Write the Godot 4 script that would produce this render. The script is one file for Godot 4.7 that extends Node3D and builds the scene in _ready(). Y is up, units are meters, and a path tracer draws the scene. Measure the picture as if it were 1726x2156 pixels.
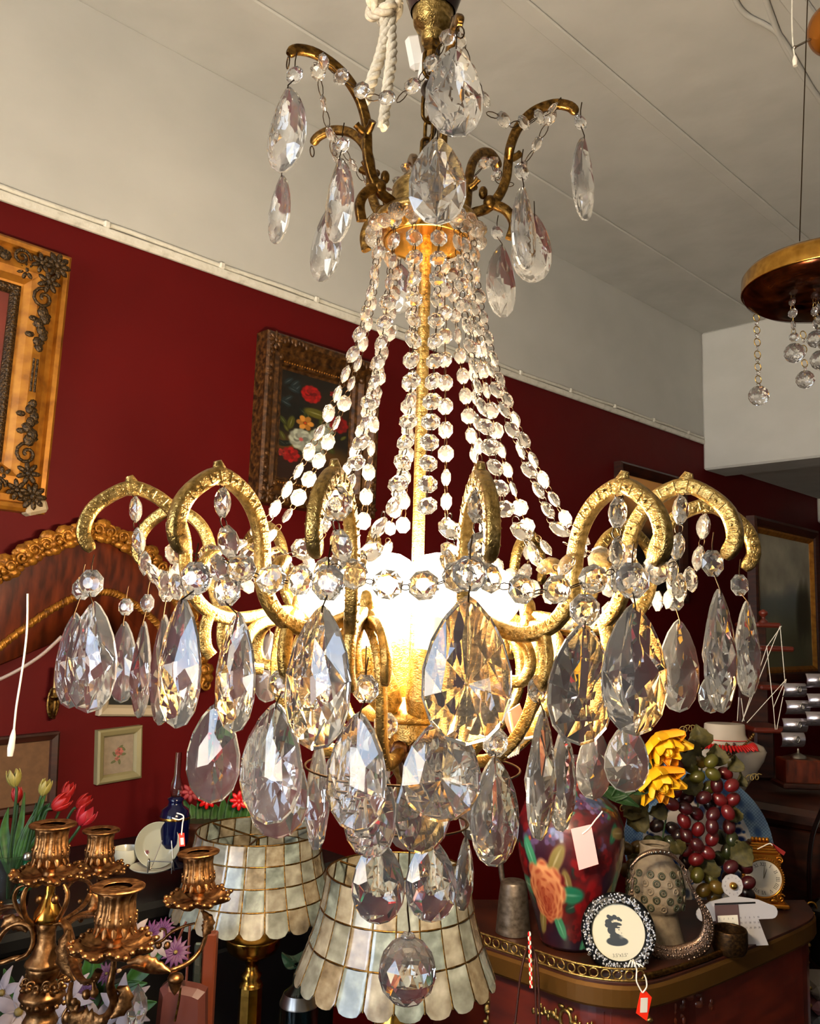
extends Node3D
# An antique shop: a crystal chandelier hangs close to the camera, in front of a red wall with
# framed pictures, capiz lamps, a candelabra and a cabinet of curios.

const EYE := 1.45
const FPX := 1800.0
const AX := 0.70            # distance of the chandelier's rod

class Geo:
	var v := PackedVector3Array()
	var n := PackedVector3Array()
	var uv := PackedVector2Array()
	var ix := PackedInt32Array()

	func put(pv: PackedVector3Array, puv: PackedVector2Array, pi: PackedInt32Array, smooth: bool, orient: int, cols := 0) -> void:
		# orient 1: the piece is closed, turn it outwards by its volume; 2: convex, turn each triangle; 0: leave
		if pv.is_empty() or pi.is_empty():
			return
		var c := Vector3.ZERO
		for p in pv:
			c += p
		c /= pv.size()
		if orient == 1:
			var vol := 0.0
			for k in range(0, pi.size(), 3):
				vol += (pv[pi[k]] - c).dot((pv[pi[k + 1]] - c).cross(pv[pi[k + 2]] - c))
			if vol > 0.0:
				for k in range(0, pi.size(), 3):
					var s := pi[k + 1]
					pi[k + 1] = pi[k + 2]
					pi[k + 2] = s
		elif orient == 2:
			for k in range(0, pi.size(), 3):
				var a := pv[pi[k]]
				var b := pv[pi[k + 1]]
				var d := pv[pi[k + 2]]
				if (b - a).cross(d - a).dot((a + b + d) / 3.0 - c) > 0.0:
					var s := pi[k + 1]
					pi[k + 1] = pi[k + 2]
					pi[k + 2] = s
		var o := v.size()
		if smooth:
			var pn := PackedVector3Array()
			pn.resize(pv.size())
			for k in range(0, pi.size(), 3):
				var q := -(pv[pi[k + 1]] - pv[pi[k]]).cross(pv[pi[k + 2]] - pv[pi[k]])
				pn[pi[k]] += q
				pn[pi[k + 1]] += q
				pn[pi[k + 2]] += q
			if cols > 0:
				for r in range(0, pv.size() - cols, cols + 1):
					var q := pn[r] + pn[r + cols]
					pn[r] = q
					pn[r + cols] = q
			v.append_array(pv)
			for k in pv.size():
				n.append(pn[k].normalized() if pn[k].length_squared() > 1e-24 else Vector3.UP)
				uv.append(puv[k] if k < puv.size() else Vector2.ZERO)
			for k in pi:
				ix.append(o + k)
		else:
			for k in range(0, pi.size(), 3):
				var q := -(pv[pi[k + 1]] - pv[pi[k]]).cross(pv[pi[k + 2]] - pv[pi[k]])
				if q.length_squared() < 1e-26:
					continue
				q = q.normalized()
				for j in 3:
					ix.append(v.size())
					v.append(pv[pi[k + j]])
					n.append(q)
					uv.append(puv[pi[k + j]] if pi[k + j] < puv.size() else Vector2.ZERO)

	func grid(rows: Array, wrap: bool, cap_a: bool, cap_b: bool, smooth := true, orient := 1, uvs := Vector2.ONE) -> Geo:
		var m: int = rows[0].size()
		var w := m + 1 if wrap else m
		var pv := PackedVector3Array()
		var pu := PackedVector2Array()
		var pi := PackedInt32Array()
		var nr := rows.size()
		for r in nr:
			for c in w:
				pv.append(rows[r][c % m])
				pu.append(Vector2(float(c) / (w - 1) * uvs.x, float(r) / maxi(1, nr - 1) * uvs.y))
		for r in nr - 1:
			for c in w - 1:
				var a := r * w + c
				pi.append_array([a, a + 1, a + w + 1, a, a + w + 1, a + w])
		# caps get points of their own, so that their edge stays sharp
		for e in 2:
			if (cap_a if e == 0 else cap_b):
				var row: PackedVector3Array = rows[0 if e == 0 else nr - 1]
				var mid := Vector3.ZERO
				for p in row:
					mid += p
				mid /= m
				var s := pv.size()
				pv.append(mid)
				pu.append(Vector2(0.5, 0.5))
				for p in row:
					pv.append(p)
					pu.append(Vector2(0.5, 0.5))
				for c in m:
					if e == 0:
						pi.append_array([s, s + 1 + (c + 1) % m, s + 1 + c])
					else:
						pi.append_array([s, s + 1 + c, s + 1 + (c + 1) % m])
		if wrap and smooth:
			# seam columns share their normals
			put_seam(pv, pu, pi, orient, w - 1, nr)
		else:
			put(pv, pu, pi, smooth, orient)
		return self

	func put_seam(pv: PackedVector3Array, pu: PackedVector2Array, pi: PackedInt32Array, orient: int, cols: int, nr: int) -> void:
		var at := n.size()
		put(pv, pu, pi, true, orient)
		for r in nr:
			var a := at + r * (cols + 1)
			var q := (n[a] + n[a + cols]).normalized()
			n[a] = q
			n[a + cols] = q

	func lathe(p: Array, seg := 24, at := Vector3.ZERO, flutes := 0, depth := 0.0, smooth := true, caps := true) -> Geo:
		var rows := []
		for q in p:
			var row := PackedVector3Array()
			for k in seg:
				var a := TAU * k / seg
				var r: float = maxf(q.x, 0.00002)
				if flutes > 0 and q is Vector3:
					r *= 1.0 + depth * q.z * (absf(cos(flutes * a * 0.5)) - 0.5)
				row.append(at + Vector3(r * sin(a), q.y, r * cos(a)))
			rows.append(row)
		return grid(rows, true, caps, caps, smooth, 1)

	func tube(path: Array, rx, ry = null, seg := 8, closed := false, up := Vector3.ZERO, smooth := true, square := 1.0) -> Geo:
		var m := path.size()
		var rows := []
		var side := Vector3.ZERO
		for k in m:
			var t: Vector3
			if closed:
				t = (path[(k + 1) % m] - path[(k + m - 1) % m]).normalized()
			else:
				t = (path[mini(k + 1, m - 1)] - path[maxi(k - 1, 0)]).normalized()
			if up != Vector3.ZERO:
				side = up.cross(t).normalized()
				if side.length() < 0.1:
					side = t.cross(Vector3(0.3, 0.5, 0.8)).normalized()
			elif k == 0:
				side = t.cross(Vector3.UP if absf(t.y) < 0.9 else Vector3.RIGHT).normalized()
			else:
				side = (side - t * side.dot(t)).normalized()
			var b := t.cross(side).normalized()
			var ra: float = rx[k] if rx is Array else rx
			var rb: float = ra if ry == null else (ry[k] if ry is Array else ry)
			var row := PackedVector3Array()
			for j in seg:
				var a := TAU * (j + 0.5) / seg
				var ca := cos(a)
				var sa := sin(a)
				if square < 1.0:
					ca = signf(ca) * pow(absf(ca), square)
					sa = signf(sa) * pow(absf(sa), square)
				row.append(path[k] + side * (ca * ra) + b * (sa * rb))
			rows.append(row)
		if closed:
			rows.append(rows[0])
		return grid(rows, true, not closed, not closed, smooth, 1, Vector2(1, m * 0.2))

	func ball(at: Vector3, r: float, sc := Vector3.ONE, seg := 12, basis := Basis()) -> Geo:
		var rows := []
		var h := maxi(4, seg / 2)
		for k in h + 1:
			var f := PI * k / h
			var row := PackedVector3Array()
			for j in seg:
				var a := TAU * j / seg
				row.append(at + basis * (Vector3(maxf(sin(f), 0.0008) * sin(a), cos(f), maxf(sin(f), 0.0008) * cos(a)) * sc * r))
			rows.append(row)
		return grid(rows, true, false, false, true, 1)

	func box(at: Vector3, size: Vector3, bevel := 0.0, basis := Basis()) -> Geo:
		var h := size * 0.5
		var c: float = minf(bevel, minf(h.x, minf(h.y, h.z)) * 0.9)
		if c <= 0.0:
			c = minf(h.x, minf(h.y, h.z)) * 0.02
		var pv := PackedVector3Array()
		var id := {}
		for sx in [-1, 1]:
			for sy in [-1, 1]:
				for sz in [-1, 1]:
					for ax in 3:
						var q := Vector3(sx * (h.x if ax == 0 else h.x - c), sy * (h.y if ax == 1 else h.y - c), sz * (h.z if ax == 2 else h.z - c))
						id[[sx, sy, sz, ax]] = pv.size()
						pv.append(at + basis * q)
		var pi := PackedInt32Array()
		var quad := func(a, b, d, e): pi.append_array([a, b, d, a, d, e])
		for s in [-1, 1]:
			quad.call(id[[s, -1, -1, 0]], id[[s, 1, -1, 0]], id[[s, 1, 1, 0]], id[[s, -1, 1, 0]])
			quad.call(id[[-1, s, -1, 1]], id[[1, s, -1, 1]], id[[1, s, 1, 1]], id[[-1, s, 1, 1]])
			quad.call(id[[-1, -1, s, 2]], id[[1, -1, s, 2]], id[[1, 1, s, 2]], id[[-1, 1, s, 2]])
			for t in [-1, 1]:
				quad.call(id[[s, t, -1, 0]], id[[s, t, 1, 0]], id[[s, t, 1, 1]], id[[s, t, -1, 1]])
				quad.call(id[[s, -1, t, 0]], id[[s, 1, t, 0]], id[[s, 1, t, 2]], id[[s, -1, t, 2]])
				quad.call(id[[-1, s, t, 1]], id[[1, s, t, 1]], id[[1, s, t, 2]], id[[-1, s, t, 2]])
				for w in [-1, 1]:
					pi.append_array([id[[s, t, w, 0]], id[[s, t, w, 1]], id[[s, t, w, 2]]])
		put(pv, PackedVector2Array(), pi, false, 2)
		return self

	func hull(pv: PackedVector3Array, pi: PackedInt32Array) -> Geo:
		put(pv, PackedVector2Array(), pi, false, 2)
		return self

	func plate(poly: PackedVector2Array, z0: float, z1: float, bevel := 0.0, basis := Basis(), at := Vector3.ZERO) -> Geo:
		# a flat outline with thickness; UVs run over its bounding box on the faces
		var lo := poly[0]
		var hi := poly[0]
		for p in poly:
			lo = lo.min(p)
			hi = hi.max(p)
		var mid := (lo + hi) * 0.5
		var d := hi - lo
		var k := Vector2(1.0 - 2.0 * bevel / maxf(d.x, 1e-6), 1.0 - 2.0 * bevel / maxf(d.y, 1e-6))
		var tri := Geometry2D.triangulate_polygon(poly)
		var m := poly.size()
		var pv := PackedVector3Array()
		var pu := PackedVector2Array()
		var pi := PackedInt32Array()
		for layer in 4:
			var z := z0 if layer == 0 else (z0 + (bevel if z1 > z0 else -bevel) if layer == 1 else (z1 - (bevel if z1 > z0 else -bevel) if layer == 2 else z1))
			for p in poly:
				var q := mid + (p - mid) * k if layer in [0, 3] else p
				pv.append(at + basis * Vector3(q.x, q.y, z))
				pu.append(Vector2((q.x - lo.x) / maxf(d.x, 1e-6), 1.0 - (q.y - lo.y) / maxf(d.y, 1e-6)))
		for layer in 3:
			for j in m:
				var a := layer * m + j
				var b := layer * m + (j + 1) % m
				pi.append_array([a, b, b + m, a, b + m, a + m])
		# caps, wound like the sides
		var area := 0.0
		for j in m:
			area += poly[j].cross(poly[(j + 1) % m])
		for j in range(0, tri.size(), 3):
			var a := tri[j]
			var b := tri[j + 1]
			var c := tri[j + 2]
			var ta := (poly[b] - poly[a]).cross(poly[c] - poly[a])
			if ta * area < 0.0:
				var s := b
				b = c
				c = s
			pi.append_array([a, c, b, a + 3 * m, b + 3 * m, c + 3 * m])
		put(pv, pu, pi, false, 1)
		return self

	func sheet(rows: Array, thick: float, uvs := Vector2.ONE) -> Geo:
		# an open surface given thickness: leaves, petals, panes, cloth
		var nr := rows.size()
		var m: int = rows[0].size()
		var loop := []
		for r in nr:
			var row := PackedVector3Array()
			var nn := []
			for c in m:
				var du: Vector3 = rows[r][mini(c + 1, m - 1)] - rows[r][maxi(c - 1, 0)]
				var dv: Vector3 = rows[mini(r + 1, nr - 1)][c] - rows[maxi(r - 1, 0)][c]
				var q := du.cross(dv)
				nn.append(q.normalized() * thick * 0.5 if q.length_squared() > 1e-20 else Vector3(0, 0, thick * 0.5))
			for c in m:
				row.append(rows[r][c] + nn[c])
			for c in range(m - 1, -1, -1):
				row.append(rows[r][c] - nn[c])
			loop.append(row)
		return grid(loop, true, true, true, true, 1, uvs)

	func mesh() -> ArrayMesh:
		var a := []
		a.resize(Mesh.ARRAY_MAX)
		a[Mesh.ARRAY_VERTEX] = v
		a[Mesh.ARRAY_NORMAL] = n
		a[Mesh.ARRAY_TEX_UV] = uv
		a[Mesh.ARRAY_INDEX] = ix
		var out := ArrayMesh.new()
		out.add_surface_from_arrays(Mesh.PRIMITIVE_TRIANGLES, a)
		return out

	func moved(t: Transform3D) -> Geo:
		for k in v.size():
			v[k] = t * v[k]
			n[k] = (t.basis * n[k]).normalized()
		return self

var cam_basis := Basis()
var M := {}
var used := {}
var rng := RandomNumberGenerator.new()
var wall_d := Vector3.ZERO      # along the red wall, away from the window
var wall_n := Vector3.ZERO      # out of the red wall into the room
var wall_p := Vector3.ZERO      # the point where red wall, beam and ceiling meet

# ---------------------------------------------------------------- places
func ray(px: float, py: float) -> Vector3:
	return cam_basis * Vector3((px - 863.0) / FPX, -(py - 1078.0) / FPX, -1.0)

func W(px: float, py: float, dist: float) -> Vector3:
	var r := ray(px, py)
	return Vector3(0, EYE, 0) + r * (dist / -r.z)

func on_wall(px: float, py: float, off := 0.0) -> Vector3:
	var r := ray(px, py)
	var o := Vector3(0, EYE, 0)
	return o + r * ((off - wall_n.dot(o - wall_p)) / wall_n.dot(r))

func on_level(px: float, py: float, y: float) -> Vector3:
	var r := ray(px, py)
	return Vector3(0, EYE, 0) + r * ((y - EYE) / r.y)

func room(u: float, w: float, y: float) -> Vector3:      # along the wall, out from the wall, up
	return Vector3(wall_p.x, 0, wall_p.z) + wall_d * u + wall_n * w + Vector3(0, y, 0)

# ---------------------------------------------------------------- nodes
func numbered(parent: Node, called: String) -> String:
	var key := [parent.get_instance_id(), called]
	var k: int = used.get(key, 0)
	used[key] = k + 1
	return called if k == 0 else "%s_%03d" % [called, k]

func obj(parent: Node, called: String, g, mat: Material, at := Vector3.ZERO, basis := Basis()) -> MeshInstance3D:
	var o := MeshInstance3D.new()
	o.name = numbered(parent, called)
	o.mesh = g.mesh() if g is Geo else g
	o.material_override = mat
	o.transform = Transform3D(basis, at)
	parent.add_child(o, true)
	return o

func node(parent: Node, called: String, at := Vector3.ZERO, basis := Basis()) -> Node3D:
	var o := Node3D.new()
	o.name = numbered(parent, called)
	o.transform = Transform3D(basis, at)
	parent.add_child(o, true)
	return o

func tag(o: Node, label: String, category: String, group := "", kind := "") -> void:
	o.set_meta("label", label)
	o.set_meta("category", category)
	if group:
		o.set_meta("group", group)
	if kind:
		o.set_meta("kind", kind)

func thing(called: String, at: Vector3, label: String, category: String, group := "", basis := Basis()) -> Node3D:
	var o := node(self, called, at, basis)
	tag(o, label, category, group)
	return o

func structure(called: String, g, mat: Material, at := Vector3.ZERO, basis := Basis(), label := "") -> MeshInstance3D:
	var o := obj(self, called, g, mat, at, basis)
	o.set_meta("kind", "structure")
	if label:
		o.set_meta("label", label)
	return o

# ---------------------------------------------------------------- curves
func smooth_path(p: Array, per := 5, closed := false) -> Array:
	var out := []
	var m := p.size()
	for k in (m if closed else m - 1):
		var a = p[(k + m - 1) % m] if closed else p[maxi(k - 1, 0)]
		var b = p[k]
		var c = p[(k + 1) % m]
		var d = p[(k + 2) % m] if closed else p[mini(k + 2, m - 1)]
		for j in per:
			out.append(b.cubic_interpolate(c, a, d, float(j) / per))
	if not closed:
		out.append(p[m - 1])
	return out

func ring_path(r: float, seg := 16, sc := Vector2.ONE, basis := Basis(), at := Vector3.ZERO) -> Array:
	var out := []
	for k in seg:
		var a := TAU * k / seg
		out.append(at + basis * Vector3(r * sc.x * cos(a), r * sc.y * sin(a), 0))
	return out

func facing(dir: Vector3, up := Vector3.UP) -> Basis:       # a basis whose z points along dir
	var z := dir.normalized()
	var x := up.cross(z).normalized()
	if x.length() < 0.1:
		x = Vector3.RIGHT
	return Basis(x, z.cross(x).normalized(), z)

func polar(deg: float, r: float, y := 0.0) -> Vector3:      # 0 towards the camera, positive to the right
	var a := deg_to_rad(deg)
	return Vector3(r * sin(a), y, r * cos(a))

func circle2(r: float, seg := 24, sc := Vector2.ONE, at := Vector2.ZERO) -> PackedVector2Array:
	var out := PackedVector2Array()
	for k in seg:
		out.append(at + Vector2(cos(TAU * k / seg) * r * sc.x, sin(TAU * k / seg) * r * sc.y))
	return out

# ---------------------------------------------------------------- materials
func noise_tex(sd: int, freq: float, cols: Array, size := 256, fractal := 4, at = null, cell := false) -> NoiseTexture2D:
	var f := FastNoiseLite.new()
	f.seed = sd
	f.noise_type = FastNoiseLite.TYPE_CELLULAR if cell else FastNoiseLite.TYPE_SIMPLEX_SMOOTH
	f.frequency = freq
	f.fractal_octaves = fractal
	var t := NoiseTexture2D.new()
	t.noise = f
	t.width = size
	t.height = size
	t.seamless = true
	var g := Gradient.new()
	g.offsets = PackedFloat32Array(at if at else range(cols.size()).map(func(k): return float(k) / maxi(1, cols.size() - 1)))
	g.colors = PackedColorArray(cols)
	t.color_ramp = g
	return t

func mat(called: String, c: Color, rough := 0.5, metal := 0.0) -> StandardMaterial3D:
	var m := StandardMaterial3D.new()
	m.resource_name = called
	m.albedo_color = c
	m.roughness = rough
	m.metallic = metal
	M[called] = m
	return m

func textured(called: String, tex: Texture2D, scale: float, rough := 0.5, metal := 0.0, bump: Texture2D = null, height := 0.1, world := false) -> StandardMaterial3D:
	var m := mat(called, Color.WHITE, rough, metal)
	m.albedo_texture = tex
	m.uv1_triplanar = true
	m.uv1_world_triplanar = world
	m.uv1_scale = Vector3.ONE * scale
	if bump:
		m.heightmap_enabled = true
		m.heightmap_texture = bump
		m.heightmap_scale = height
	return m

func glass(called: String, c: Color, ior := 1.55, rough := 0.0) -> StandardMaterial3D:
	var m := mat(called, c, rough, 0.0)
	m.albedo_color.a = 0.0
	m.refraction_enabled = true
	m.refraction_scale = (ior - 1.0) / 10.0
	return m

func make_materials() -> void:
	var bumps := noise_tex(11, 0.05, [Color.BLACK, Color.WHITE], 256, 5)
	var pits := noise_tex(12, 0.09, [Color(0.15, 0.15, 0.15), Color(0.85, 0.85, 0.85), Color.WHITE], 256, 3, [0.0, 0.4, 1.0])
	M["tex_bumps"] = bumps
	var brass := noise_tex(3, 0.03, [Color(0.33, 0.26, 0.14), Color(0.6, 0.49, 0.27), Color(0.82, 0.69, 0.43)], 256, 5, [0.0, 0.42, 0.8])
	textured("aged_brass", brass, 22.0, 0.36, 1.0, pits, 0.08)
	var dark := noise_tex(4, 0.03, [Color(0.16, 0.11, 0.06), Color(0.42, 0.3, 0.14), Color(0.62, 0.47, 0.22)], 256, 5, [0.1, 0.5, 0.9])
	textured("dark_brass", dark, 18.0, 0.36, 1.0, pits, 0.04)
	mat("bright_brass", Color(0.8, 0.58, 0.24), 0.2, 1.0)
	var pol := noise_tex(5, 0.02, [Color(0.6, 0.42, 0.16), Color(0.85, 0.65, 0.3)], 256, 4)
	textured("polished_brass", pol, 12.0, 0.2, 1.0)
	var bronze := noise_tex(6, 0.03, [Color(0.24, 0.145, 0.08), Color(0.47, 0.32, 0.185), Color(0.72, 0.54, 0.35)], 256, 5, [0.05, 0.45, 0.9])
	textured("gilt_bronze", bronze, 14.0, 0.42, 1.0, bumps, 0.03)
	mat("wire", Color(0.2, 0.14, 0.08), 0.4, 0.9)
	mat("steel_wire", Color(0.6, 0.58, 0.55), 0.3, 1.0)
	glass("crystal", Color(1, 1, 1), 1.58)
	M["crystal"].albedo_color.a = 0.03
	glass("bead_glass", Color(1.0, 0.985, 0.96), 1.54)
	M["bead_glass"].albedo_color.a = 0.032
	var white_plaster := noise_tex(21, 0.02, [Color(0.685, 0.683, 0.668), Color(0.735, 0.733, 0.718)], 256, 5)
	textured("plaster", white_plaster, 0.9, 0.9, 0.0, bumps, 0.12, true)
	var red := noise_tex(22, 0.015, [Color(0.295, 0.007, 0.011), Color(0.34, 0.012, 0.016)], 256, 4)
	textured("red_paint", red, 0.8, 0.62, 0.0, bumps, 0.1, true)
	M["red_paint"].metallic_specular = 0.3
	var trim_tex := noise_tex(23, 0.02, [Color(0.7, 0.69, 0.65), Color(0.8, 0.79, 0.75), Color(0.84, 0.83, 0.8)], 256, 5, [0.1, 0.35, 1.0])
	textured("trim_paint", trim_tex, 5.0, 0.55, 0.0, bumps, 0.1)
	mat("white_plastic", Color(0.88, 0.86, 0.82), 0.4)
	var rope_tex := noise_tex(24, 0.04, [Color(0.74, 0.68, 0.57), Color(0.93, 0.9, 0.83)], 256, 5)
	textured("cotton_rope", rope_tex, 20.0, 0.9, 0.0, bumps, 0.06)
	var wood := noise_tex(31, 0.02, [Color(0.1, 0.04, 0.025), Color(0.2, 0.085, 0.045), Color(0.27, 0.12, 0.06)], 256, 5)
	textured("dark_wood", wood, 2.0, 0.4, 0.0)
	M["dark_wood"].uv1_scale = Vector3(2, 9, 2)
	var mahog := noise_tex(32, 0.02, [Color(0.2, 0.05, 0.022), Color(0.33, 0.095, 0.04), Color(0.4, 0.135, 0.055)], 256, 5)
	textured("mahogany", mahog, 2.0, 0.28, 0.0)
	M["mahogany"].uv1_scale = Vector3(2, 7, 2)
	M["mahogany"].clearcoat_enabled = true
	M["mahogany"].clearcoat = 0.4
	var walnut := noise_tex(33, 0.02, [Color(0.16, 0.055, 0.02), Color(0.34, 0.13, 0.05), Color(0.44, 0.19, 0.08)], 256, 5)
	textured("walnut_veneer", walnut, 2.0, 0.3, 0.0)
	M["walnut_veneer"].uv1_scale = Vector3(10, 2.2, 2)
	var gilt := noise_tex(34, 0.03, [Color(0.25, 0.13, 0.04), Color(0.6, 0.38, 0.1), Color(0.78, 0.55, 0.2)], 256, 5, [0.05, 0.45, 0.95])
	textured("gilt_wood", gilt, 7.0, 0.42, 0.55, bumps, 0.12)
	var old_gold := noise_tex(35, 0.03, [Color(0.42, 0.24, 0.06), Color(0.62, 0.4, 0.11), Color(0.7, 0.48, 0.16)], 256, 4)
	textured("gold_leaf", old_gold, 4.0, 0.45, 0.5)
	var antique := noise_tex(36, 0.05, [Color(0.09, 0.06, 0.03), Color(0.2, 0.14, 0.06), Color(0.55, 0.4, 0.18)], 256, 5, [0.2, 0.55, 1.0])
	textured("antique_ornament", antique, 14.0, 0.45, 0.45, bumps, 0.15)
	var carved := noise_tex(37, 0.04, [Color(0.1, 0.055, 0.02), Color(0.27, 0.16, 0.06), Color(0.5, 0.34, 0.15)], 256, 5, [0.1, 0.45, 1.0])
	textured("carved_frame", carved, 5.0, 0.4, 0.35, bumps, 0.06)
	mat("paper", Color(0.85, 0.83, 0.78), 0.8)
	mat("pink_card", Color(0.9, 0.66, 0.66), 0.75)
	mat("orange_card", Color(0.93, 0.17, 0.05), 0.5)
	mat("black_paint", Color(0.02, 0.018, 0.016), 0.45)
	mat("porcelain", Color(0.82, 0.82, 0.76), 0.15)
	mat("ceramic_white", Color(0.86, 0.84, 0.78), 0.35)
	mat("red_thread", Color(0.75, 0.06, 0.06), 0.7)
	mat("floor_wood", Color(0.14, 0.07, 0.04), 0.5)

# ================================================================ scene
func _ready() -> void:
	rng.seed = 7
	# camera
	cam_basis = Basis.from_euler(Vector3(deg_to_rad(7.4), 0, deg_to_rad(1.55)))
	var cam := Camera3D.new()
	cam.name = "camera"
	cam.transform = Transform3D(cam_basis, Vector3(0, EYE, 0))
	cam.fov = rad_to_deg(2.0 * atan(1078.0 / FPX))
	cam.near = 0.02
	cam.far = 60.0
	cam.current = true
	add_child(cam)
	# sky: a bright overcast street outside the shop window
	var env := Environment.new()
	env.background_mode = Environment.BG_SKY
	var sky := Sky.new()
	var sm := ProceduralSkyMaterial.new()
	sm.sky_top_color = Color(0.72, 0.84, 1.0)
	sm.sky_horizon_color = Color(0.9, 0.95, 1.0)
	sm.ground_horizon_color = Color(0.95, 0.92, 0.87)
	sm.ground_bottom_color = Color(0.92, 0.88, 0.82)
	sm.energy_multiplier = 13.0
	sm.sky_energy_multiplier = 1.0
	sm.ground_energy_multiplier = 1.3
	sky.sky_material = sm
	env.sky = sky
	env.ambient_light_source = Environment.AMBIENT_SOURCE_DISABLED
	env.reflected_light_source = Environment.REFLECTION_SOURCE_SKY
	env.tonemap_mode = Environment.TONE_MAPPER_LINEAR
	env.tonemap_exposure = 1.0
	env.sdfgi_enabled = true
	env.ssao_enabled = true
	env.ssil_enabled = true
	var we := WorldEnvironment.new()
	we.name = "world_environment"
	we.environment = env
	add_child(we)

	var yaw := deg_to_rad(45.6)
	wall_d = Vector3(sin(yaw), 0, -cos(yaw))
	wall_n = Vector3(cos(yaw), 0, sin(yaw))
	wall_p = W(1475, 701, 3.6)
	make_materials()
	build_room()
	build_chandelier()
	build_wall_things()
	build_hanging_things()
	build_furniture()
	build_cabinet_things()
	build_left_things()

# ---------------------------------------------------------------- the room
func build_room() -> void:
	var top := wall_p.y                                    # ceiling
	var red_top := on_wall(1300, 873).y
	var bu := Basis(wall_d, Vector3.UP, wall_n)            # x along the red wall, z into the room
	var near := -6.2                                       # the window end, along the wall
	var far := 3.4
	var wide := 4.1
	var len := far - near
	# floor, ceiling
	structure("floor", Geo.new().box(Vector3.ZERO, Vector3(len + 0.4, 0.12, wide + 0.4)), M.floor_wood, room((near + far) / 2, wide / 2, -0.06), bu, "dark wooden shop floor")
	var ceil := structure("ceiling", Geo.new().box(Vector3.ZERO, Vector3(len + 0.4, 0.12, wide + 0.4)), M.plaster, room((near + far) / 2, wide / 2, top + 0.06), bu, "cream ceiling of boards with cover strips")
	# the cover strips over the joints of the ceiling boards run along the wall
	var strip_at := []
	for p in [Vector2(1290, 480), Vector2(1380, 245)]:
		var q := on_level(p.x, p.y, top)
		strip_at.append((q - wall_p).dot(wall_n))
	var gap: float = strip_at[1] - strip_at[0]
	strip_at.append(strip_at[1] + gap)
	strip_at.append(strip_at[1] + 2 * gap)
	for s in strip_at:
		if s < wide:
			obj(ceil, "cover_strip", Geo.new().box(Vector3.ZERO, Vector3(-near, 0.008, 0.042), 0.003), M.plaster, Vector3(0.5 * near - (near + far) / 2, -0.064, s - wide / 2))
	# red wall with its plaster frieze
	var wl := structure("wall_left", Geo.new().box(Vector3.ZERO, Vector3(len + 0.2, red_top, 0.14)), M.red_paint, room((near + far) / 2, -0.07, red_top / 2), bu, "deep red painted wall")
	obj(wl, "plaster_frieze", Geo.new().box(Vector3.ZERO, Vector3(len + 0.2, top - red_top, 0.14)), M.plaster, Vector3(0, red_top / 2 + (top - red_top) / 2, 0))
	# picture rail with a cable clipped along it
	var rail := structure("trim_1", Geo.new().box(Vector3(0, 0, 0.006), Vector3(-near, 0.02, 0.012), 0.003), M.trim_paint, room(near / 2, 0, red_top + 0.008), bu, "white picture rail with clipped cable")
	var cable := Geo.new()
	var cp := []
	for k in 60:
		cp.append(Vector3(near / 2 - near * k / 59.0, 0.018 + 0.0015 * sin(k * 1.7), 0.0055))
	cable.tube(cp, 0.0055, null, 8)
	obj(rail, "cable", cable, M.trim_paint)
	for k in 22:
		var clip := Geo.new()
		clip.box(Vector3(near / 2 - near * (k + 0.5) / 22.0, 0.016, 0.008), Vector3(0.014, 0.016, 0.013), 0.003)
		obj(rail, "clip", clip, M.trim_paint)
	# the beam that crosses the room beyond the chandelier, with a lower ceiling behind it
	var beam_y := on_wall(1470, 987).y
	structure("trim_2", Geo.new().box(Vector3.ZERO, Vector3(0.2, top - beam_y, wide), 0.008), M.plaster, room(0.1, wide / 2, (top + beam_y) / 2), bu, "white plastered beam across the ceiling")
	structure("trim_3", Geo.new().box(Vector3.ZERO, Vector3(far - 0.2, 0.06, wide), 0.01), M.plaster, room(0.2 + (far - 0.2) / 2, wide / 2, beam_y + 0.06), bu, "lower ceiling beyond the beam")
	structure("trim_4", Geo.new().box(Vector3.ZERO, Vector3(0.16, 0.14, wide), 0.01), M.plaster, room(1.35, wide / 2, beam_y - 0.03), bu, "second beam at the back of the shop")
	# the other walls; the shop window fills the near end
	structure("wall_back", Geo.new().box(Vector3.ZERO, Vector3(0.14, top, wide + 0.3)), M.red_paint, room(far + 0.07, wide / 2, top / 2), bu)
	structure("wall_right", Geo.new().box(Vector3.ZERO, Vector3(len + 0.2, top, 0.14)), M.plaster, room((near + far) / 2, wide + 0.07, top / 2), bu)
	var wf := Geo.new()
	var sill := 0.8
	var head := 2.55
	# one window beside the red wall, the rest of the shop front is solid
	var ww := 2.2
	var wc := -wide / 2 + 0.2 + ww / 2
	wf.box(Vector3(0, sill / 2, 0), Vector3(0.14, sill, wide + 0.3))
	wf.box(Vector3(0, (top + head) / 2, 0), Vector3(0.14, top - head, wide + 0.3))
	wf.box(Vector3(0, top / 2, -wide / 2 + 0.02), Vector3(0.14, top, 0.36))
	wf.box(Vector3(0, top / 2, (wc + ww / 2 + wide / 2 + 0.15) / 2), Vector3(0.14, top, wide / 2 + 0.15 - wc - ww / 2))
	structure("wall_front", wf, M.plaster, room(near - 0.07, wide / 2, 0), bu)
	var fr := Geo.new()
	for k in 4:
		fr.box(Vector3(0, (sill + head) / 2, wc - ww / 2 + ww * k / 3.0), Vector3(0.06, head - sill, 0.05), 0.006)
	fr.box(Vector3(0, sill + 0.03, wc), Vector3(0.08, 0.06, ww), 0.006)
	fr.box(Vector3(0, head - 0.03, wc), Vector3(0.08, 0.06, ww), 0.006)
	var win := structure("window_1", fr, M.dark_wood, room(near - 0.05, wide / 2, 0), bu, "wide shop window of three panes")
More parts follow.
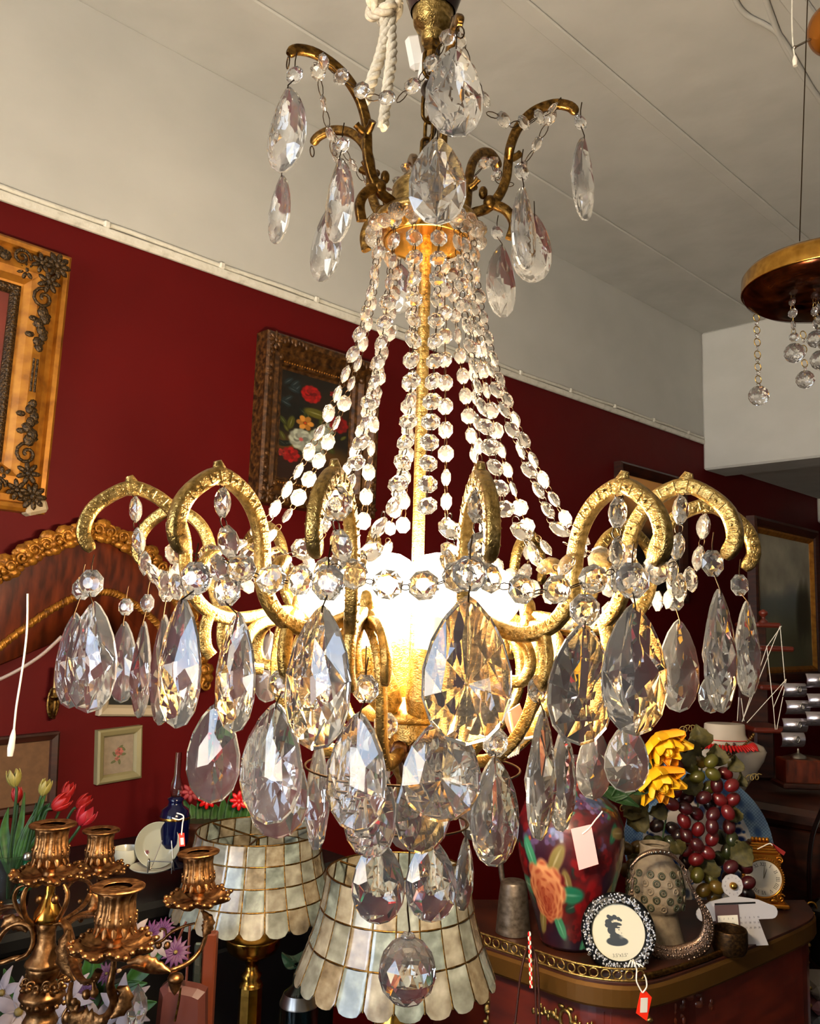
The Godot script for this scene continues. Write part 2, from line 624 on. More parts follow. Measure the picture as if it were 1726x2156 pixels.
	var pane := mat("window_pane", Color(1, 1, 1, 0.04), 0.0)
	pane.transparency = BaseMaterial3D.TRANSPARENCY_ALPHA
	for k in 3:
		obj(win, "pane", Geo.new().box(Vector3(0, (sill + head) / 2, wc - ww / 2 + ww * (k + 0.5) / 3.0), Vector3(0.006, head - sill - 0.1, ww / 3 - 0.04)), pane)

# ---------------------------------------------------------------- crystals
func pear_mesh(kind: int) -> ArrayMesh:
	# one unit tall, hanging from its point at the origin
	var outline := func(a: float) -> Vector2:
		var s := sin(a * 0.5)
		return Vector2(0.357 * sin(a) * pow(absf(s), 0.5), (cos(a) - 1.0) * 0.5)
	var mid := Vector2(0, -0.6)
	var g := Geo.new()
	var rings := []
	if kind == 0:      # star cut: rays from the middle to the rim
		rings = [[16, 1.0, 0.018, 0.0], [16, 0.93, 0.036, 0.0], [8, 0.55, 0.098, 0.5]]
	elif kind == 1:    # lattice cut: rows of diamonds
		rings = [[20, 1.0, 0.02, 0.0], [20, 0.95, 0.035, 0.0], [10, 0.74, 0.085, 0.5], [10, 0.48, 0.118, 0.0], [10, 0.24, 0.14, 0.5]]
	else:              # brilliant: a star over a ring of long kites
		rings = [[16, 1.0, 0.016, 0.0], [16, 0.93, 0.03, 0.0], [8, 0.62, 0.09, 0.0], [8, 0.28, 0.135, 0.5]]
	for side in [1.0, -1.0]:
		var rows := []
		for r in (rings if side > 0 or kind != 0 else rings.slice(0, 2)):
			var row := PackedVector3Array()
			for k in r[0]:
				var a: float = TAU * (k + r[3]) / r[0]
				var p: Vector2 = outline.call(a)
				var sc: float = r[1]
				var q: Vector2 = mid + (p - mid) * sc
				if side < 0 and r[0] == 8:
					q = mid + (q - mid) * (1.15 if k % 2 == 0 else 0.8)
				row.append(Vector3(q.x, q.y, side * r[2]))
			rows.append(row)
		var pv := PackedVector3Array()
		var starts := []
		for row in rows:
			starts.append(pv.size())
			pv.append_array(row)
		var pi := PackedInt32Array()
		for r in rows.size() - 1:
			var na: int = rows[r].size()
			var nb: int = rows[r + 1].size()
			zip(pi, starts[r], na, rings[r][3], starts[r + 1], nb, rings[r + 1][3])
		var c := pv.size()
		pv.append(Vector3(mid.x, mid.y, side * rings[-1][2] * (1.06 if kind != 2 else 1.0)))
		var last: int = rows.size() - 1
		if kind == 0:
			pv[c] = Vector3(mid.x, mid.y, side * (0.135 if side > 0 else 0.115))
		var nl: int = rows[last].size()
		for k in nl:
			pi.append_array([starts[last] + k, starts[last] + (k + 1) % nl, c])
		# orient each triangle away from the middle plane
		var centre := Vector3(0, -0.55, -side * 0.5)
		for k in range(0, pi.size(), 3):
			var a := pv[pi[k]]
			var b := pv[pi[k + 1]]
			var d := pv[pi[k + 2]]
			if (b - a).cross(d - a).dot((a + b + d) / 3.0 - centre) > 0.0:
				var s := pi[k + 1]
				pi[k + 1] = pi[k + 2]
				pi[k + 2] = s
		g.put(pv, PackedVector2Array(), pi, false, 0)
	# the girdle
	var gv := PackedVector3Array()
	var gi := PackedInt32Array()
	var m: int = rings[0][0]
	for side in [1.0, -1.0]:
		for k in m:
			var p: Vector2 = outline.call(TAU * k / m)
			gv.append(Vector3(p.x, p.y, side * rings[0][2]))
	for k in m:
		gi.append_array([k, (k + 1) % m, m + (k + 1) % m, k, m + (k + 1) % m, m + k])
	g.put(gv, PackedVector2Array(), gi, false, 2)
	return g.mesh()

func zip(pi: PackedInt32Array, a0: int, na: int, oa: float, b0: int, nb: int, ob: float) -> void:
	# triangles between two rings of points that may differ in number
	var i := 0
	var j := 0
	while i < na or j < nb:
		var ta := (i + 1 + oa) / na
		var tb := (j + 1 + ob) / nb
		if j >= nb or (i < na and ta <= tb):
			pi.append_array([a0 + i % na, a0 + (i + 1) % na, b0 + j % nb])
			i += 1
		else:
			pi.append_array([a0 + i % na, b0 + (j + 1) % nb, b0 + j % nb])
			j += 1

func gem_mesh(rings: Array, tip_a: Vector3, tip_b: Vector3) -> ArrayMesh:
	# rings of [points, radius, height along z, turn], ends closed by a point or a table
	var pv := PackedVector3Array()
	var pi := PackedInt32Array()
	var starts := []
	for r in rings:
		starts.append(pv.size())
		for k in r[0]:
			var a: float = TAU * (k + r[3]) / r[0]
			pv.append(Vector3(r[1] * cos(a), r[1] * sin(a), r[2]))
	for r in rings.size() - 1:
		zip(pi, starts[r], rings[r][0], rings[r][3], starts[r + 1], rings[r + 1][0], rings[r + 1][3])
	for e in 2:
		var r: int = 0 if e == 0 else rings.size() - 1
		var c := pv.size()
		pv.append(tip_a if e == 0 else tip_b)
		for k in rings[r][0]:
			pi.append_array([starts[r] + k, starts[r] + (k + 1) % rings[r][0], c])
	return Geo.new().hull(pv, pi).mesh()

var gem := {}

func make_gems() -> void:
	for k in 3:
		gem["pear_%d" % k] = pear_mesh(k)
	# eight-sided bead of unit width, lying in the xy plane
	gem["octagon"] = gem_mesh([[8, 0.2, -0.22, 0.5], [8, 0.36, -0.15, 0.0], [8, 0.5, -0.025, 0.5], [8, 0.5, 0.025, 0.5], [8, 0.36, 0.15, 0.0], [8, 0.2, 0.22, 0.5]], Vector3(0, 0, -0.225), Vector3(0, 0, 0.225))
	gem["octagon_flat"] = gem_mesh([[8, 0.28, -0.17, 0.0], [8, 0.5, -0.02, 0.5], [8, 0.5, 0.02, 0.5], [8, 0.28, 0.17, 0.0]], Vector3(0, 0, -0.175), Vector3(0, 0, 0.205))
	# a facetted ball
	var rr := []
	for k in 8:
		var f := PI * (k + 0.5) / 8.0
		rr.append([12 if k in [2, 3, 4, 5] else 8, 0.5 * sin(f), -0.5 * cos(f), 0.5 * (k % 2)])
	gem["ball"] = gem_mesh(rr, Vector3(0, 0, -0.5), Vector3(0, 0, 0.5))
	var loop := Geo.new()
	loop.tube(ring_path(0.0031, 10, Vector2(1.0, 1.25)), 0.00042, null, 5, true)
	gem["loop"] = loop

var hang := Vector3.ZERO       # the chandelier's own origin

func octagon(parent: Node, p: Vector3, size: float, along: Vector3, face: Vector3, called := "octagon", flat := false, glass_of := "bead_glass") -> MeshInstance3D:
	var y := along.normalized()
	var z := (face - y * face.dot(y)).normalized()
	if z.length() < 0.1:
		z = y.cross(Vector3.RIGHT).normalized()
	var b := Basis(y.cross(z).normalized(), y, z).scaled_local(Vector3(size * 0.96, size, size * 0.95))
	return obj(parent, called, gem["octagon_flat" if flat else "octagon"], M[glass_of], p, b)

func strand(parent: Node3D, called: String, pts: Array, size: float, gap: float, bead_name: String, centre: Vector3, sag_face := 0.5) -> Node3D:
	# beads and their wire loops along a path given in the parent's own axes
	var s := node(parent, called)
	var len := 0.0
	for k in pts.size() - 1:
		len += pts[k].distance_to(pts[k + 1])
	var count := maxi(1, int(round(len / gap)))
	var step := len / count
	var wires := Geo.new()
	var at := step * 0.5
	var run := 0.0
	var made := 0
	for k in pts.size() - 1:
		var d: float = pts[k].distance_to(pts[k + 1])
		var t: Vector3 = (pts[k + 1] - pts[k]).normalized()
		while at <= run + d + 1e-6 and made < count:
			var p: Vector3 = pts[k].lerp(pts[k + 1], (at - run) / maxf(d, 1e-6))
			var face := Vector3(p.x - centre.x, 0.0, p.z - centre.z)
			if face.length() < 0.004:
				face = Vector3(0, 0, 1)
			face = face.normalized().rotated(Vector3.UP, rng.randf_range(-1, 1) * sag_face)
			var b := octagon(s, p, size * rng.randf_range(0.95, 1.04), t, face, bead_name, rng.randf() < 0.4)
			b.rotate_object_local(Vector3.UP, 0.0)
			var e := p - t * (step * 0.5)
			var lb := facing(face.rotated(t, rng.randf_range(0.7, 1.4)), t)
			var lg := Geo.new()
			var lr := (step - size) * 0.5 + 0.0021
			lg.tube(ring_path(0.0026, 9, Vector2(1.0, lr / 0.0026), Basis(lb.x, t, lb.x.cross(t)), e), 0.00042, null, 5, true)
			wires.ix.append_array(shift(lg.ix, wires.v.size()))
			wires.v.append_array(lg.v)
			wires.n.append_array(lg.n)
			wires.uv.append_array(lg.uv)
			made += 1
			at += step
		run += d
	obj(s, "wire_loops", wires, M.wire)
	return s

func shift(a: PackedInt32Array, by: int) -> PackedInt32Array:
	var out := PackedInt32Array()
	for k in a:
		out.append(k + by)
	return out

func pendant(parent: Node3D, px: float, y0: float, y1: float, wpx: float, dist: float, kind: int, ox := -1.0, oy := -1.0, osize := 0.019) -> Node3D:
	# a cut drop whose point hangs at the pixel (px, y0) and whose foot is at y1
	var p := W(px, y0, dist) - hang
	var h := p.y - (W(px, y1, dist) - hang).y
	var s := node(parent, "crystal_pendant", p)
	var want := wpx / (y1 - y0)
	var full := 0.615
	var sx := 1.0
	var yaw := 0.0
	if want >= full:
		sx = want / full
	else:
		var c := clampf((want - 0.10) / (full - 0.08), 0.12, 1.0)
		# a slimmer sight of the drop: half by its own cut, half by its turn
		sx = lerpf(1.0, 0.8, 1.0 - c)
		yaw = acos(clampf(c / sx, 0.1, 1.0)) * (1.0 if p.x > 0 else -1.0)
	var view := atan2(hang.x + p.x, -(hang.z + p.z))
	var b := Basis(Vector3.UP, -view + yaw)
	var tilt := Basis(Vector3(0, 0, 1), rng.randf_range(-0.05, 0.05))
	obj(s, "pear_drop", gem["pear_%d" % kind], M.crystal, Vector3.ZERO, b * tilt * Basis().scaled(Vector3(h * sx, h, h * 0.74)))
	var pin := Geo.new()
	var up := Vector3(0, 0.012, 0)
	if ox >= 0.0:
		var q := W(ox, oy, dist) - hang - p
		octagon(s, q, osize, Vector3(q.x * 0.2, 1, 0), Vector3(sin(-view + yaw * 0.6), 0, cos(-view + yaw * 0.6)), "octagon", false, "crystal")
		var top := q + Vector3(0, osize * 0.36, 0)
		pin.tube([Vector3(0, -h * 0.055, 0.004), Vector3(0, -h * 0.02, 0.004), q - Vector3(0, osize * 0.36, -0.002), q - Vector3(0, osize * 0.3, 0.0)], 0.0005, null, 5)
		pin.tube([top, top + up * 0.5, top + up * 1.1 + Vector3(0.001, 0, 0)], 0.0005, null, 5)
	else:
		pin.tube([Vector3(0, -h * 0.055, 0.003), Vector3(0, 0.001, 0.003), up], 0.0005, null, 5)
	obj(s, "wire_pin", pin, M.wire)
	return s

# ---------------------------------------------------------------- the chandelier
func build_chandelier() -> void:
	make_gems()
	hang = W(884, 1000, AX)
	hang.y = EYE
	var ch := thing("chandelier", hang, "large lit brass and crystal chandelier with draped bead strands and faceted drops", "chandelier")
	var ax_y := func(py: float) -> float: return W(884, py, AX).y - EYE
	# cup at the top, chain, crown
	var y_cup: float = ax_y.call(66.0)
	var cup := Geo.new().lathe([Vector2(0.006, -0.012), Vector2(0.0095, -0.011), Vector2(0.0105, -0.004), Vector2(0.009, -0.001), Vector2(0.0145, 0.002), Vector2(0.0172, 0.007), Vector2(0.0172, 0.007), Vector2(0.0185, 0.018), Vector2(0.0185, 0.018), Vector2(0.032, 0.06), Vector2(0.037, 0.075), Vector2(0.036, 0.08), Vector2(0.02, 0.086)], 40)
	obj(ch, "ceiling_cup", cup, M.aged_brass, Vector3(0.001, y_cup, 0))
	var band := Geo.new().lathe([Vector2(0.0190, 0.0185), Vector2(0.0320, 0.0585), Vector2(0.0330, 0.0588), Vector2(0.0200, 0.018)], 40, Vector3.ZERO, 0, 0, true, false)
	obj(ch, "cup_band", band, mat("brown_enamel", Color(0.17, 0.035, 0.02), 0.22), Vector3(0.001, y_cup, 0))
	var stem := Geo.new().tube([Vector3(0, y_cup + 0.08, 0), Vector3(0, wall_p.y - EYE - 0.002, 0)], 0.004, null, 10)
	obj(ch, "hanging_cord", stem, M.dark_brass)
	obj(ch, "cup_nut", Geo.new().lathe([Vector2(0.0075, 0), Vector2(0.0085, -0.002), Vector2(0.0085, -0.010), Vector2(0.0065, -0.012), Vector2(0.006, -0.019)], 6, Vector3(0.001, y_cup - 0.009, 0), 0, 0, false), M.dark_brass)
	# a white cable joint beside the chain
	var joint := Geo.new().box(Vector3.ZERO, Vector3(0.016, 0.034, 0.010), 0.004, Basis(Vector3(0, 0, 1), 0.2))
	obj(ch, "cable_joint", joint, M.white_plastic, W(876, 112, AX + 0.01) - hang)
	obj(ch, "cable_joint", Geo.new().box(Vector3.ZERO, Vector3(0.014, 0.028, 0.009), 0.003, Basis(Vector3(0, 0, 1), -0.15)), M.white_plastic, W(900, 140, AX + 0.005) - hang)
	var y_top: float = ax_y.call(392.0)
	var chain_top := y_cup - 0.022
	var links := 6
	var lh := (chain_top - y_top) / links
	for k in links:
		var b := Basis(Vector3.UP, 0.5 + (PI / 2 if k % 2 else 0.0))
		var pts := []
		for j in 20:
			var a := TAU * j / 20
			pts.append(Vector3(0.0068 * cos(a), (lh * 0.5 + 0.0028 - 0.0068) * signf(sin(a)) * (1.0 if absf(sin(a)) > 0.2 else absf(sin(a)) / 0.2) + 0.0068 * sin(a), 0))
		obj(ch, "chain_link", Geo.new().tube(pts, 0.0017, null, 8, true), M.dark_brass, Vector3(0, chain_top - lh * (k + 0.5), 0), b)
	var cord := []
	for k in 24:
		var f := k / 23.0
		cord.append(Vector3(0.006 * sin(f * 14.0), lerpf(y_cup - 0.01, y_top, f), 0.006 * cos(f * 14.0)))
	obj(ch, "lamp_cord", Geo.new().tube(cord, 0.0022, null, 8), mat("brown_cord", Color(0.16, 0.1, 0.05), 0.5))
	# crown: drum, flange and amber underside
	var y_rim: float = ax_y.call(473.0)
	obj(ch, "crown_drum", Geo.new().lathe([Vector2(0.01, 0.036), Vector2(0.029, 0.034), Vector2(0.0305, 0.031), Vector2(0.0305, 0.031), Vector2(0.0325, 0.006), Vector2(0.0325, 0.006), Vector2(0.044, 0.004), Vector2(0.0455, 0.0005), Vector2(0.0445, -0.003), Vector2(0.040, -0.001)], 48), M.aged_brass, Vector3(0, y_rim, 0))
	obj(ch, "crown_dish", Geo.new().lathe([Vector2(0.0435, -0.001), Vector2(0.0415, -0.005), Vector2(0.0385, -0.009), Vector2(0.0372, -0.013), Vector2(0.0375, -0.0165), Vector2(0.0355, -0.018), Vector2(0.034, -0.0165), Vector2(0.02, -0.0125), Vector2(0.007, -0.0115)], 48), M.bright_brass, Vector3(0, y_rim, 0))
	# rod down to the hub
	var y_hub: float = ax_y.call(1500.0)
	obj(ch, "centre_rod", Geo.new().tube([Vector3(0, y_rim + 0.005, 0), Vector3(0, y_hub - 0.02, 0)], 0.0051, null, 20), M.aged_brass)
	crown_arms(ch, y_rim)
	main_arms(ch)
	hub(ch, y_hub)
	bead_drapes(ch, y_rim)
	bulbs(ch)
	drops(ch, y_rim)

func arm_bar(path: Array, half_w: float, half_t: float, up: Vector3) -> Geo:
	var rx := []
	var ry := []
	var m := path.size()
	for k in m:
		var e := 1.0
		if k == 0 or k == m - 1:
			e = 0.55
		elif k == 1 or k == m - 2:
			e = 0.85
		rx.append(half_w * e)
		ry.append(half_t * e)
	return Geo.new().tube(path, rx, ry, 12, false, up, true, 0.55)

func crown_arms(ch: Node3D, y_rim: float) -> void:
	# outline of one arm in (radius, height above the rim), as scrolls rising and hooking outwards
	var prof := [Vector2(0.031, 0.012), Vector2(0.043, 0.016), Vector2(0.052, 0.028), Vector2(0.0575, 0.045), Vector2(0.059, 0.062), Vector2(0.0605, 0.078), Vector2(0.066, 0.097), Vector2(0.077, 0.113), Vector2(0.092, 0.121), Vector2(0.104, 0.119), Vector2(0.109, 0.112)]
	for a in [[-62.0, 1.0, 1.0, 1.45], [12.0, 0.92, 1.03, 1.0], [88.0, 1.18, 0.93, 1.0], [140.0, 1.0, 0.9, 1.0], [190.0, 0.95, 0.9, 1.0], [242.0, 0.98, 0.94, 1.35]]:
		var pts := []
		for p in prof:
			pts.append(polar(a[0], (p.x + maxf(0.0, p.x - 0.06) * (a[3] - 1.0)) * a[1], y_rim + p.y * a[2]))
		var path := smooth_path(pts, 4)
		var side := polar(a[0] + 90.0, 1.0)
		var g := arm_bar(path, 0.0042, 0.0034, side)
		var arm := obj(ch, "crown_arm", g, M.dark_brass)
		# knuckle where the scroll leaves the drum, and the spurs halfway up
		var kn := Geo.new()
		var r0: Vector3 = polar(a[0], 0.046 * a[1], y_rim + 0.022 * a[2])
		kn.ball(r0, 0.0062, Vector3(1, 1.1, 1), 10)
		kn.ball(polar(a[0], 0.041 * a[1], y_rim + 0.032 * a[2]), 0.0046, Vector3(0.9, 1.3, 0.9), 10)
		var sp: Vector3 = polar(a[0], 0.0595 * a[1], y_rim + 0.066 * a[2])
		var spur := func(d: Vector3, l: float):
			obj(arm, "knob_spur", Geo.new().tube(smooth_path([sp, sp + d * l * 0.6 + Vector3(0, 0.002, 0), sp + d * l + Vector3(0, 0.005, 0)], 3), [0.004, 0.0036, 0.0034, 0.0032, 0.003, 0.0032, 0.0034], null, 8), M.dark_brass)
		spur.call(side, 0.0115)
		spur.call(-side, 0.0115)
		spur.call(polar(a[0], 1.0), 0.010)
		# the curl that hangs below the drum flange
		var tail: Array = smooth_path([r0, polar(a[0], 0.058 * a[1], y_rim + 0.014), polar(a[0], 0.0635 * a[1], y_rim + 0.002), polar(a[0], 0.061 * a[1], y_rim - 0.012)], 4)
		kn.tube(tail, 0.0042, 0.0034, 10, false, side, true, 0.6)
		obj(arm, "scroll_spur", kn, M.dark_brass)
		var tip: Vector3 = path[-1]
		var hook := Geo.new().tube(ring_path(0.0034, 12, Vector2(1, 1.5), Basis(Vector3.UP, deg_to_rad(a[0])), tip - Vector3(0, 0.007, 0)), 0.0006, null, 6, true)
		obj(arm, "hook", hook, M.wire)

var ARMS := [[-104.0, -72.0], [-33.0, -13.0], [8.0, 32.0], [50.0, 75.0], [118.0, 148.0], [192.0, 224.0]]

func arm_drop(deg: float) -> float:
	# the front of the ring hangs a little lower than the back
	return -0.012 if absf(deg) < 20.0 else (-0.009 if absf(deg) < 40.0 else 0.0)

func main_arms(ch: Node3D) -> void:
	# one arm in (radius, height above the eye): hook tip, pointed arch, stem, foot in the joint
	var prof := [Vector2(0.2505, 0.046), Vector2(0.2575, 0.058), Vector2(0.2535, 0.075), Vector2(0.240, 0.088), Vector2(0.2245, 0.0945), Vector2(0.2055, 0.0875), Vector2(0.193, 0.075), Vector2(0.1865, 0.0595), Vector2(0.1845, 0.044), Vector2(0.182, 0.029), Vector2(0.176, 0.016), Vector2(0.166, 0.006), Vector2(0.150, 0.0), Vector2(0.134, 0.001), Vector2(0.115, 0.005), Vector2(0.096, 0.008)]
	for pair in ARMS:
		var mid: float = (pair[0] + pair[1]) * 0.5
		for deg in pair:
			var dy := arm_drop(deg)
			var pts := []
			for p in prof:
				var f := clampf((0.182 - p.x) / (0.182 - 0.096), 0.0, 1.0)
				pts.append(polar(lerpf(deg, mid, f), p.x, p.y + dy * (1.0 - f)))
			var path := smooth_path(pts, 4)
			var side := polar(deg + 90.0, 1.0)
			var arm := obj(ch, "arm", arm_bar(path, 0.0052, 0.0042, side), M.aged_brass)
			# the point of the arch, the hook under the stem and the notched ladder along the band
			var g := Geo.new()
			g.tube([polar(deg, 0.2255, 0.089 + dy), polar(deg, 0.2262, 0.0975 + dy), polar(deg, 0.2285, 0.103 + dy)], [0.0068, 0.0056, 0.0028], [0.0046, 0.004, 0.0022], 10, false, side)
			obj(arm, "arch_point", g, M.aged_brass)
			var fb := lerpf(deg, mid, 0.2)
			var hk: Array = smooth_path([polar(fb, 0.163, 0.006 + dy * 0.8), polar(fb, 0.1665, -0.008 + dy), polar(fb, 0.165, -0.022 + dy), polar(fb, 0.160, -0.029 + dy)], 4)
			obj(arm, "lower_hook", Geo.new().tube(hk, 0.0048, 0.0036, 10, false, polar(fb + 90.0, 1.0), true, 0.6), M.aged_brass)
			# small leaf spur on the inside of the stem, pierced for the beads
			var spu: Array = smooth_path([polar(lerpf(deg, mid, 0.03), 0.181, 0.026 + dy), polar(deg, 0.173, 0.038 + dy), polar(deg, 0.166, 0.047 + dy), polar(deg, 0.158, 0.049 + dy)], 4)
			obj(arm, "leaf_spur", Geo.new().tube(spu, [0.0046, 0.0046, 0.0046, 0.0046, 0.0046, 0.0046, 0.0045, 0.0044, 0.0042, 0.0038, 0.0032, 0.0024, 0.0014], null, 8, false, side, true, 0.7), M.aged_brass)
			var rungs := Geo.new()
			for k in range(3, path.size() - 8, 2):
				var t: Vector3 = (path[k + 1] - path[k - 1]).normalized()
				var nrm := t.cross(side).normalized()
				var bb := Basis(side, t, nrm)
				rungs.box(path[k] + side * 0.0038, Vector3(0.0014, 0.0014, 0.0068), 0.0004, bb)
				rungs.box(path[k] - side * 0.0038, Vector3(0.0014, 0.0014, 0.0068), 0.0004, bb)
				if k % 4 == 1:
					rungs.ball(path[k + 1] + side * 0.0042, 0.0011, Vector3.ONE, 6)
					rungs.ball(path[k + 1] - side * 0.0042, 0.0011, Vector3.ONE, 6)
			obj(arm, "notched_band", rungs, M.aged_brass)
		# joint: a small knop with a hook in front, on a bracket that scrolls down to the hub
		var br := Geo.new()
		var side := polar(mid + 90.0, 1.0)
		br.ball(polar(mid, 0.095, 0.012), 0.0078, Vector3(0.95, 1.4, 0.8), 12, Basis(Vector3.UP, deg_to_rad(mid)))
		br.ball(polar(mid, 0.097, 0.0025), 0.0092, Vector3(1.2, 0.9, 0.75), 12, Basis(Vector3.UP, deg_to_rad(mid)))
		br.tube(smooth_path([polar(mid, 0.099, 0.004), polar(mid, 0.108, -0.006), polar(mid, 0.110, -0.022), polar(mid, 0.106, -0.034)], 4), 0.0048, 0.0038, 10, false, side, true, 0.6)
		var body := obj(ch, "arm_bracket", br, M.aged_brass)
		for s in [-1.0, 1.0]:
			var q := []
			for p in [Vector3(0.098, 0.002, 0.0), Vector3(0.107, -0.012, 7.0), Vector3(0.111, -0.032, 10.0), Vector3(0.108, -0.055, 10.5), Vector3(0.098, -0.075, 9.5), Vector3(0.083, -0.092, 8.0), Vector3(0.064, -0.102, 5.0), Vector3(0.044, -0.104, 2.0), Vector3(0.022, -0.098, 0.0)]:
				q.append(polar(mid + s * p.z, p.x, p.y))
			var qp := smooth_path(q, 4)
			var sc := Geo.new().tube(qp, 0.0046, 0.0036, 10, false, side, true, 0.6)
			for k in range(3, qp.size() - 6):
				var t: Vector3 = (qp[k + 1] - qp[k - 1]).normalized()
				var nrm := t.cross(side).normalized()
				sc.box(qp[k] - nrm * 0.0036 , Vector3(0.0062, 0.0014, 0.0014), 0.0004, Basis(nrm.cross(t).normalized(), t, nrm))
				sc.box(qp[k] + nrm * 0.0036 , Vector3(0.0062, 0.0014, 0.0014), 0.0004, Basis(nrm.cross(t).normalized(), t, nrm))
			obj(body, "ladder_scroll", sc, M.aged_brass)
			# outer volute that curls back under the arm
			var vo := []
			for p in [Vector3(0.096, 0.0, 2.0), Vector3(0.118, -0.001, 9.0), Vector3(0.132, -0.010, 13.0), Vector3(0.136, -0.024, 14.5), Vector3(0.131, -0.036, 14.0), Vector3(0.122, -0.038, 13.0)]:
				vo.append(polar(mid + s * p.z, p.x, p.y))
			obj(body, "volute", Geo.new().tube(smooth_path(vo, 4), 0.0044, 0.0034, 10, false, side, true, 0.6), M.aged_brass)

func hub(ch: Node3D, y: float) -> void:
	var h := obj(ch, "hub", Geo.new().lathe([Vector2(0.006, 0.012), Vector2(0.018, 0.010), Vector2(0.038, 0.004), Vector2(0.042, 0.001), Vector2(0.042, -0.004), Vector2(0.038, -0.006), Vector2(0.019, -0.007), Vector2(0.019, -0.007), Vector2(0.0185, -0.028), Vector2(0.0185, -0.028), Vector2(0.021, -0.030), Vector2(0.021, -0.034), Vector2(0.0175, -0.036), Vector2(0.016, -0.046), Vector2(0.0125, -0.052), Vector2(0.012, -0.066), Vector2(0.016, -0.07), Vector2(0.016, -0.076), Vector2(0.006, -0.084), Vector2(0.002, -0.088)], 40), M.aged_brass, Vector3(0, y, 0))
	# wing nut that clamps the brackets
	var wn := Geo.new()
	wn.ball(Vector3(-0.007, 0.004, 0), 0.008, Vector3(1.0, 1.1, 0.6), 12)
	wn.ball(Vector3(0.007, 0.004, 0), 0.008, Vector3(1.0, 1.1, 0.6), 12)
	wn.ball(Vector3(0, -0.007, 0), 0.0085, Vector3(0.8, 1.5, 0.6), 12)
	obj(h, "wing_nut", wn, mat("horn_brown", Color(0.2, 0.09, 0.03), 0.25, 0.3), Vector3(-0.004, -0.032, 0.022))
	# lower rings that carry the drops
	for r in [[0.085, -0.072], [0.045, -0.115]]:
		obj(ch, "drop_ring", Geo.new().tube(ring_path(r[0], 48, Vector2.ONE, Basis(Vector3.RIGHT, PI / 2), Vector3(0, y + r[1] + 0.03, 0)), 0.0009, null, 6, true), M.wire)
		for k in 3:
			obj(ch, "ring_stay", Geo.new().tube([Vector3(0, y - 0.03, 0), polar(k * 120.0 + 15.0, r[0], y + r[1] + 0.03)], 0.0007, null, 6), M.wire)

func bead_drapes(ch: Node3D, y_rim: float) -> void:
	var c := Vector3.ZERO
	# strands from the crown to the arms
	for pair in ARMS:
		for deg in pair:
			var y1 := 0.078 + arm_drop(deg) * 0.5 + (0.004 if absf(deg) > 90.0 else 0.0)
			var pts := []
			for k in 25:
				var t := k / 24.0
				pts.append(polar(deg + 6.0 * sin(t * 3.0 + deg), 0.0415 + 0.082 * pow(t, 1.9), lerpf(y_rim - 0.003, y1, t)))
			strand(ch, "bead_strand", pts, 0.0156, 0.0188, "bead", c, 0.75)
			# from the strand's foot on to the spur of the arm
	# inner strands, hanging almost straight
	for s in [[-165.0, 0.052], [150.0, 0.05], [95.0, 0.055], [-120.0, 0.055]]:
		var pts := []
		for k in 13:
			var t := k / 12.0
			pts.append(polar(s[0], lerpf(0.034, s[1], t), lerpf(y_rim - 0.014, 0.075, t)))
		strand(ch, "bead_strand", pts, 0.0156, 0.0205, "bead", c, 0.5)
	# round beads along the flange of the crown
	var gar := node(ch, "rim_garland")
	for k in 22:
		var a := k * 360.0 / 22.0
		var p := polar(a, 0.0465, y_rim - 0.006 - 0.006 * absf(sin(k * 1.9)))
		obj(gar, "round_bead", gem["ball"], M.bead_glass, p, Basis.from_euler(Vector3(k, k * 2.0, 0)).scaled_local(Vector3.ONE * (0.0125 if k % 2 else 0.0145)))
	# crystals hanging in each arch, and swags from arch to arch
	var all := []
	for pair in ARMS:
		for deg in pair:
			all.append(deg)
	for k in all.size():
		var deg: float = all[k]
		var dy := arm_drop(deg)
		strand(ch, "arch_drop", [polar(deg, 0.2235, 0.0905 + dy), polar(deg, 0.2215, 0.068 + dy), polar(deg + 1.5, 0.2165, 0.043 + dy)], 0.0208, 0.0245, "octagon", c, 0.7)
		var nxt: float = all[(k + 1) % all.size()] + (360.0 if k == all.size() - 1 else 0.0)
		var dn := arm_drop(fposmod(nxt + 180.0, 360.0) - 180.0)
		var pts := []
		for j in 13:
			var t := j / 12.0
			var s := 4.0 * t * (1.0 - t)
			pts.append(polar(lerpf(deg, nxt, t), 0.2165 - 0.012 * s, lerpf(0.043 + dy, 0.043 + dn, t) - 0.012 * s * clampf((nxt - deg) / 25.0, 0.6, 1.6)))
		strand(ch, "octagon_swag", pts, 0.0195, 0.0225, "octagon", c, 0.9)
		# beads from the foot of the draped strand out to the spur of the arm
		var y1 := 0.078 + arm_drop(deg) * 0.5
		strand(ch, "bead_link", [polar(deg + 1.0, 0.1235, y1), polar(deg, 0.146, 0.056 + dy), polar(deg - 2.0, 0.172, 0.046 + dy), polar(deg - 3.0, 0.198, 0.050 + dy)], 0.0185, 0.0215, "octagon", c, 0.9)
	# swags between the crown arms
	var cr := [[-62.0, 0.108, 0.106], [12.0, 0.085, 0.112], [88.0, 0.112, 0.098], [140.0, 0.094, 0.094], [190.0, 0.09, 0.094], [242.0, 0.1, 0.096], [298.0, 0.108, 0.106]]
	for k in 6:
		var pts := []
		for j in 13:
			var t := j / 12.0
			var s := 4.0 * t * (1.0 - t)
			var a := lerpf(cr[k][0], cr[k + 1][0], t)
			pts.append(polar(a, lerpf(cr[k][1], cr[k + 1][1], t) - 0.022 * s, y_rim + lerpf(cr[k][2], cr[k + 1][2], t) + 0.014 - 0.05 * s))
		strand(ch, "crown_swag", pts, 0.0148, 0.0225, "bead", c, 0.8)

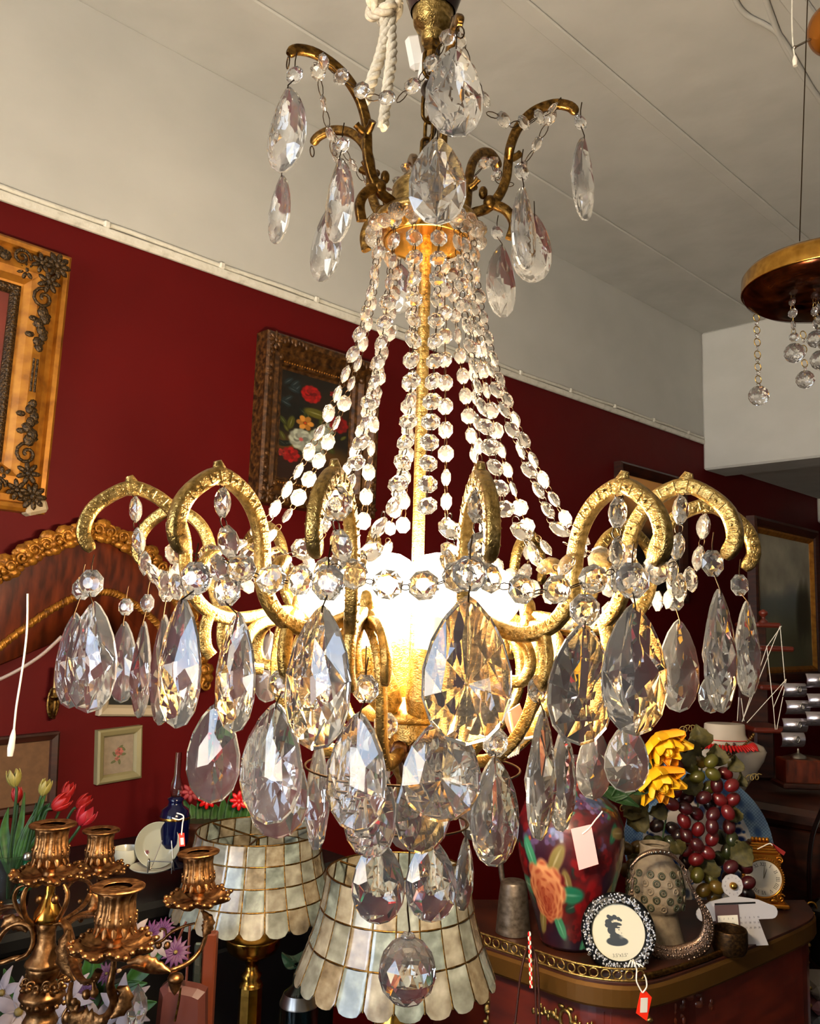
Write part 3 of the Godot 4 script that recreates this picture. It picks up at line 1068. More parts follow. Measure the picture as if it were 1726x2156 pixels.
func bulbs(ch: Node3D) -> void:
	var glow := mat("lit_bulb", Color(1, 0.97, 0.9), 0.3)
	glow.emission_enabled = true
	glow.emission = Color(1.0, 0.93, 0.8)
	glow.emission_energy_multiplier = 15.0
	var white := mat("bulb_neck", Color(0.93, 0.92, 0.9), 0.35)
	white.emission_enabled = true
	white.emission = Color(1.0, 0.9, 0.76)
	white.emission_energy_multiplier = 0.2
	for b in [[764, 1372, 672, 1182, 0.665], [836, 1350, 800, 1165, 0.745], [908, 1360, 940, 1165, 0.665], [974, 1372, 1052, 1196, 0.72]]:
		var base := W(b[0], b[1], b[4]) - hang
		var top := W(b[2], b[3], b[4]) - hang
		var up := (top - base).normalized()
		var h := 0.0765
		base = top - up * h
		var bs := facing(up.cross(Vector3(0.3, 0, 1)), up)
		var bulb := node(ch, "bulb", base, Basis(bs.x, up, bs.x.cross(up)).scaled_local(Vector3(0.95, 0.87, 0.95)))
		obj(bulb, "bulb_globe", Geo.new().lathe([Vector2(0.0001, 0.088), Vector2(0.009, 0.0868), Vector2(0.018, 0.083), Vector2(0.0255, 0.0755), Vector2(0.0292, 0.066), Vector2(0.0295, 0.0575), Vector2(0.0275, 0.048), Vector2(0.0235, 0.0395), Vector2(0.019, 0.031), Vector2(0.001, 0.031)], 32, Vector3.ZERO, 0, 0, true, false), glow)
		obj(bulb, "bulb_neck", Geo.new().lathe([Vector2(0.0188, 0.0305), Vector2(0.0165, 0.022), Vector2(0.0145, 0.010), Vector2(0.0132, 0.0)], 24), white)
		obj(bulb, "bulb_cap", Geo.new().lathe([Vector2(0.0115, 0.0), Vector2(0.0128, -0.002), Vector2(0.0115, -0.004), Vector2(0.0128, -0.006), Vector2(0.0115, -0.008), Vector2(0.0128, -0.010), Vector2(0.009, -0.016), Vector2(0.003, -0.018)], 20), M.steel_wire)
		obj(ch, "lamp_socket", Geo.new().lathe([Vector2(0.0136, -0.012), Vector2(0.0146, 0.0), Vector2(0.0153, 0.001), Vector2(0.0151, -0.004), Vector2(0.0138, -0.022), Vector2(0.0133, -0.038), Vector2(0.0133, -0.038), Vector2(0.0105, -0.048), Vector2(0.004, -0.053)], 28, Vector3.ZERO, 0, 0, true, false), M.aged_brass, base, Basis(bs.x, up, bs.x.cross(up)))
		obj(ch, "socket_liner", Geo.new().lathe([Vector2(0.0118, 0.0015), Vector2(0.0132, 0.001), Vector2(0.0132, -0.005), Vector2(0.0116, -0.006), Vector2(0.0116, 0.0)], 24, Vector3.ZERO, 0, 0, true, false), M.ceramic_white, base, Basis(bs.x, up, bs.x.cross(up)))
		var lamp := OmniLight3D.new()
		lamp.name = "bulb_light"
		lamp.light_color = Color(1.0, 0.9, 0.75)
		lamp.light_energy = 0.6
		lamp.light_size = 0.024
		lamp.omni_range = 12.0
		lamp.omni_attenuation = 2.0
		lamp.shadow_enabled = true
		lamp.position = Vector3(0, 0.06, 0)
		bulb.add_child(lamp, true)

func drops(ch: Node3D, y_rim: float) -> void:
	# [px, top, foot, width, distance, cut, octagon px, py, size] of every drop
	var list := [
		[200, 1266, 1502, 112, 0.62, 2, 191, 1228, 0.021], [160, 1290, 1492, 78, 0.70, 2, 172, 1240, 0.019],
		[263, 1308, 1480, 66, 0.80, 0, 265, 1278, 0.017], [304, 1308, 1512, 50, 0.76, 2, 310, 1270, 0.017],
		[347, 1294, 1527, 56, 0.68, 0, 352, 1243, 0.019], [386, 1258, 1534, 102, 0.50, 2, 410, 1218, 0.021],
		[502, 1288, 1544, 96, 0.52, 2, 478, 1242, 0.021], [680, 1274, 1582, 152, 0.46, 2, 690, 1227, 0.0205],
		[985, 1252, 1570, 196, 0.455, 0, 989, 1208, 0.0205], [1228, 1310, 1570, 148, 0.52, 0, 1231, 1284, 0.0205],
		[1333, 1270, 1550, 146, 0.49, 2, 1331, 1222, 0.022], [1428, 1304, 1500, 92, 0.72, 2, 1421, 1266, 0.017],
		[1512, 1240, 1502, 80, 0.54, 2, 1500, 1186, 0.018], [1494, 1420, 1502, 50, 0.66, 0, -1, -1, 0.0],
		[1571, 1265, 1468, 62, 0.635, 2, 1557, 1232, 0.017], [570, 1330, 1480, 70, 0.80, 0, 568, 1300, 0.017],
		# second tier
		[455, 1480, 1692, 120, 0.62, 0, -1, -1, 0.0], [583, 1478, 1738, 142, 0.56, 0, 592, 1440, 0.019],
		[592, 1560, 1766, 132, 0.62, 0, -1, -1, 0.0], [673, 1560, 1792, 62, 0.68, 2, -1, -1, 0.0],
		[757, 1498, 1754, 138, 0.56, 0, 770, 1450, 0.019], [938, 1506, 1732, 172, 0.53, 0, -1, -1, 0.0],
		[1040, 1593, 1826, 112, 0.60, 1, 1043, 1562, 0.02], [1143, 1494, 1768, 76, 0.56, 2, 1134, 1450, 0.019],
		[1186, 1528, 1750, 66, 0.60, 1, -1, -1, 0.0], [1252, 1530, 1684, 80, 0.72, 2, -1, -1, 0.0],
		[1322, 1520, 1670, 96, 0.66, 0, -1, -1, 0.0], [800, 1525, 1700, 60, 0.80, 1, 812, 1512, 0.017],
		# third tier and the cluster at the bottom
		[784, 1590, 1808, 124, 0.63, 0, -1, -1, 0.0], [896, 1580, 1798, 128, 0.61, 0, -1, -1, 0.0],
		[856, 1630, 1790, 90, 0.76, 2, -1, -1, 0.0], [1000, 1610, 1770, 70, 0.76, 2, -1, -1, 0.0],
		[795, 1764, 1946, 118, 0.64, 1, -1, -1, 0.0], [906, 1762, 1942, 114, 0.63, 1, -1, -1, 0.0],
		[980, 1762, 1916, 46, 0.70, 1, -1, -1, 0.0], [712, 1570, 1700, 60, 0.78, 0, -1, -1, 0.0],
		# crown
		[608, 183, 362, 80, 0.60, 1, 620, 158, 0.015], [594, 368, 511, 48, 0.73, 1, -1, -1, 0.0],
		[716, 332, 512, 62, 0.62, 1, 720, 306, 0.015], [691, 440, 592, 66, 0.80, 1, -1, -1, 0.0],
		[960, 98, 290, 118, 0.57, 2, -1, -1, 0.0], [921, 288, 474, 116, 0.585, 2, -1, -1, 0.0],
		[1228, 288, 464, 52, 0.67, 2, 1222, 258, 0.014], [1101, 392, 564, 56, 0.62, 1, 1098, 362, 0.015],
		[1124, 450, 596, 84, 0.74, 1, -1, -1, 0.0], [1056, 514, 668, 66, 0.82, 2, 1046, 490, 0.015],
		[843, 556, 660, 62, 0.80, 1, -1, -1, 0.0],
	]
	for d in list:
		pendant(ch, d[0], d[1], d[2], d[3], d[4], d[5], d[6], d[7], d[8])
	# wire rings that tie single octagons near the brackets
	for o in [[600, 1442, 0.64], [768, 1452, 0.60], [812, 1527, 0.62], [1133, 1452, 0.60], [1042, 1566, 0.60], [640, 1452, 0.66], [1190, 1300, 0.62], [1290, 1290, 0.66]]:
		var p: Vector3 = W(o[0], o[1], o[2]) - hang
		var s := node(ch, "single_octagon", p)
		octagon(s, Vector3.ZERO, 0.019, Vector3.UP, Vector3(rng.randf_range(-0.6, 0.6), 0, 1))
		obj(s, "wire_pin", Geo.new().tube([Vector3(0, 0.008, 0), Vector3(0, 0.03, 0)], 0.0005, null, 5), M.wire)
	# facetted ball at the very bottom
	var top := W(868, 1938, AX) - hang
	var foot := W(864, 2118, AX) - hang
	var d: float = (W(864, 1972, AX) - hang).y - foot.y
	var bn := node(ch, "crystal_ball", Vector3(0, foot.y + d * 0.5, 0))
	obj(bn, "facetted_ball", gem["ball"], M.crystal, Vector3.ZERO, Basis(Vector3.RIGHT, PI / 2).scaled_local(Vector3(d * 0.9, d * 0.9, d)))
	obj(bn, "ball_cap", Geo.new().lathe([Vector2(0.004, d * 0.45), Vector2(0.006, d * 0.5), Vector2(0.004, d * 0.55), Vector2(0.0015, d * 0.56)], 10), M.crystal)
	obj(bn, "wire_pin", Geo.new().tube([Vector3(0, d * 0.5, 0), Vector3(0.001, d * 0.6, 0), Vector3(-0.001, d * 0.9, 0), Vector3(0, top.y - foot.y + 0.12, 0)], 0.0007, null, 6), M.wire)

# ---------------------------------------------------------------- painted pictures
func dab(im: Image, x: float, y: float, r: float, c: Color, soft := 0.5, sx := 1.0, turn := 0.0) -> void:
	var w := im.get_width()
	var h := im.get_height()
	var ct := cos(turn)
	var st := sin(turn)
	var big := r * maxf(sx, 1.0)
	for j in range(maxi(0, int(y - big) - 1), mini(h, int(y + big) + 2)):
		for i in range(maxi(0, int(x - big) - 1), mini(w, int(x + big) + 2)):
			var dx := ((i - x) * ct + (j - y) * st) / sx
			var dy := -(i - x) * st + (j - y) * ct
			var d := sqrt(dx * dx + dy * dy) / r
			if d < 1.0:
				var a := clampf((1.0 - d) / maxf(soft, 0.01), 0.0, 1.0) * c.a
				im.set_pixel(i, j, im.get_pixel(i, j).lerp(Color(c.r, c.g, c.b), a))

func flower(im: Image, x: float, y: float, r: float, petal: Color, heart: Color, n := 8, rings := 2) -> void:
	for q in rings:
		var rr := r * (1.0 - q * 0.4)
		for k in n:
			var a := TAU * (k + 0.5 * q) / n
			var c := petal.darkened(0.22 * float(k % 2) + 0.1 * q * (k % 3))
			dab(im, x + cos(a) * rr * 0.62, y + sin(a) * rr * 0.62, rr * 0.42, c, 0.35, 1.25, a)
	dab(im, x, y, r * 0.24, heart, 0.6)

func leaf(im: Image, x: float, y: float, r: float, turn: float, c: Color) -> void:
	dab(im, x, y, r * 0.42, c, 0.3, 2.3, turn)
	dab(im, x, y, r * 0.08, c.lightened(0.25), 0.8, 9.0, turn)

func ground(w: int, h: int, sd: int, a: Color, b: Color, freq := 0.02) -> Image:
	var im := Image.create(w, h, false, Image.FORMAT_RGB8)
	var f := FastNoiseLite.new()
	f.seed = sd
	f.frequency = freq
	for j in h:
		for i in w:
			im.set_pixel(i, j, a.lerp(b, clampf(0.5 + 0.9 * f.get_noise_2d(i, j), 0, 1)))
	return im

func picture_mat(called: String, im: Image, rough := 0.5) -> StandardMaterial3D:
	var m := mat(called, Color.WHITE, rough)
	m.albedo_texture = ImageTexture.create_from_image(im)
	m.texture_repeat = false
	return m

func rect(w: float, h: float) -> PackedVector2Array:
	return PackedVector2Array([Vector2(-w / 2, -h / 2), Vector2(w / 2, -h / 2), Vector2(w / 2, h / 2), Vector2(-w / 2, h / 2)])

func frame_sides(t: Node3D, w: float, h: float, profile: Array, m: Material, called := "frame_side") -> void:
	# four mitred lengths; the profile is (distance in from the outer edge, height above the wall)
	var corners := [Vector3(-w / 2, h / 2, 0), Vector3(w / 2, h / 2, 0), Vector3(w / 2, -h / 2, 0), Vector3(-w / 2, -h / 2, 0)]
	for k in 4:
		var a: Vector3 = corners[k]
		var b: Vector3 = corners[(k + 1) % 4]
		var d := (b - a).normalized()
		var inw := Vector3(0, 0, 1).cross(d) * -1.0
		var ra := PackedVector3Array()
		var rb := PackedVector3Array()
		for p in profile:
			ra.append(a + d * p.x + inw * p.x + Vector3(0, 0, p.y))
			rb.append(b - d * p.x + inw * p.x + Vector3(0, 0, p.y))
		obj(t, called, Geo.new().grid([ra, rb], true, true, true, false), m)

func rosette(g: Geo, at: Vector3, r: float, n := 8) -> void:
	for k in n:
		var a := TAU * k / n
		g.ball(at + Vector3(cos(a) * r * 0.6, sin(a) * r * 0.6, r * 0.1), r * 0.42, Vector3(1.15, 0.55, 0.5), 8, Basis(Vector3(0, 0, 1), a))
	g.ball(at + Vector3(0, 0, r * 0.2), r * 0.28, Vector3(1, 1, 0.8), 8)

func scroll(g: Geo, at: Vector3, r: float, turn := 0.0, hand := 1.0, thick := 0.0035) -> void:
	var pts := []
	for k in 16:
		var f := k / 15.0
		var a := turn + hand * f * TAU * 1.4
		pts.append(at + Vector3(cos(a), sin(a), 0) * r * (1.0 - 0.85 * f) + Vector3(0, 0, 0.004 * f))
	g.tube(pts, thick, null, 6)

func wall_basis(roll := 0.0) -> Basis:
	return Basis(wall_d, Vector3.UP, wall_n) * Basis(Vector3(0, 0, 1), roll)

func build_wall_things() -> void:
	# ---- large gold frame at the left edge
	var tr := on_wall(137, 543, 0.0)
	var br := on_wall(84, 1077, 0.0)
	var h := tr.y - br.y
	var w := 0.74
	var t := thing("gold_framed_painting", (tr + br) * 0.5 - wall_d * (w / 2), "large painting in a wide gold frame with dark floral ornaments, cut by the left edge", "painting", "", wall_basis(-0.022))
	frame_sides(t, w, h, [Vector2(0, 0), Vector2(0, 0.03), Vector2(0.006, 0.036), Vector2(0.014, 0.034), Vector2(0.018, 0.026), Vector2(0.03, 0.03), Vector2(0.046, 0.044), Vector2(0.062, 0.046), Vector2(0.074, 0.038), Vector2(0.084, 0.026), Vector2(0.09, 0.024), Vector2(0.09, 0)], M.gold_leaf)
	# the inner border, studded
	var inner := node(t, "inner_border")
	frame_sides(inner, w - 0.174, h - 0.174, [Vector2(0, 0.0), Vector2(0, 0.024), Vector2(0.006, 0.028), Vector2(0.014, 0.026), Vector2(0.018, 0.018), Vector2(0.018, 0)], M.antique_ornament, "border_side")
	var studs := Geo.new()
	for k in 34:
		var f := (k + 0.5) / 34.0
		studs.ball(Vector3(w / 2 - 0.0965, lerpf(-h / 2 + 0.11, h / 2 - 0.11, f), 0.027), 0.0042, Vector3(1, 1.6, 0.8), 6)
		studs.ball(Vector3(-w / 2 + 0.0965, lerpf(-h / 2 + 0.11, h / 2 - 0.11, f), 0.027), 0.0042, Vector3(1, 1.6, 0.8), 6)
		studs.ball(Vector3(lerpf(-w / 2 + 0.11, w / 2 - 0.11, f), h / 2 - 0.0965, 0.027), 0.0042, Vector3(1.6, 1, 0.8), 6)
	var so := obj(inner, "border_studs", studs, M.antique_ornament)
	so.set_meta("kind", "stuff")
	for sy in [1.0, -1.0]:
		for sx in [1.0, -1.0]:
			var o := Geo.new()
			rosette(o, Vector3(sx * (w / 2 - 0.03), sy * (h / 2 - 0.03), 0.036), 0.026, 9)
			rosette(o, Vector3(sx * (w / 2 - 0.062), sy * (h / 2 - 0.038), 0.044), 0.02, 7)
			rosette(o, Vector3(sx * (w / 2 - 0.045), sy * (h / 2 - 0.072), 0.044), 0.022, 7)
			rosette(o, Vector3(sx * (w / 2 - 0.088), sy * (h / 2 - 0.06), 0.04), 0.018, 7)
			scroll(o, Vector3(sx * (w / 2 - 0.052), sy * (h / 2 - 0.108), 0.046), 0.022, 1.5, sx)
			scroll(o, Vector3(sx * (w / 2 - 0.1), sy * (h / 2 - 0.04), 0.046), 0.018, 0.0, sx)
			for k in 7:
				o.ball(Vector3(sx * (w / 2 - 0.05 + 0.006 * sin(k * 2.1)), sy * (h / 2 - 0.135 - k * 0.012), 0.046), 0.0115 - k * 0.0006, Vector3(1.0, 1.1, 0.55), 8)
				o.ball(Vector3(sx * (w / 2 - 0.056 + 0.014 * cos(k * 2.3)), sy * (h / 2 - 0.14 - k * 0.011), 0.044), 0.0075, Vector3(1.4, 0.8, 0.5), 6)
				o.ball(Vector3(sx * (w / 2 - 0.13 - k * 0.012), sy * (h / 2 - 0.045 + 0.005 * sin(k * 2.1)), 0.046), 0.011 - k * 0.0006, Vector3(1.1, 1.0, 0.55), 8)
			obj(t, "corner_ornament", o, M.antique_ornament)
	var rod := Geo.new()
	for dx in [-0.003, 0.004]:
		rod.tube([Vector3(w / 2 - 0.054 + dx, h / 2 - 0.23, 0.045), Vector3(w / 2 - 0.054 + dx, -h / 2 + 0.23, 0.045)], 0.0026, null, 8)
	obj(t, "side_reed", rod, M.antique_ornament)
	var cw := w - 0.21
	var chh := h - 0.21
	var im := ground(256, 256, 51, Color(0.2, 0.12, 0.1), Color(0.36, 0.16, 0.12), 0.012)
	for k in 40:
		dab(im, rng.randf_range(150, 256), rng.randf_range(0, 256), rng.randf_range(12, 34), Color(0.45, 0.16, 0.12, 0.35), 0.9, 1.6, rng.randf() * 3)
	dab(im, 196, 40, 60, Color(0.17, 0.13, 0.13, 0.8), 0.9, 1.2, 1.4)
	dab(im, 250, 60, 40, Color(0.45, 0.17, 0.13, 0.8), 0.8, 2.2, 1.5)
	dab(im, 232, 142, 26, Color(0.82, 0.7, 0.55), 0.5, 1.2, 0.3)
	for k in 6:
		dab(im, 232 - 4 * k, 168 + 9 * k, 13, Color(0.6, 0.1, 0.07), 0.5, 2.6, 0.25)
		dab(im, 230 - 4 * k, 174 + 9 * k, 6, Color(0.2, 0.03, 0.04), 0.6, 3.2, 0.25)
	obj(t, "canvas", Geo.new().plate(rect(cw, chh), 0.006, 0.012), picture_mat("red_drapery_canvas", im, 0.55))
	# a chipped corner of bare plaster
	obj(t, "bare_corner", Geo.new().box(Vector3(w / 2 - 0.018, -h / 2 + 0.011, 0.022), Vector3(0.042, 0.026, 0.036), 0.006, Basis(Vector3(0, 0, 1), 0.35)), mat("bare_gesso", Color(0.62, 0.55, 0.44), 0.8))

	# ---- flower still life in a carved frame
	tr = on_wall(541, 703)
	br = on_wall(520, 1060)
	h = tr.y - br.y
	w = (on_wall(778, 778) - tr).dot(wall_d)
	t = thing("still_life_painting", (tr + br) * 0.5 + wall_d * (w / 2), "flower still life in a carved brown and gold frame behind the bead strands", "painting", "", wall_basis(-0.008))
	frame_sides(t, w, h, [Vector2(0, 0), Vector2(0, 0.045), Vector2(0.006, 0.05), Vector2(0.018, 0.048), Vector2(0.026, 0.036), Vector2(0.036, 0.03), Vector2(0.046, 0.034), Vector2(0.05, 0.03), Vector2(0.056, 0.022), Vector2(0.064, 0.02), Vector2(0.068, 0.012), Vector2(0.074, 0.01), Vector2(0.074, 0)], M.carved_frame)
	for sx in [1.0, -1.0]:
		for sy in [1.0, -1.0]:
			var o := Geo.new()
			rosette(o, Vector3(sx * (w / 2 - 0.022), sy * (h / 2 - 0.022), 0.048), 0.022, 8)
			for k in 8:
				o.ball(Vector3(sx * (w / 2 - 0.012 - 0.004 * sin(k * 2.0)), sy * (h / 2 - 0.04 - k * 0.011), 0.046), 0.008, Vector3(1.1, 0.8, 0.7), 7)
				o.ball(Vector3(sx * (w / 2 - 0.04 - k * 0.011), sy * (h / 2 - 0.012 - 0.004 * sin(k * 2.0)), 0.046), 0.008, Vector3(0.8, 1.1, 0.7), 7)
			o.ball(Vector3(sx * (w / 2 - 0.052), sy * (h / 2 - 0.052), 0.03), 0.009, Vector3.ONE, 8)
			obj(t, "corner_ornament", o, M.carved_frame)
	var beads := Geo.new()
	for k in 30:
		beads.ball(Vector3(lerpf(-w / 2 + 0.07, w / 2 - 0.07, k / 29.0), h / 2 - 0.058, 0.022), 0.0026, Vector3.ONE, 6)
		beads.ball(Vector3(lerpf(-w / 2 + 0.07, w / 2 - 0.07, k / 29.0), -h / 2 + 0.058, 0.022), 0.0026, Vector3.ONE, 6)
	obj(t, "bead_moulding", beads, M.gilt_wood).set_meta("kind", "stuff")
	cw = w - 0.14
	chh = h - 0.14
	im = ground(220, 380, 52, Color(0.045, 0.05, 0.045), Color(0.12, 0.085, 0.05), 0.012)
	dab(im, 170, 90, 110, Color(0.2, 0.14, 0.07, 0.7), 0.9)
	dab(im, 60, 330, 120, Color(0.36, 0.24, 0.05, 0.9), 0.4, 2.4, 0.05)
	dab(im, 70, 372, 110, Color(0.14, 0.07, 0.04, 0.95), 0.4, 3.0, 0.05)
	for k in 26:
		leaf(im, rng.randf_range(10, 200), rng.randf_range(110, 290), rng.randf_range(14, 30), rng.randf() * 6, [Color(0.1, 0.14, 0.05), Color(0.2, 0.22, 0.06), Color(0.06, 0.09, 0.06), Color(0.26, 0.26, 0.06)][k % 4])
	for k in 8:
		leaf(im, rng.randf_range(10, 50), rng.randf_range(20, 130), 22, rng.randf() * 6, Color(0.1, 0.14, 0.15))
	leaf(im, 110, 130, 46, 0.1, Color(0.32, 0.3, 0.07))
	flower(im, 92, 66, 30, Color(0.62, 0.06, 0.05), Color(0.3, 0.03, 0.03), 12)
	flower(im, 160, 44, 11, Color(0.55, 0.14, 0.14), Color(0.5, 0.1, 0.1), 5)
	flower(im, 78, 172, 26, Color(0.78, 0.52, 0.2), Color(0.7, 0.25, 0.05), 6, 1)
	flower(im, 68, 232, 36, Color(0.66, 0.68, 0.62), Color(0.7, 0.3, 0.3), 12)
	flower(im, 128, 216, 36, Color(0.68, 0.7, 0.64), Color(0.6, 0.5, 0.2), 12)
	flower(im, 108, 272, 34, Color(0.64, 0.66, 0.6), Color(0.6, 0.5, 0.2), 12)
	flower(im, 152, 172, 20, Color(0.62, 0.64, 0.58), Color(0.6, 0.55, 0.3), 9)
	flower(im, 40, 292, 26, Color(0.62, 0.08, 0.07), Color(0.4, 0.05, 0.05), 8)
	flower(im, 14, 290, 13, Color(0.6, 0.16, 0.14), Color(0.5, 0.1, 0.1), 6)
	flower(im, 196, 330, 28, Color(0.6, 0.1, 0.09), Color(0.4, 0.05, 0.05), 9)
	flower(im, 184, 150, 30, Color(0.5, 0.05, 0.05), Color(0.3, 0.05, 0.05), 9)
	obj(t, "canvas", Geo.new().plate(rect(cw, chh), 0.004, 0.010), picture_mat("still_life_canvas", im, 0.4))

	# ---- dark picture beside the beam, and a landscape farther on
	tr = on_wall(1292, 972)
	w = (on_wall(1432, 1004) - tr).dot(wall_d)
	h = tr.y - on_wall(1290, 1260).y
	t = thing("dark_framed_picture", on_wall(1292, 972) + wall_d * (w / 2) - Vector3(0, h / 2, 0), "dark framed picture with a glowing orange sky, behind the right-hand brass arms", "painting", "", wall_basis())
	frame_sides(t, w, h, [Vector2(0, 0), Vector2(0, 0.03), Vector2(0.008, 0.034), Vector2(0.03, 0.022), Vector2(0.04, 0.014), Vector2(0.04, 0)], M.dark_wood)
	im = ground(128, 192, 53, Color(0.12, 0.07, 0.03), Color(0.3, 0.17, 0.07), 0.02)
	dab(im, 60, 20, 80, Color(0.85, 0.6, 0.32, 1.0), 0.6, 1.8)
	dab(im, 90, 70, 34, Color(0.7, 0.33, 0.12, 0.8), 0.8, 1.6)
	dab(im, 64, 170, 90, Color(0.06, 0.04, 0.03, 0.9), 0.5, 1.6)
	obj(t, "canvas", Geo.new().plate(rect(w - 0.07, h - 0.07), 0.004, 0.010), picture_mat("sunset_canvas", im, 0.5))

	var a := W(1570, 1086, 3.0)
	var b2 := W(1708, 1160, 3.42)
	var dx := (b2 - a) * Vector3(1, 0, 1)
	w = dx.length()
	dx = dx.normalized()
	var fb := Basis(dx, Vector3.UP, dx.cross(Vector3.UP))
	h = a.y - W(1574, 1440, 3.0).y
	t = thing("landscape_painting", a + dx * (w / 2) - Vector3(0, h / 2, 0), "misty mountain landscape in a dark frame with a gold inner edge", "painting", "", fb)
	frame_sides(t, w, h, [Vector2(0, 0), Vector2(0, 0.03), Vector2(0.01, 0.034), Vector2(0.03, 0.028), Vector2(0.036, 0.02), Vector2(0.036, 0)], M.dark_wood)
	var inb := node(t, "gilt_slip")
	frame_sides(inb, w - 0.07, h - 0.07, [Vector2(0, 0.0), Vector2(0, 0.022), Vector2(0.008, 0.024), Vector2(0.02, 0.012), Vector2(0.02, 0)], M.gold_leaf, "slip_side")
	im = ground(160, 200, 54, Color(0.56, 0.54, 0.48), Color(0.7, 0.68, 0.6), 0.015)
	for k in 9:
		dab(im, rng.randf_range(0, 160), rng.randf_range(95, 120), rng.randf_range(20, 34), Color(0.42, 0.45, 0.47, 0.7), 0.6)
	dab(im, 80, 190, 110, Color(0.34, 0.34, 0.24, 0.9), 0.7, 1.6)
	for k in 7:
		dab(im, 120 + 5 * k, 120 - 9 * (k % 3), 12, Color(0.2, 0.2, 0.14, 0.85), 0.7, 4.0, PI / 2)
	obj(t, "canvas", Geo.new().plate(rect(w - 0.1, h - 0.1), 0.004, 0.010), picture_mat("mountain_canvas", im, 0.6))

	# ---- small pictures low on the wall
	a = on_wall(204, 1530)
	var c := on_wall(286, 1642)
	w = (on_wall(296, 1532) - a).dot(wall_d)
	h = a.y - on_wall(192, 1645).y
	t = thing("rose_picture", (a + c) * 0.5, "small picture of a pink rose in a pale wooden frame", "picture", "", wall_basis(0.05))
	frame_sides(t, w, h, [Vector2(0, 0), Vector2(0, 0.016), Vector2(0.004, 0.019), Vector2(0.012, 0.016), Vector2(0.016, 0.010), Vector2(0.016, 0)], mat("pale_frame", Color(0.5, 0.46, 0.32), 0.5))
	im = ground(128, 160, 55, Color(0.5, 0.44, 0.37), Color(0.55, 0.49, 0.41), 0.03)
	for k in 7:
		leaf(im, 62 + 20 * cos(k * 1.3), 82 + 30 * sin(k * 1.1), 13, k * 1.4, Color(0.3, 0.32, 0.17))
	flower(im, 66, 70, 16, Color(0.66, 0.36, 0.31), Color(0.6, 0.25, 0.22), 7)
	flower(im, 58, 96, 9, Color(0.66, 0.4, 0.33), Color(0.6, 0.25, 0.22), 6)
	obj(t, "print", Geo.new().plate(rect(w - 0.024, h - 0.024), 0.003, 0.008), picture_mat("rose_print", im, 0.7))

	a = on_wall(-70, 1548)
	w = (on_wall(122, 1541) - a).dot(wall_d)
	h = a.y - on_wall(-60, 1720).y
	t = thing("brown_board_picture", on_wall(122, 1541) - wall_d * (w / 2) - Vector3(0, h / 2, 0), "plain brown picture in a thin black frame, low at the left edge", "picture", "", wall_basis(0.03))
	frame_sides(t, w, h, [Vector2(0, 0), Vector2(0, 0.016), Vector2(0.004, 0.018), Vector2(0.014, 0.014), Vector2(0.016, 0.008), Vector2(0.016, 0)], M.dark_wood)
	im = ground(128, 128, 56, Color(0.36, 0.24, 0.13), Color(0.42, 0.29, 0.17), 0.05)
	obj(t, "panel", Geo.new().plate(rect(w - 0.024, h - 0.024), 0.003, 0.008), picture_mat("brown_panel", im, 0.7))

	a = on_wall(200, 1506)
	w = 0.19
	h = 0.27
	var rb := wall_basis(-0.06)
	t = thing("white_framed_picture", a + rb * Vector3(w / 2, h / 2, 0.0), "white framed dark picture partly hidden behind the left crystal drops", "picture", "", rb)
	frame_sides(t, w, h, [Vector2(0, 0), Vector2(0, 0.016), Vector2(0.004, 0.02), Vector2(0.016, 0.016), Vector2(0.022, 0.008), Vector2(0.022, 0)], mat("white_frame", Color(0.66, 0.6, 0.5), 0.5))
	im = ground(96, 128, 57, Color(0.03, 0.05, 0.02), Color(0.08, 0.07, 0.03), 0.04)
	flower(im, 66, 60, 12, Color(0.7, 0.15, 0.04), Color(0.6, 0.2, 0.05), 7)
	leaf(im, 48, 92, 26, 0.4, Color(0.1, 0.16, 0.04))
	obj(t, "canvas", Geo.new().plate(rect(w - 0.034, h - 0.034), 0.003, 0.008), picture_mat("poppy_canvas", im, 0.6))

	# ---- gilt arched crest at the left
	var o0 := on_wall(185, 1243, 0.02)
	t = thing("gilt_arched_frame", o0, "arched walnut frame with a carved gilt crest and a rope moulding, behind the leftmost drops", "frame", "", wall_basis())
	var loc := func(px: float, py: float, off: float) -> Vector3:
		var q := on_wall(px, py, 0.0) - o0
		return Vector3(q.dot(wall_d), q.y, off)
	var rope := []
	for p in [[-90, 1430], [-40, 1382], [0, 1347], [75, 1293], [130, 1262], [165, 1250], [195, 1246], [230, 1252], [270, 1276], [305, 1305], [335, 1345], [352, 1395], [358, 1440]]:
		rope.append(loc.call(p[0], p[1], 0.02))
	rope = smooth_path(rope, 8)
	var rx := []
	for k in rope.size():
		rx.append(0.0062 * (1.0 + 0.12 * (k % 2)))
	var rg := Geo.new()
	rg.tube(rope, rx, null, 8)
	var twist := []
	for k in 420:
		var f := k / 419.0 * (rope.size() - 1.001)
		var p: Vector3 = rope[int(f)].lerp(rope[int(f) + 1], f - int(f))
		var tg: Vector3 = (rope[int(f) + 1] - rope[int(f)]).normalized()
		var nn := tg.cross(Vector3(0, 0, 1)).normalized()
		twist.append(p + nn * 0.0062 * cos(k * 0.9) + Vector3(0, 0, 1) * 0.0062 * sin(k * 0.9))
	rg.tube(twist, 0.0022, null, 5)
	obj(t, "rope_moulding", rg, M.gilt_wood)
	var crest := []
	for p in [[-110, 1275], [-60, 1236], [0, 1198], [50, 1166], [100, 1146], [140, 1130], [180, 1124], [230, 1140], [285, 1176], [335, 1230], [372, 1300], [392, 1370], [400, 1440]]:
		crest.append(loc.call(p[0], p[1], 0.02))
	crest = smooth_path(crest, 8)
	var ven_a := PackedVector3Array()
	var ven_b := PackedVector3Array()
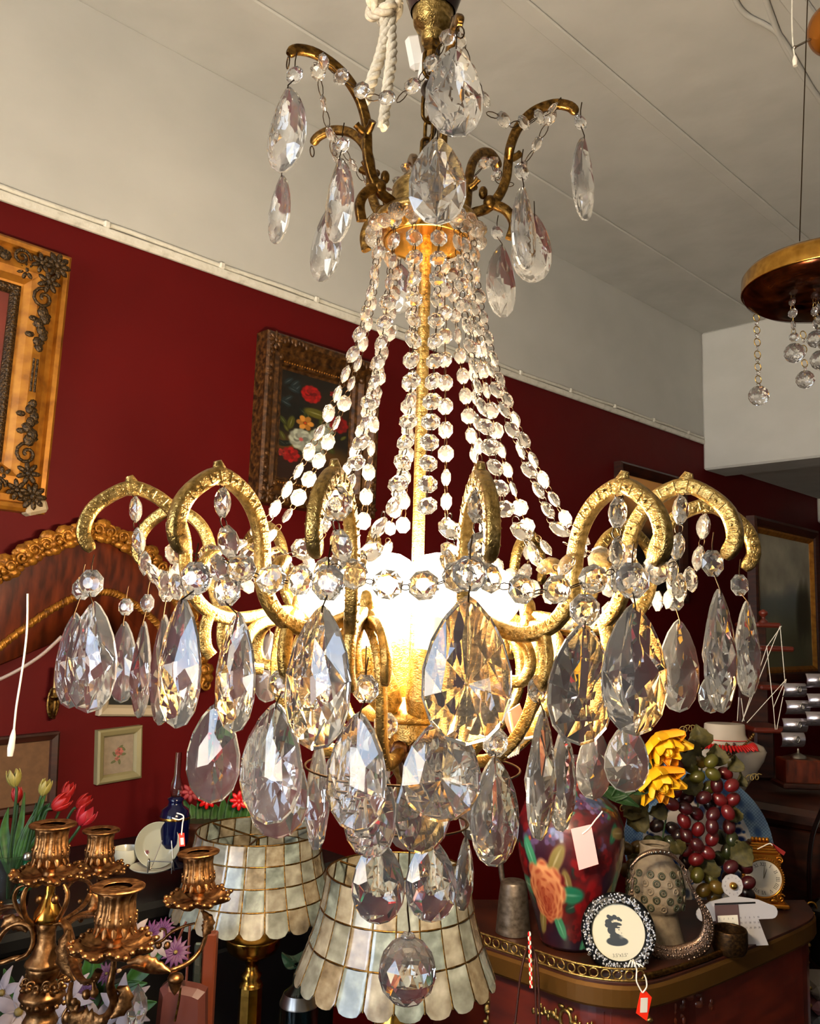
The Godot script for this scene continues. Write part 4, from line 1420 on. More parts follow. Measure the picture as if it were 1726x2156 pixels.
	for k in 40:
		var f := k / 39.0
		ven_a.append(crest[int(f * (crest.size() - 1))] + Vector3(0, -0.012, -0.008))
		ven_b.append(rope[int(f * (rope.size() - 1))] + Vector3(0, 0.0, -0.010))
	var mid_v := PackedVector3Array()
	for k in 40:
		mid_v.append(ven_a[k].lerp(ven_b[k], 0.5) + Vector3(0, 0, 0.006))
	obj(t, "veneer_band", Geo.new().sheet([ven_a, mid_v, ven_b], 0.008), M.walnut_veneer)
	var cg := Geo.new()
	cg.tube(crest, 0.011, 0.015, 8)
	for k in range(0, crest.size(), 2):
		var p: Vector3 = crest[k]
		var tg: Vector3 = (crest[mini(k + 1, crest.size() - 1)] - crest[maxi(k - 1, 0)]).normalized()
		var nn := Vector3(-tg.y, tg.x, 0)
		var s := 0.012 + 0.004 * sin(k * 0.9)
		cg.ball(p + nn * (0.014 + 0.003 * sin(k * 1.3)) + Vector3(0, 0, 0.01), s, Vector3(1.2, 0.9, 0.7), 8)
		cg.ball(p - nn * 0.010 + Vector3(0, 0, 0.014), s * 0.8, Vector3(1.1, 0.8, 0.8), 8)
		if k % 4 == 0:
			scroll(cg, p + nn * 0.006 + Vector3(0, 0, 0.018), 0.013, k, 1.0 if k % 8 == 0 else -1.0, 0.003)
		cg.ball(p + nn * 0.002 + Vector3(0, 0, 0.018 + 0.004 * sin(k * 2.0)), s * 0.55, Vector3(1, 1, 1), 7)
	obj(t, "carved_crest", cg, M.gilt_wood)

	# ---- wall sconce with a candle
	o0 = on_wall(98, 1475, 0.0)
	t = thing("wall_sconce", o0, "small brass wall sconce holding a cream candle stub, on the red wall at left", "sconce", "", wall_basis())
	obj(t, "back_plate", Geo.new().plate(circle2(0.016, 20, Vector2(0.8, 2.0), Vector2(0.012, -0.004)), 0.0, 0.006, 0.002), M.dark_brass)
	obj(t, "arm", Geo.new().tube(smooth_path([Vector3(0.012, -0.015, 0.005), Vector3(0.004, -0.03, 0.03), Vector3(-0.004, -0.018, 0.05), Vector3(-0.004, 0.01, 0.05)], 5), 0.0032, null, 8), M.dark_brass)
	obj(t, "candle_cup", Geo.new().lathe([Vector2(0.004, 0.004), Vector2(0.011, 0.01), Vector2(0.012, 0.013), Vector2(0.007, 0.015), Vector2(0.0075, 0.026), Vector2(0.0085, 0.028)], 16, Vector3(-0.004, 0, 0.05)), M.dark_brass)
	obj(t, "candle", Geo.new().lathe([Vector2(0.0055, 0.02), Vector2(0.0055, 0.066), Vector2(0.003, 0.069)], 14, Vector3(-0.004, 0, 0.05)), mat("candle_wax", Color(0.7, 0.58, 0.36), 0.5))
	# ---- pull cord and slack cable in front of the wall
	var q0 := W(57, 1290, 1.3)
	t = thing("white_pull_cord", q0, "white pull cord with a plastic toggle hanging before the red wall at left", "pull cord")
	var cp := []
	for p in [[58, 1250], [57, 1320], [51, 1380], [42, 1440], [34, 1490], [29, 1540]]:
		cp.append(W(p[0], p[1], 1.3) - q0)
	obj(t, "cord", Geo.new().tube(smooth_path(cp, 4), 0.0016, null, 8), M.white_plastic)
	obj(t, "toggle", Geo.new().tube([W(29, 1536, 1.3) - q0, W(27, 1550, 1.3) - q0, W(23, 1575, 1.3) - q0, W(21, 1592, 1.3) - q0], [0.002, 0.0042, 0.0052, 0.004], null, 10), M.white_plastic)
	q0 = W(0, 1430, 1.45)
	t = thing("slack_cable", q0, "pale slack cable rising to the right across the wall at the left edge", "cable")
	cp = []
	for p in [[-40, 1446], [0, 1430], [45, 1407], [90, 1377], [130, 1340]]:
		cp.append(W(p[0], p[1], 1.45) - q0)
	obj(t, "cable_run", Geo.new().tube(smooth_path(cp, 5), 0.003, null, 8), mat("grey_cable", Color(0.55, 0.48, 0.44), 0.5))

# ---------------------------------------------------------------- what hangs from the ceiling
func build_hanging_things() -> void:
	# rope with a knot, left of the chandelier's cup
	var z := 0.76
	var o0 := W(805, 20, z)
	var t := thing("cotton_rope", o0, "thick white cotton rope with a knot and two cut ends beside the chandelier cup", "rope")
	var twisted := func(pts: Array, r: float) -> Geo:
		var path := smooth_path(pts, 10)
		var g := Geo.new()
		for s in 3:
			var sp := []
			var side := Vector3.ZERO
			var run := 0.0
			for k in path.size():
				var tg: Vector3 = (path[mini(k + 1, path.size() - 1)] - path[maxi(k - 1, 0)]).normalized()
				side = tg.cross(Vector3(0, 0, 1)).normalized() if k == 0 else (side - tg * side.dot(tg)).normalized()
				if k > 0:
					run += path[k].distance_to(path[k - 1])
				var a := TAU * s / 3.0 + run / r * 1.25
				sp.append(path[k] + (side * cos(a) + tg.cross(side) * sin(a)) * r * 0.46)
			g.tube(sp, r * 0.58, null, 8)
		return g
	var P := func(x: float, y: float, d := 0.0) -> Vector3: return W(x, y, z + d) - o0
	obj(t, "rope_end", twisted.call([P.call(808, 30), P.call(812, 62), P.call(803, 110), P.call(786, 160), P.call(766, 218)], 0.0058), M.cotton_rope)
	obj(t, "rope_end", twisted.call([P.call(822, 30), P.call(823, 70), P.call(824, 120, -0.004), P.call(815, 190, -0.004), P.call(806, 270, -0.004)], 0.0056), M.cotton_rope)
	var kn := []
	for k in 30:
		var a := TAU * k / 29.0 * 2.0
		kn.append(P.call(806, 12) + Vector3((0.011 + 0.003 * cos(a * 1.5)) * cos(a), 0.0115 * sin(a) + 0.001, 0.009 * sin(a * 1.5)))
	obj(t, "rope_knot", twisted.call(kn, 0.0062), M.cotton_rope)
	obj(t, "rope_drop", twisted.call([P.call(800, 10), P.call(802, -60), P.call(808, -160), Vector3(0.02, wall_p.y - o0.y - 0.005, 0)], 0.0058), M.cotton_rope)

	# pink price tag tied to a lower arm of the chandelier
	o0 = W(1086, 1520, 0.665)
	t = thing("pink_price_tag", o0, "pink card price tag tied with white string low on the chandelier's right side", "price tag")
	obj(t, "card", Geo.new().plate(rect(0.017, 0.022), -0.0004, 0.0004, 0.0, Basis.from_euler(Vector3(0.1, 0.5, 0.5))), M.pink_card)
	var st := Geo.new()
	var tag_p := func(x: float, y: float) -> Vector3: return W(x, y, 0.655) - o0
	st.tube(smooth_path([tag_p.call(1072, 1500), tag_p.call(1082, 1545), tag_p.call(1096, 1556), tag_p.call(1124, 1552)], 5), 0.0012, null, 6)
	st.ball(tag_p.call(1093, 1556), 0.0042, Vector3(1, 1, 1), 8)
	for k in 5:
		st.tube(smooth_path([tag_p.call(1092, 1557), tag_p.call(1084 + 2 * k, 1576), tag_p.call(1070 + 5 * k, 1596 - 2 * k)], 4), 0.001, null, 5)
	obj(t, "string", st, mat("white_string", Color(0.9, 0.87, 0.82), 0.8))

	# bowl lamp at the right edge
	z = 1.22
	var c := W(1748, 600, z)
	t = thing("bowl_pendant_lamp", c, "gold rimmed hanging bowl lamp with a dark mirrored underside, cut by the right edge", "pendant lamp")
	obj(t, "gold_band", Geo.new().lathe([Vector2(0.10, 0.03), Vector2(0.118, 0.026), Vector2(0.124, 0.018), Vector2(0.1255, -0.004), Vector2(0.1235, -0.006), Vector2(0.12, -0.003)], 64), M.polished_brass)
	var under := noise_tex(61, 0.02, [Color(0.07, 0.025, 0.01), Color(0.22, 0.09, 0.03), Color(0.42, 0.2, 0.06)], 256, 4, [0.1, 0.5, 1.0])
	textured("mirrored_bronze", under, 6.0, 0.12, 0.85)
	obj(t, "mirrored_underside", Geo.new().lathe([Vector2(0.1235, -0.004), Vector2(0.119, -0.014), Vector2(0.105, -0.022), Vector2(0.08, -0.026), Vector2(0.04, -0.028), Vector2(0.002, -0.028)], 64), M.mirrored_bronze)
	obj(t, "finial", Geo.new().lathe([Vector2(0.012, 0.03), Vector2(0.03, 0.036), Vector2(0.018, 0.05), Vector2(0.006, 0.056)], 24), M.polished_brass)
	var wp := W(1683, 508, z) - c
	obj(t, "suspension_wire", Geo.new().tube([wp, Vector3(0.0, wall_p.y - c.y - 0.01, 0.0)], 0.0009, null, 6), M.wire)
	obj(t, "suspension_wire", Geo.new().tube([Vector3(0.1, 0.03, 0.03), Vector3(0.0, wall_p.y - c.y - 0.01, 0.0)], 0.0009, null, 6), M.wire)
	for s in [[1592, 656, 833, 22, 0], [1667, 622, 743, 22, 1], [1690, 690, 799, 20, 0], [1712, 560, 714, 19, 1], [1722, 560, 758, 22, 1]]:
		var dr := node(t, "crystal_drop_chain")
		var top := W(s[0], s[1], z) - c
		var end := W(s[0] + 5, s[2], z) - c
		var r: float = s[3] / FPX * z
		obj(dr, "crystal_ball", gem["ball"], M.crystal, end, Basis(Vector3.RIGHT, PI / 2).scaled_local(Vector3.ONE * r * 2.0))
		var n := int(maxf(2.0, (top.y - end.y - r) / 0.017))
		var loops := Geo.new()
		for k in n:
			var p := top.lerp(end + Vector3(0, r, 0), (k + 0.5) / n)
			var fb := Basis(Vector3.UP, rng.randf() * 3.0)
			if s[4] == 1:
				octagon(dr, p, 0.0155, Vector3.UP, fb.z, "bead", false, "crystal")
				loops.tube(ring_path(0.003, 8, Vector2(1, 1.6), fb, p + Vector3(0, 0.0085, 0)), 0.0005, null, 4, true)
			else:
				loops.tube(ring_path(0.0058, 14, Vector2.ONE, Basis(Vector3.UP, 0.4), p), 0.0008, null, 5, true)
				octagon(dr, p + Vector3(0, -0.0085, 0), 0.0075, Vector3.UP, fb.z, "bead", false, "crystal")
		obj(dr, "chain_rings", loops, M.aged_brass)

	# gold globe lamp, cables and a pull switch in the top right corner
	z = 1.5
	c = W(1752, 62, z)
	t = thing("gold_globe_lamp", c, "amber gold globe lamp at the top right corner", "lamp")
	obj(t, "globe", Geo.new().ball(Vector3.ZERO, 0.045, Vector3(1, 1.1, 1), 32), mat("amber_gold", Color(0.6, 0.36, 0.1), 0.25, 0.6))
	obj(t, "neck", Geo.new().lathe([Vector2(0.012, 0.04), Vector2(0.018, 0.06), Vector2(0.006, 0.08), Vector2(0.004, wall_p.y - c.y - 0.01)], 20), M.polished_brass)
	var pin := W(1672, 100, z) - c
	obj(t, "side_pin", Geo.new().tube([pin, W(1706, 83, z) - c], 0.0022, null, 8), M.steel_wire)
	obj(t, "pin_head", Geo.new().ball(pin, 0.004, Vector3.ONE, 10), M.steel_wire)
	var y := wall_p.y - 0.006
	var runs := [
		["ceiling_cable", [[1535, -60], [1548, 0], [1572, 32], [1610, 52], [1640, 74], [1665, 110], [1700, 170], [1740, 235]], 0.0055, "white cable bending across the ceiling in the top right corner"],
		["ceiling_cable", [[1590, -60], [1612, 0], [1634, 60], [1655, 105], [1690, 160], [1740, 228]], 0.006, "straight white cable running down the ceiling to the right edge"],
	]
	for r in runs:
		o0 = on_level(r[1][1][0], r[1][1][1], y)
		var o1 := o0
		t = thing(r[0], o1, r[3], "cable")
		var cp := []
		for p in r[1]:
			cp.append(on_level(p[0], p[1], y) - o1)
		obj(t, "cable_run", Geo.new().tube(smooth_path(cp, 6), r[2], null, 8), M.plaster)
	o0 = W(1671, 100, 1.5)
	t = thing("pull_switch", o0, "white pull string with a small toggle near the top right corner", "pull switch")
	var pp := []
	for p in [[1668, -30], [1667, 40], [1669, 90], [1673, 122]]:
		pp.append(W(p[0], p[1], 1.5) - o0)
	obj(t, "string", Geo.new().tube(smooth_path(pp, 4), 0.0016, null, 6), M.trim_paint)
	obj(t, "toggle", Geo.new().tube([W(1673, 118, 1.5) - o0, W(1673, 126, 1.5) - o0, W(1674, 139, 1.5) - o0], [0.0025, 0.0048, 0.0042], null, 10), M.white_plastic)

# ---------------------------------------------------------------- lamps, tables, dark furniture
const TABLE := 0.70
const CABINET := 0.974

func capiz_lamp(label: String, top_c: Vector3, rt: float, bot_c: Vector3, rb: float, rows: int, around: int, stand: int) -> void:
	var t := thing("capiz_shell_lamp", bot_c, label, "table lamp", "capiz shell lamps")
	var h := top_c.y - bot_c.y
	var sh := node(t, "lamp_shade")
	var prof := func(f: float) -> float:      # radius from top (0) to hem (1): flares towards the hem
		return lerpf(rt, rb, pow(f, 1.12)) + 0.004 * sin(f * PI) * -1.0
	var lead := Geo.new()
	for r in rows:
		var f0 := float(r) / rows
		var f1 := float(r + 1) / rows
		for k in around:
			var a0 := TAU * (k + 0.03) / around
			var a1 := TAU * (k + 0.97) / around
			var grid := []
			for i in 5:
				var row := PackedVector3Array()
				for j in 7:
					var u := j / 6.0
					var f := lerpf(f0 + 0.006, f1 - 0.006, i / 4.0)
					if r == rows - 1:
						f += (0.075 * sqrt(maxf(0.0, 1.0 - pow(2.0 * u - 1.0, 2.0))) - 0.035) * (i / 4.0)
					var rad: float = prof.call(f)
					# each shell pane is nearly flat between its two joints
					var a := lerpf(a0, a1, u)
					rad *= cos((a1 - a0) * 0.5) / cos(a - (a0 + a1) * 0.5)
					row.append(Vector3(sin(a) * rad, h * (1.0 - f), cos(a) * rad))
				grid.append(row)
			obj(sh, "capiz_panel", Geo.new().sheet(grid, 0.0014), M["capiz_%d" % ((k * 7 + r * 3) % 4)])
	for k in around:
		var a := TAU * k / around
		var pts := []
		for i in 9:
			var f := i / 8.0 * 0.975
			var rad: float = prof.call(f)
			pts.append(Vector3(sin(a) * rad, h * (1.0 - f), cos(a) * rad))
		lead.tube(pts, 0.0013, null, 5)
	for r in rows + 0:
		var rad: float = prof.call(float(r) / rows)
		lead.tube(ring_path(rad, 48, Vector2.ONE, Basis(Vector3.RIGHT, PI / 2), Vector3(0, h * (1.0 - float(r) / rows), 0)), 0.0013, null, 5, true)
	var lo := obj(sh, "brass_joints", lead, M.dark_brass)
	lo.set_meta("kind", "stuff")
	var st := Geo.new()
	var floor_y := TABLE - bot_c.y
	if stand == 0:
		obj(t, "brass_bowl", Geo.new().lathe([Vector2(0.004, 0.012), Vector2(0.03, 0.006), Vector2(0.041, -0.002), Vector2(0.0425, -0.006), Vector2(0.040, -0.010), Vector2(0.040, -0.016), Vector2(0.036, -0.024), Vector2(0.024, -0.032), Vector2(0.012, -0.036), Vector2(0.009, -0.046)], 40, Vector3(0, -0.036, 0)), M.polished_brass)
		st.lathe([Vector2(0.009, -0.045), Vector2(0.0095, -0.052), Vector2(0.0155, -0.058), Vector2(0.013, -0.064), Vector2(0.0165, -0.07), Vector2(0.0165, -0.07), Vector2(0.018, -0.074)], 32, Vector3(0, -0.036, 0))
		obj(t, "column", Geo.new().lathe([Vector2(0.0165, -0.108), Vector2(0.0172, -0.12), Vector2(0.0178, floor_y + 0.05), Vector2(0.02, floor_y + 0.045)], 8, Vector3.ZERO, 0, 0, false), M.polished_brass)
		obj(t, "collar", st, M.polished_brass)
		obj(t, "foot", Geo.new().lathe([Vector2(0.02, floor_y + 0.05), Vector2(0.03, floor_y + 0.03), Vector2(0.06, floor_y + 0.015), Vector2(0.065, floor_y)], 40), M.polished_brass)
	else:
		st.lathe([Vector2(0.003, 0.01), Vector2(0.014, 0.004), Vector2(0.03, -0.008), Vector2(0.012, -0.02), Vector2(0.01, -0.03), Vector2(0.024, -0.05), Vector2(0.03, -0.08), Vector2(0.02, -0.12), Vector2(0.016, floor_y + 0.04), Vector2(0.05, floor_y + 0.01), Vector2(0.055, floor_y)], 40)
		obj(t, "brass_stem", st, M.polished_brass)
	# harp that carries the shade
	obj(t, "shade_holder", Geo.new().tube([Vector3(0, -0.03, 0), Vector3(0, h * 0.9, 0)], 0.003, null, 8), M.dark_brass)
	for k in 3:
		obj(t, "spider_arm", Geo.new().tube([Vector3(0, h * 0.9, 0), polar(k * 120.0, rt * 0.985, h * 0.985)], 0.0016, null, 6), M.dark_brass)

func build_furniture() -> void:
	for k in 4:
		var c := noise_tex(70 + k, 0.018, [[Color(0.28, 0.28, 0.25), Color(0.42, 0.43, 0.40), Color(0.6, 0.62, 0.59)], [Color(0.32, 0.29, 0.24), Color(0.45, 0.43, 0.38), Color(0.6, 0.59, 0.54)], [Color(0.25, 0.27, 0.25), Color(0.38, 0.41, 0.39), Color(0.56, 0.6, 0.58)], [Color(0.29, 0.25, 0.19), Color(0.42, 0.38, 0.31), Color(0.57, 0.54, 0.47)]][k], 256, 5, [0.1, 0.5, 0.95])
		var m := textured("capiz_%d" % k, c, 7.0 + k, 0.22)
		m.metallic_specular = 0.7
		m.backlight_enabled = true
		m.backlight = Color(0.2, 0.18, 0.13)
	capiz_lamp("capiz shell table lamp on a brass column with a bowl, behind the candelabra", W(522, 1748, 1.36), 0.093, W(536, 1912, 1.36), 0.124, 4, 22, 0)
	capiz_lamp("wide capiz shell lamp directly behind the crystal ball", W(842, 1834, 1.1), 0.087, W(832, 2050, 1.1), 0.121, 3, 22, 1)

	# tables and the black sideboard that carry the goods
	var wb := Basis(wall_d, Vector3.UP, wall_n)
	var t := thing("black_sideboard", room(-3.3, 0.215, 0.0), "black painted sideboard below the white plates", "sideboard", "", wb)
	obj(t, "carcass", Geo.new().box(Vector3(0, 0.49, 0), Vector3(2.0, 0.96, 0.38), 0.01), M.black_paint)
	obj(t, "top_board", Geo.new().box(Vector3(0, 0.988, 0), Vector3(2.04, 0.03, 0.41), 0.008), M.black_paint)
	for k in 4:
		obj(t, "door_panel", Geo.new().box(Vector3(-0.75 + k * 0.5, 0.5, 0.192), Vector3(0.46, 0.8, 0.012), 0.004), M.black_paint)
	t = thing("display_table", room(-3.05, 0.78, 0.0), "dark wooden table carrying the candelabra and the capiz lamps", "table", "", wb)
	obj(t, "table_top", Geo.new().box(Vector3(0, TABLE - 0.02, 0), Vector3(1.16, 0.038, 0.66), 0.01), M.dark_wood)
	for sx in [-1, 1]:
		for sz in [-1, 1]:
			obj(t, "leg", Geo.new().lathe([Vector2(0.02, 0.0), Vector2(0.026, 0.1), Vector2(0.018, 0.2), Vector2(0.03, 0.6), Vector2(0.03, TABLE - 0.04)], 16, Vector3(sx * 0.52, 0, sz * 0.28)), M.dark_wood)

	# dark wardrobe, shelf stand and bits at the right edge
	var d0 := W(1690, 1664, 2.02)
	var dt := d0.y - 0.004
	t = thing("dark_dresser", Vector3(d0.x, 0, d0.z) + wall_d * 0.22 - wall_n * 0.05, "tall dark wooden dresser in shadow at the right edge", "dresser", "", wb)
	obj(t, "carcass", Geo.new().box(Vector3(0, dt / 2 - 0.02, 0), Vector3(0.8, dt - 0.04, 0.42), 0.01), M.dark_wood)
	obj(t, "top_board", Geo.new().box(Vector3(0, dt - 0.02, 0.0), Vector3(0.86, 0.04, 0.46), 0.012), M.dark_wood)
	for k in 3:
		obj(t, "drawer", Geo.new().box(Vector3(0, 0.2 + k * 0.3, 0.213), Vector3(0.7, 0.26, 0.02), 0.006), M.dark_wood)
		for sx in [-1, 1]:
			obj(t, "knob", Geo.new().ball(Vector3(sx * 0.22, 0.2 + k * 0.3, 0.235), 0.016, Vector3.ONE, 12), M.dark_brass)
	var e0 := W(1632, 1540, 2.1)
	t = thing("wooden_display_stand", e0, "red brown wooden display stand with a turned finial, right of the last crystal drop", "display stand")
	var ep := func(x: float, y: float, dz := 0.0) -> Vector3: return W(x, y, 2.1 + dz) - e0
	for s in [[1592, 1644, 1316], [1598, 1672, 1366], [1600, 1668, 1448], [1586, 1664, 1538]]:
		var a: Vector3 = ep.call(s[0], s[2])
		var b: Vector3 = ep.call(s[1], s[2])
		obj(t, "shelf_board", Geo.new().box((a + b) * 0.5 + Vector3(0, 0, -0.07), Vector3(b.x - a.x, 0.012, 0.15), 0.004), M.mahogany)
	obj(t, "back_board", Geo.new().box((ep.call(1634, 1316) + ep.call(1634, 1538)) * 0.5 + Vector3(0, 0, -0.145), Vector3(0.075, ep.call(1634, 1316).y - ep.call(1634, 1538).y, 0.012), 0.003), M.dark_wood)
	obj(t, "finial", Geo.new().lathe([Vector2(0.011, 0), Vector2(0.012, 0.004), Vector2(0.005, 0.01), Vector2(0.005, 0.016), Vector2(0.011, 0.022), Vector2(0.011, 0.028), Vector2(0.003, 0.034)], 20, ep.call(1607, 1312, 0.03)), M.mahogany)
	var lh: float = (ep.call(1636, 1540)).y - (dt - e0.y)
	obj(t, "stand_leg", Geo.new().box(Vector3((ep.call(1630, 1540)).x, dt - e0.y + lh / 2 + 0.002, -0.08), Vector3(0.05, lh, 0.05), 0.006), M.dark_wood)
	# threads stretched between the stand and the table below
	var g0 := W(1600, 1430, 2.0)
	var th := thing("stretched_threads", g0, "pale threads strung in triangles in front of the wooden display stand", "threads")
	var gp := func(x: float, y: float) -> Vector3: return W(x, y, 2.0) - g0
	for s in [[1562, 1520, 1614, 1362], [1562, 1520, 1642, 1318], [1642, 1318, 1652, 1432], [1614, 1362, 1628, 1490], [1572, 1522, 1655, 1430], [1614, 1362, 1645, 1318], [1628, 1490, 1653, 1432], [1628, 1490, 1632, 1536], [1655, 1430, 1635, 1536], [1566, 1518, 1560, 1470], [1552, 1518, 1555, 1468]]:
		obj(th, "thread", Geo.new().tube([gp.call(s[0], s[1]), gp.call(s[2], s[3])], 0.0009, null, 5), M.paper)
	# shiny clasps in two overlapping columns
	var c0 := W(1690, 1500, 1.9)
	var k := 0
	for s in [[1668, 1452, 46], [1674, 1488, 48], [1668, 1526, 50], [1714, 1432, 44], [1718, 1474, 46], [1716, 1512, 48], [1664, 1556, 46]]:
		var p := W(s[0], s[1], 1.9 - 0.01 * k)
		var w: float = s[2] / FPX * 1.9
		var tt := thing("silver_clasp", p, ["topmost silver clasp of the left column at the right edge", "silver clasp second from the top of the left column at the right edge", "silver clasp with a bright buckle third in the left column at the right edge", "topmost silver clasp cut by the right edge", "middle silver clasp cut by the right edge", "lowest silver clasp cut by the right edge", "lowest silver clasp of the left column, beside the white bust"][k], "clasp", "silver clasps hung at the right edge")
		var rows := []
		for j in 8:
			var a := -1.3 + 2.3 * j / 7.0
			rows.append(PackedVector3Array([Vector3(-w / 2, sin(a) * 0.016, cos(a) * 0.016), Vector3(w / 2, sin(a) * 0.016 + 0.001, cos(a) * 0.016)]))
		obj(tt, "plate", Geo.new().sheet(rows, 0.0012), mat("silver_%d" % k, Color(0.62, 0.6, 0.63), 0.22, 0.95))
		obj(tt, "buckle", Geo.new().tube(ring_path(0.005, 12, Vector2(0.8, 1.3), Basis(), Vector3(0.006, 0.002, 0.02)), 0.0012, null, 6, true), M.steel_wire)
		k += 1
	# tea caddy on the dresser
	var b0 := W(1682, 1648, 2.0)
	t = thing("wooden_caddy", b0, "small wooden box with a metal knobbed lid in the shadow at right", "box")
	obj(t, "body", Geo.new().box(Vector3(0, 0.028, 0), Vector3(0.082, 0.052, 0.06), 0.003), M.walnut_veneer)
	obj(t, "plinth", Geo.new().box(Vector3(0, -0.003, 0), Vector3(0.1, 0.012, 0.075), 0.003), M.dark_wood)
	obj(t, "lid", Geo.new().lathe([Vector2(0.018, 0.055), Vector2(0.016, 0.06), Vector2(0.008, 0.064), Vector2(0.003, 0.067), Vector2(0.003, 0.074), Vector2(0.0015, 0.076)], 20), M.steel_wire)
	# black bag strap with a metal ring, and pale cloths at the right edge
	b0 = W(1712, 1860, 1.75)
	t = thing("black_handbag", b0, "black leather bag with a strap ring at the right edge beside the clock", "handbag")
	obj(t, "body", Geo.new().box(W(1722, 1965, 1.75) - b0 + Vector3(0.02, 0, 0), Vector3(0.075, 0.13, 0.05), 0.02), mat("black_leather", Color(0.02, 0.02, 0.022), 0.35))
	obj(t, "strap", Geo.new().tube(smooth_path([W(1705, 1905, 1.75) - b0, W(1703, 1830, 1.75) - b0, W(1710, 1760, 1.75) - b0, W(1732, 1700, 1.75) - b0], 5), 0.009, 0.002, 8), M.black_leather)
	obj(t, "ring", Geo.new().tube(ring_path(0.010, 16, Vector2(1, 1.1), Basis(), W(1708, 1912, 1.74) - b0), 0.0022, null, 8, true), M.polished_brass)
	b0 = W(1722, 2100, 1.7)
	t = thing("folded_cloth", b0, "folded striped cloth in the bottom right corner", "cloth")
	for j in 4:
		obj(t, "fold", Geo.new().box(Vector3(0.02, -0.055 + j * 0.026, 0), Vector3(0.1, 0.024, 0.1), 0.01), mat("cloth_%d" % j, [Color(0.6, 0.56, 0.5), Color(0.42, 0.44, 0.48), Color(0.6, 0.42, 0.45), Color(0.5, 0.47, 0.44)][j], 0.85))
	t = thing("wooden_crate", Vector3(b0.x + 0.015, 0, b0.z), "pale wooden crate in the bottom right corner", "crate", "", wb)
	obj(t, "side", Geo.new().box(Vector3(0, (b0.y - 0.07) / 2, 0), Vector3(0.1, b0.y - 0.07, 0.1), 0.004), mat("pale_wood", Color(0.5, 0.4, 0.28), 0.6))
	t = thing("side_table", Vector3(0.505, 0, -1.74), "dark side table behind the cabinet, under the blue plate and the bust", "table")
	obj(t, "table_top", Geo.new().box(Vector3(0, 0.892, 0), Vector3(0.34, 0.024, 0.22), 0.006), M.dark_wood)
	for sx in [-1, 1]:
		for sz in [-1, 1]:
			obj(t, "leg", Geo.new().lathe([Vector2(0.012, 0.0), Vector2(0.02, 0.4), Vector2(0.016, 0.88)], 12, Vector3(sx * 0.14, 0, sz * 0.08)), M.dark_wood)
	build_cabinet()

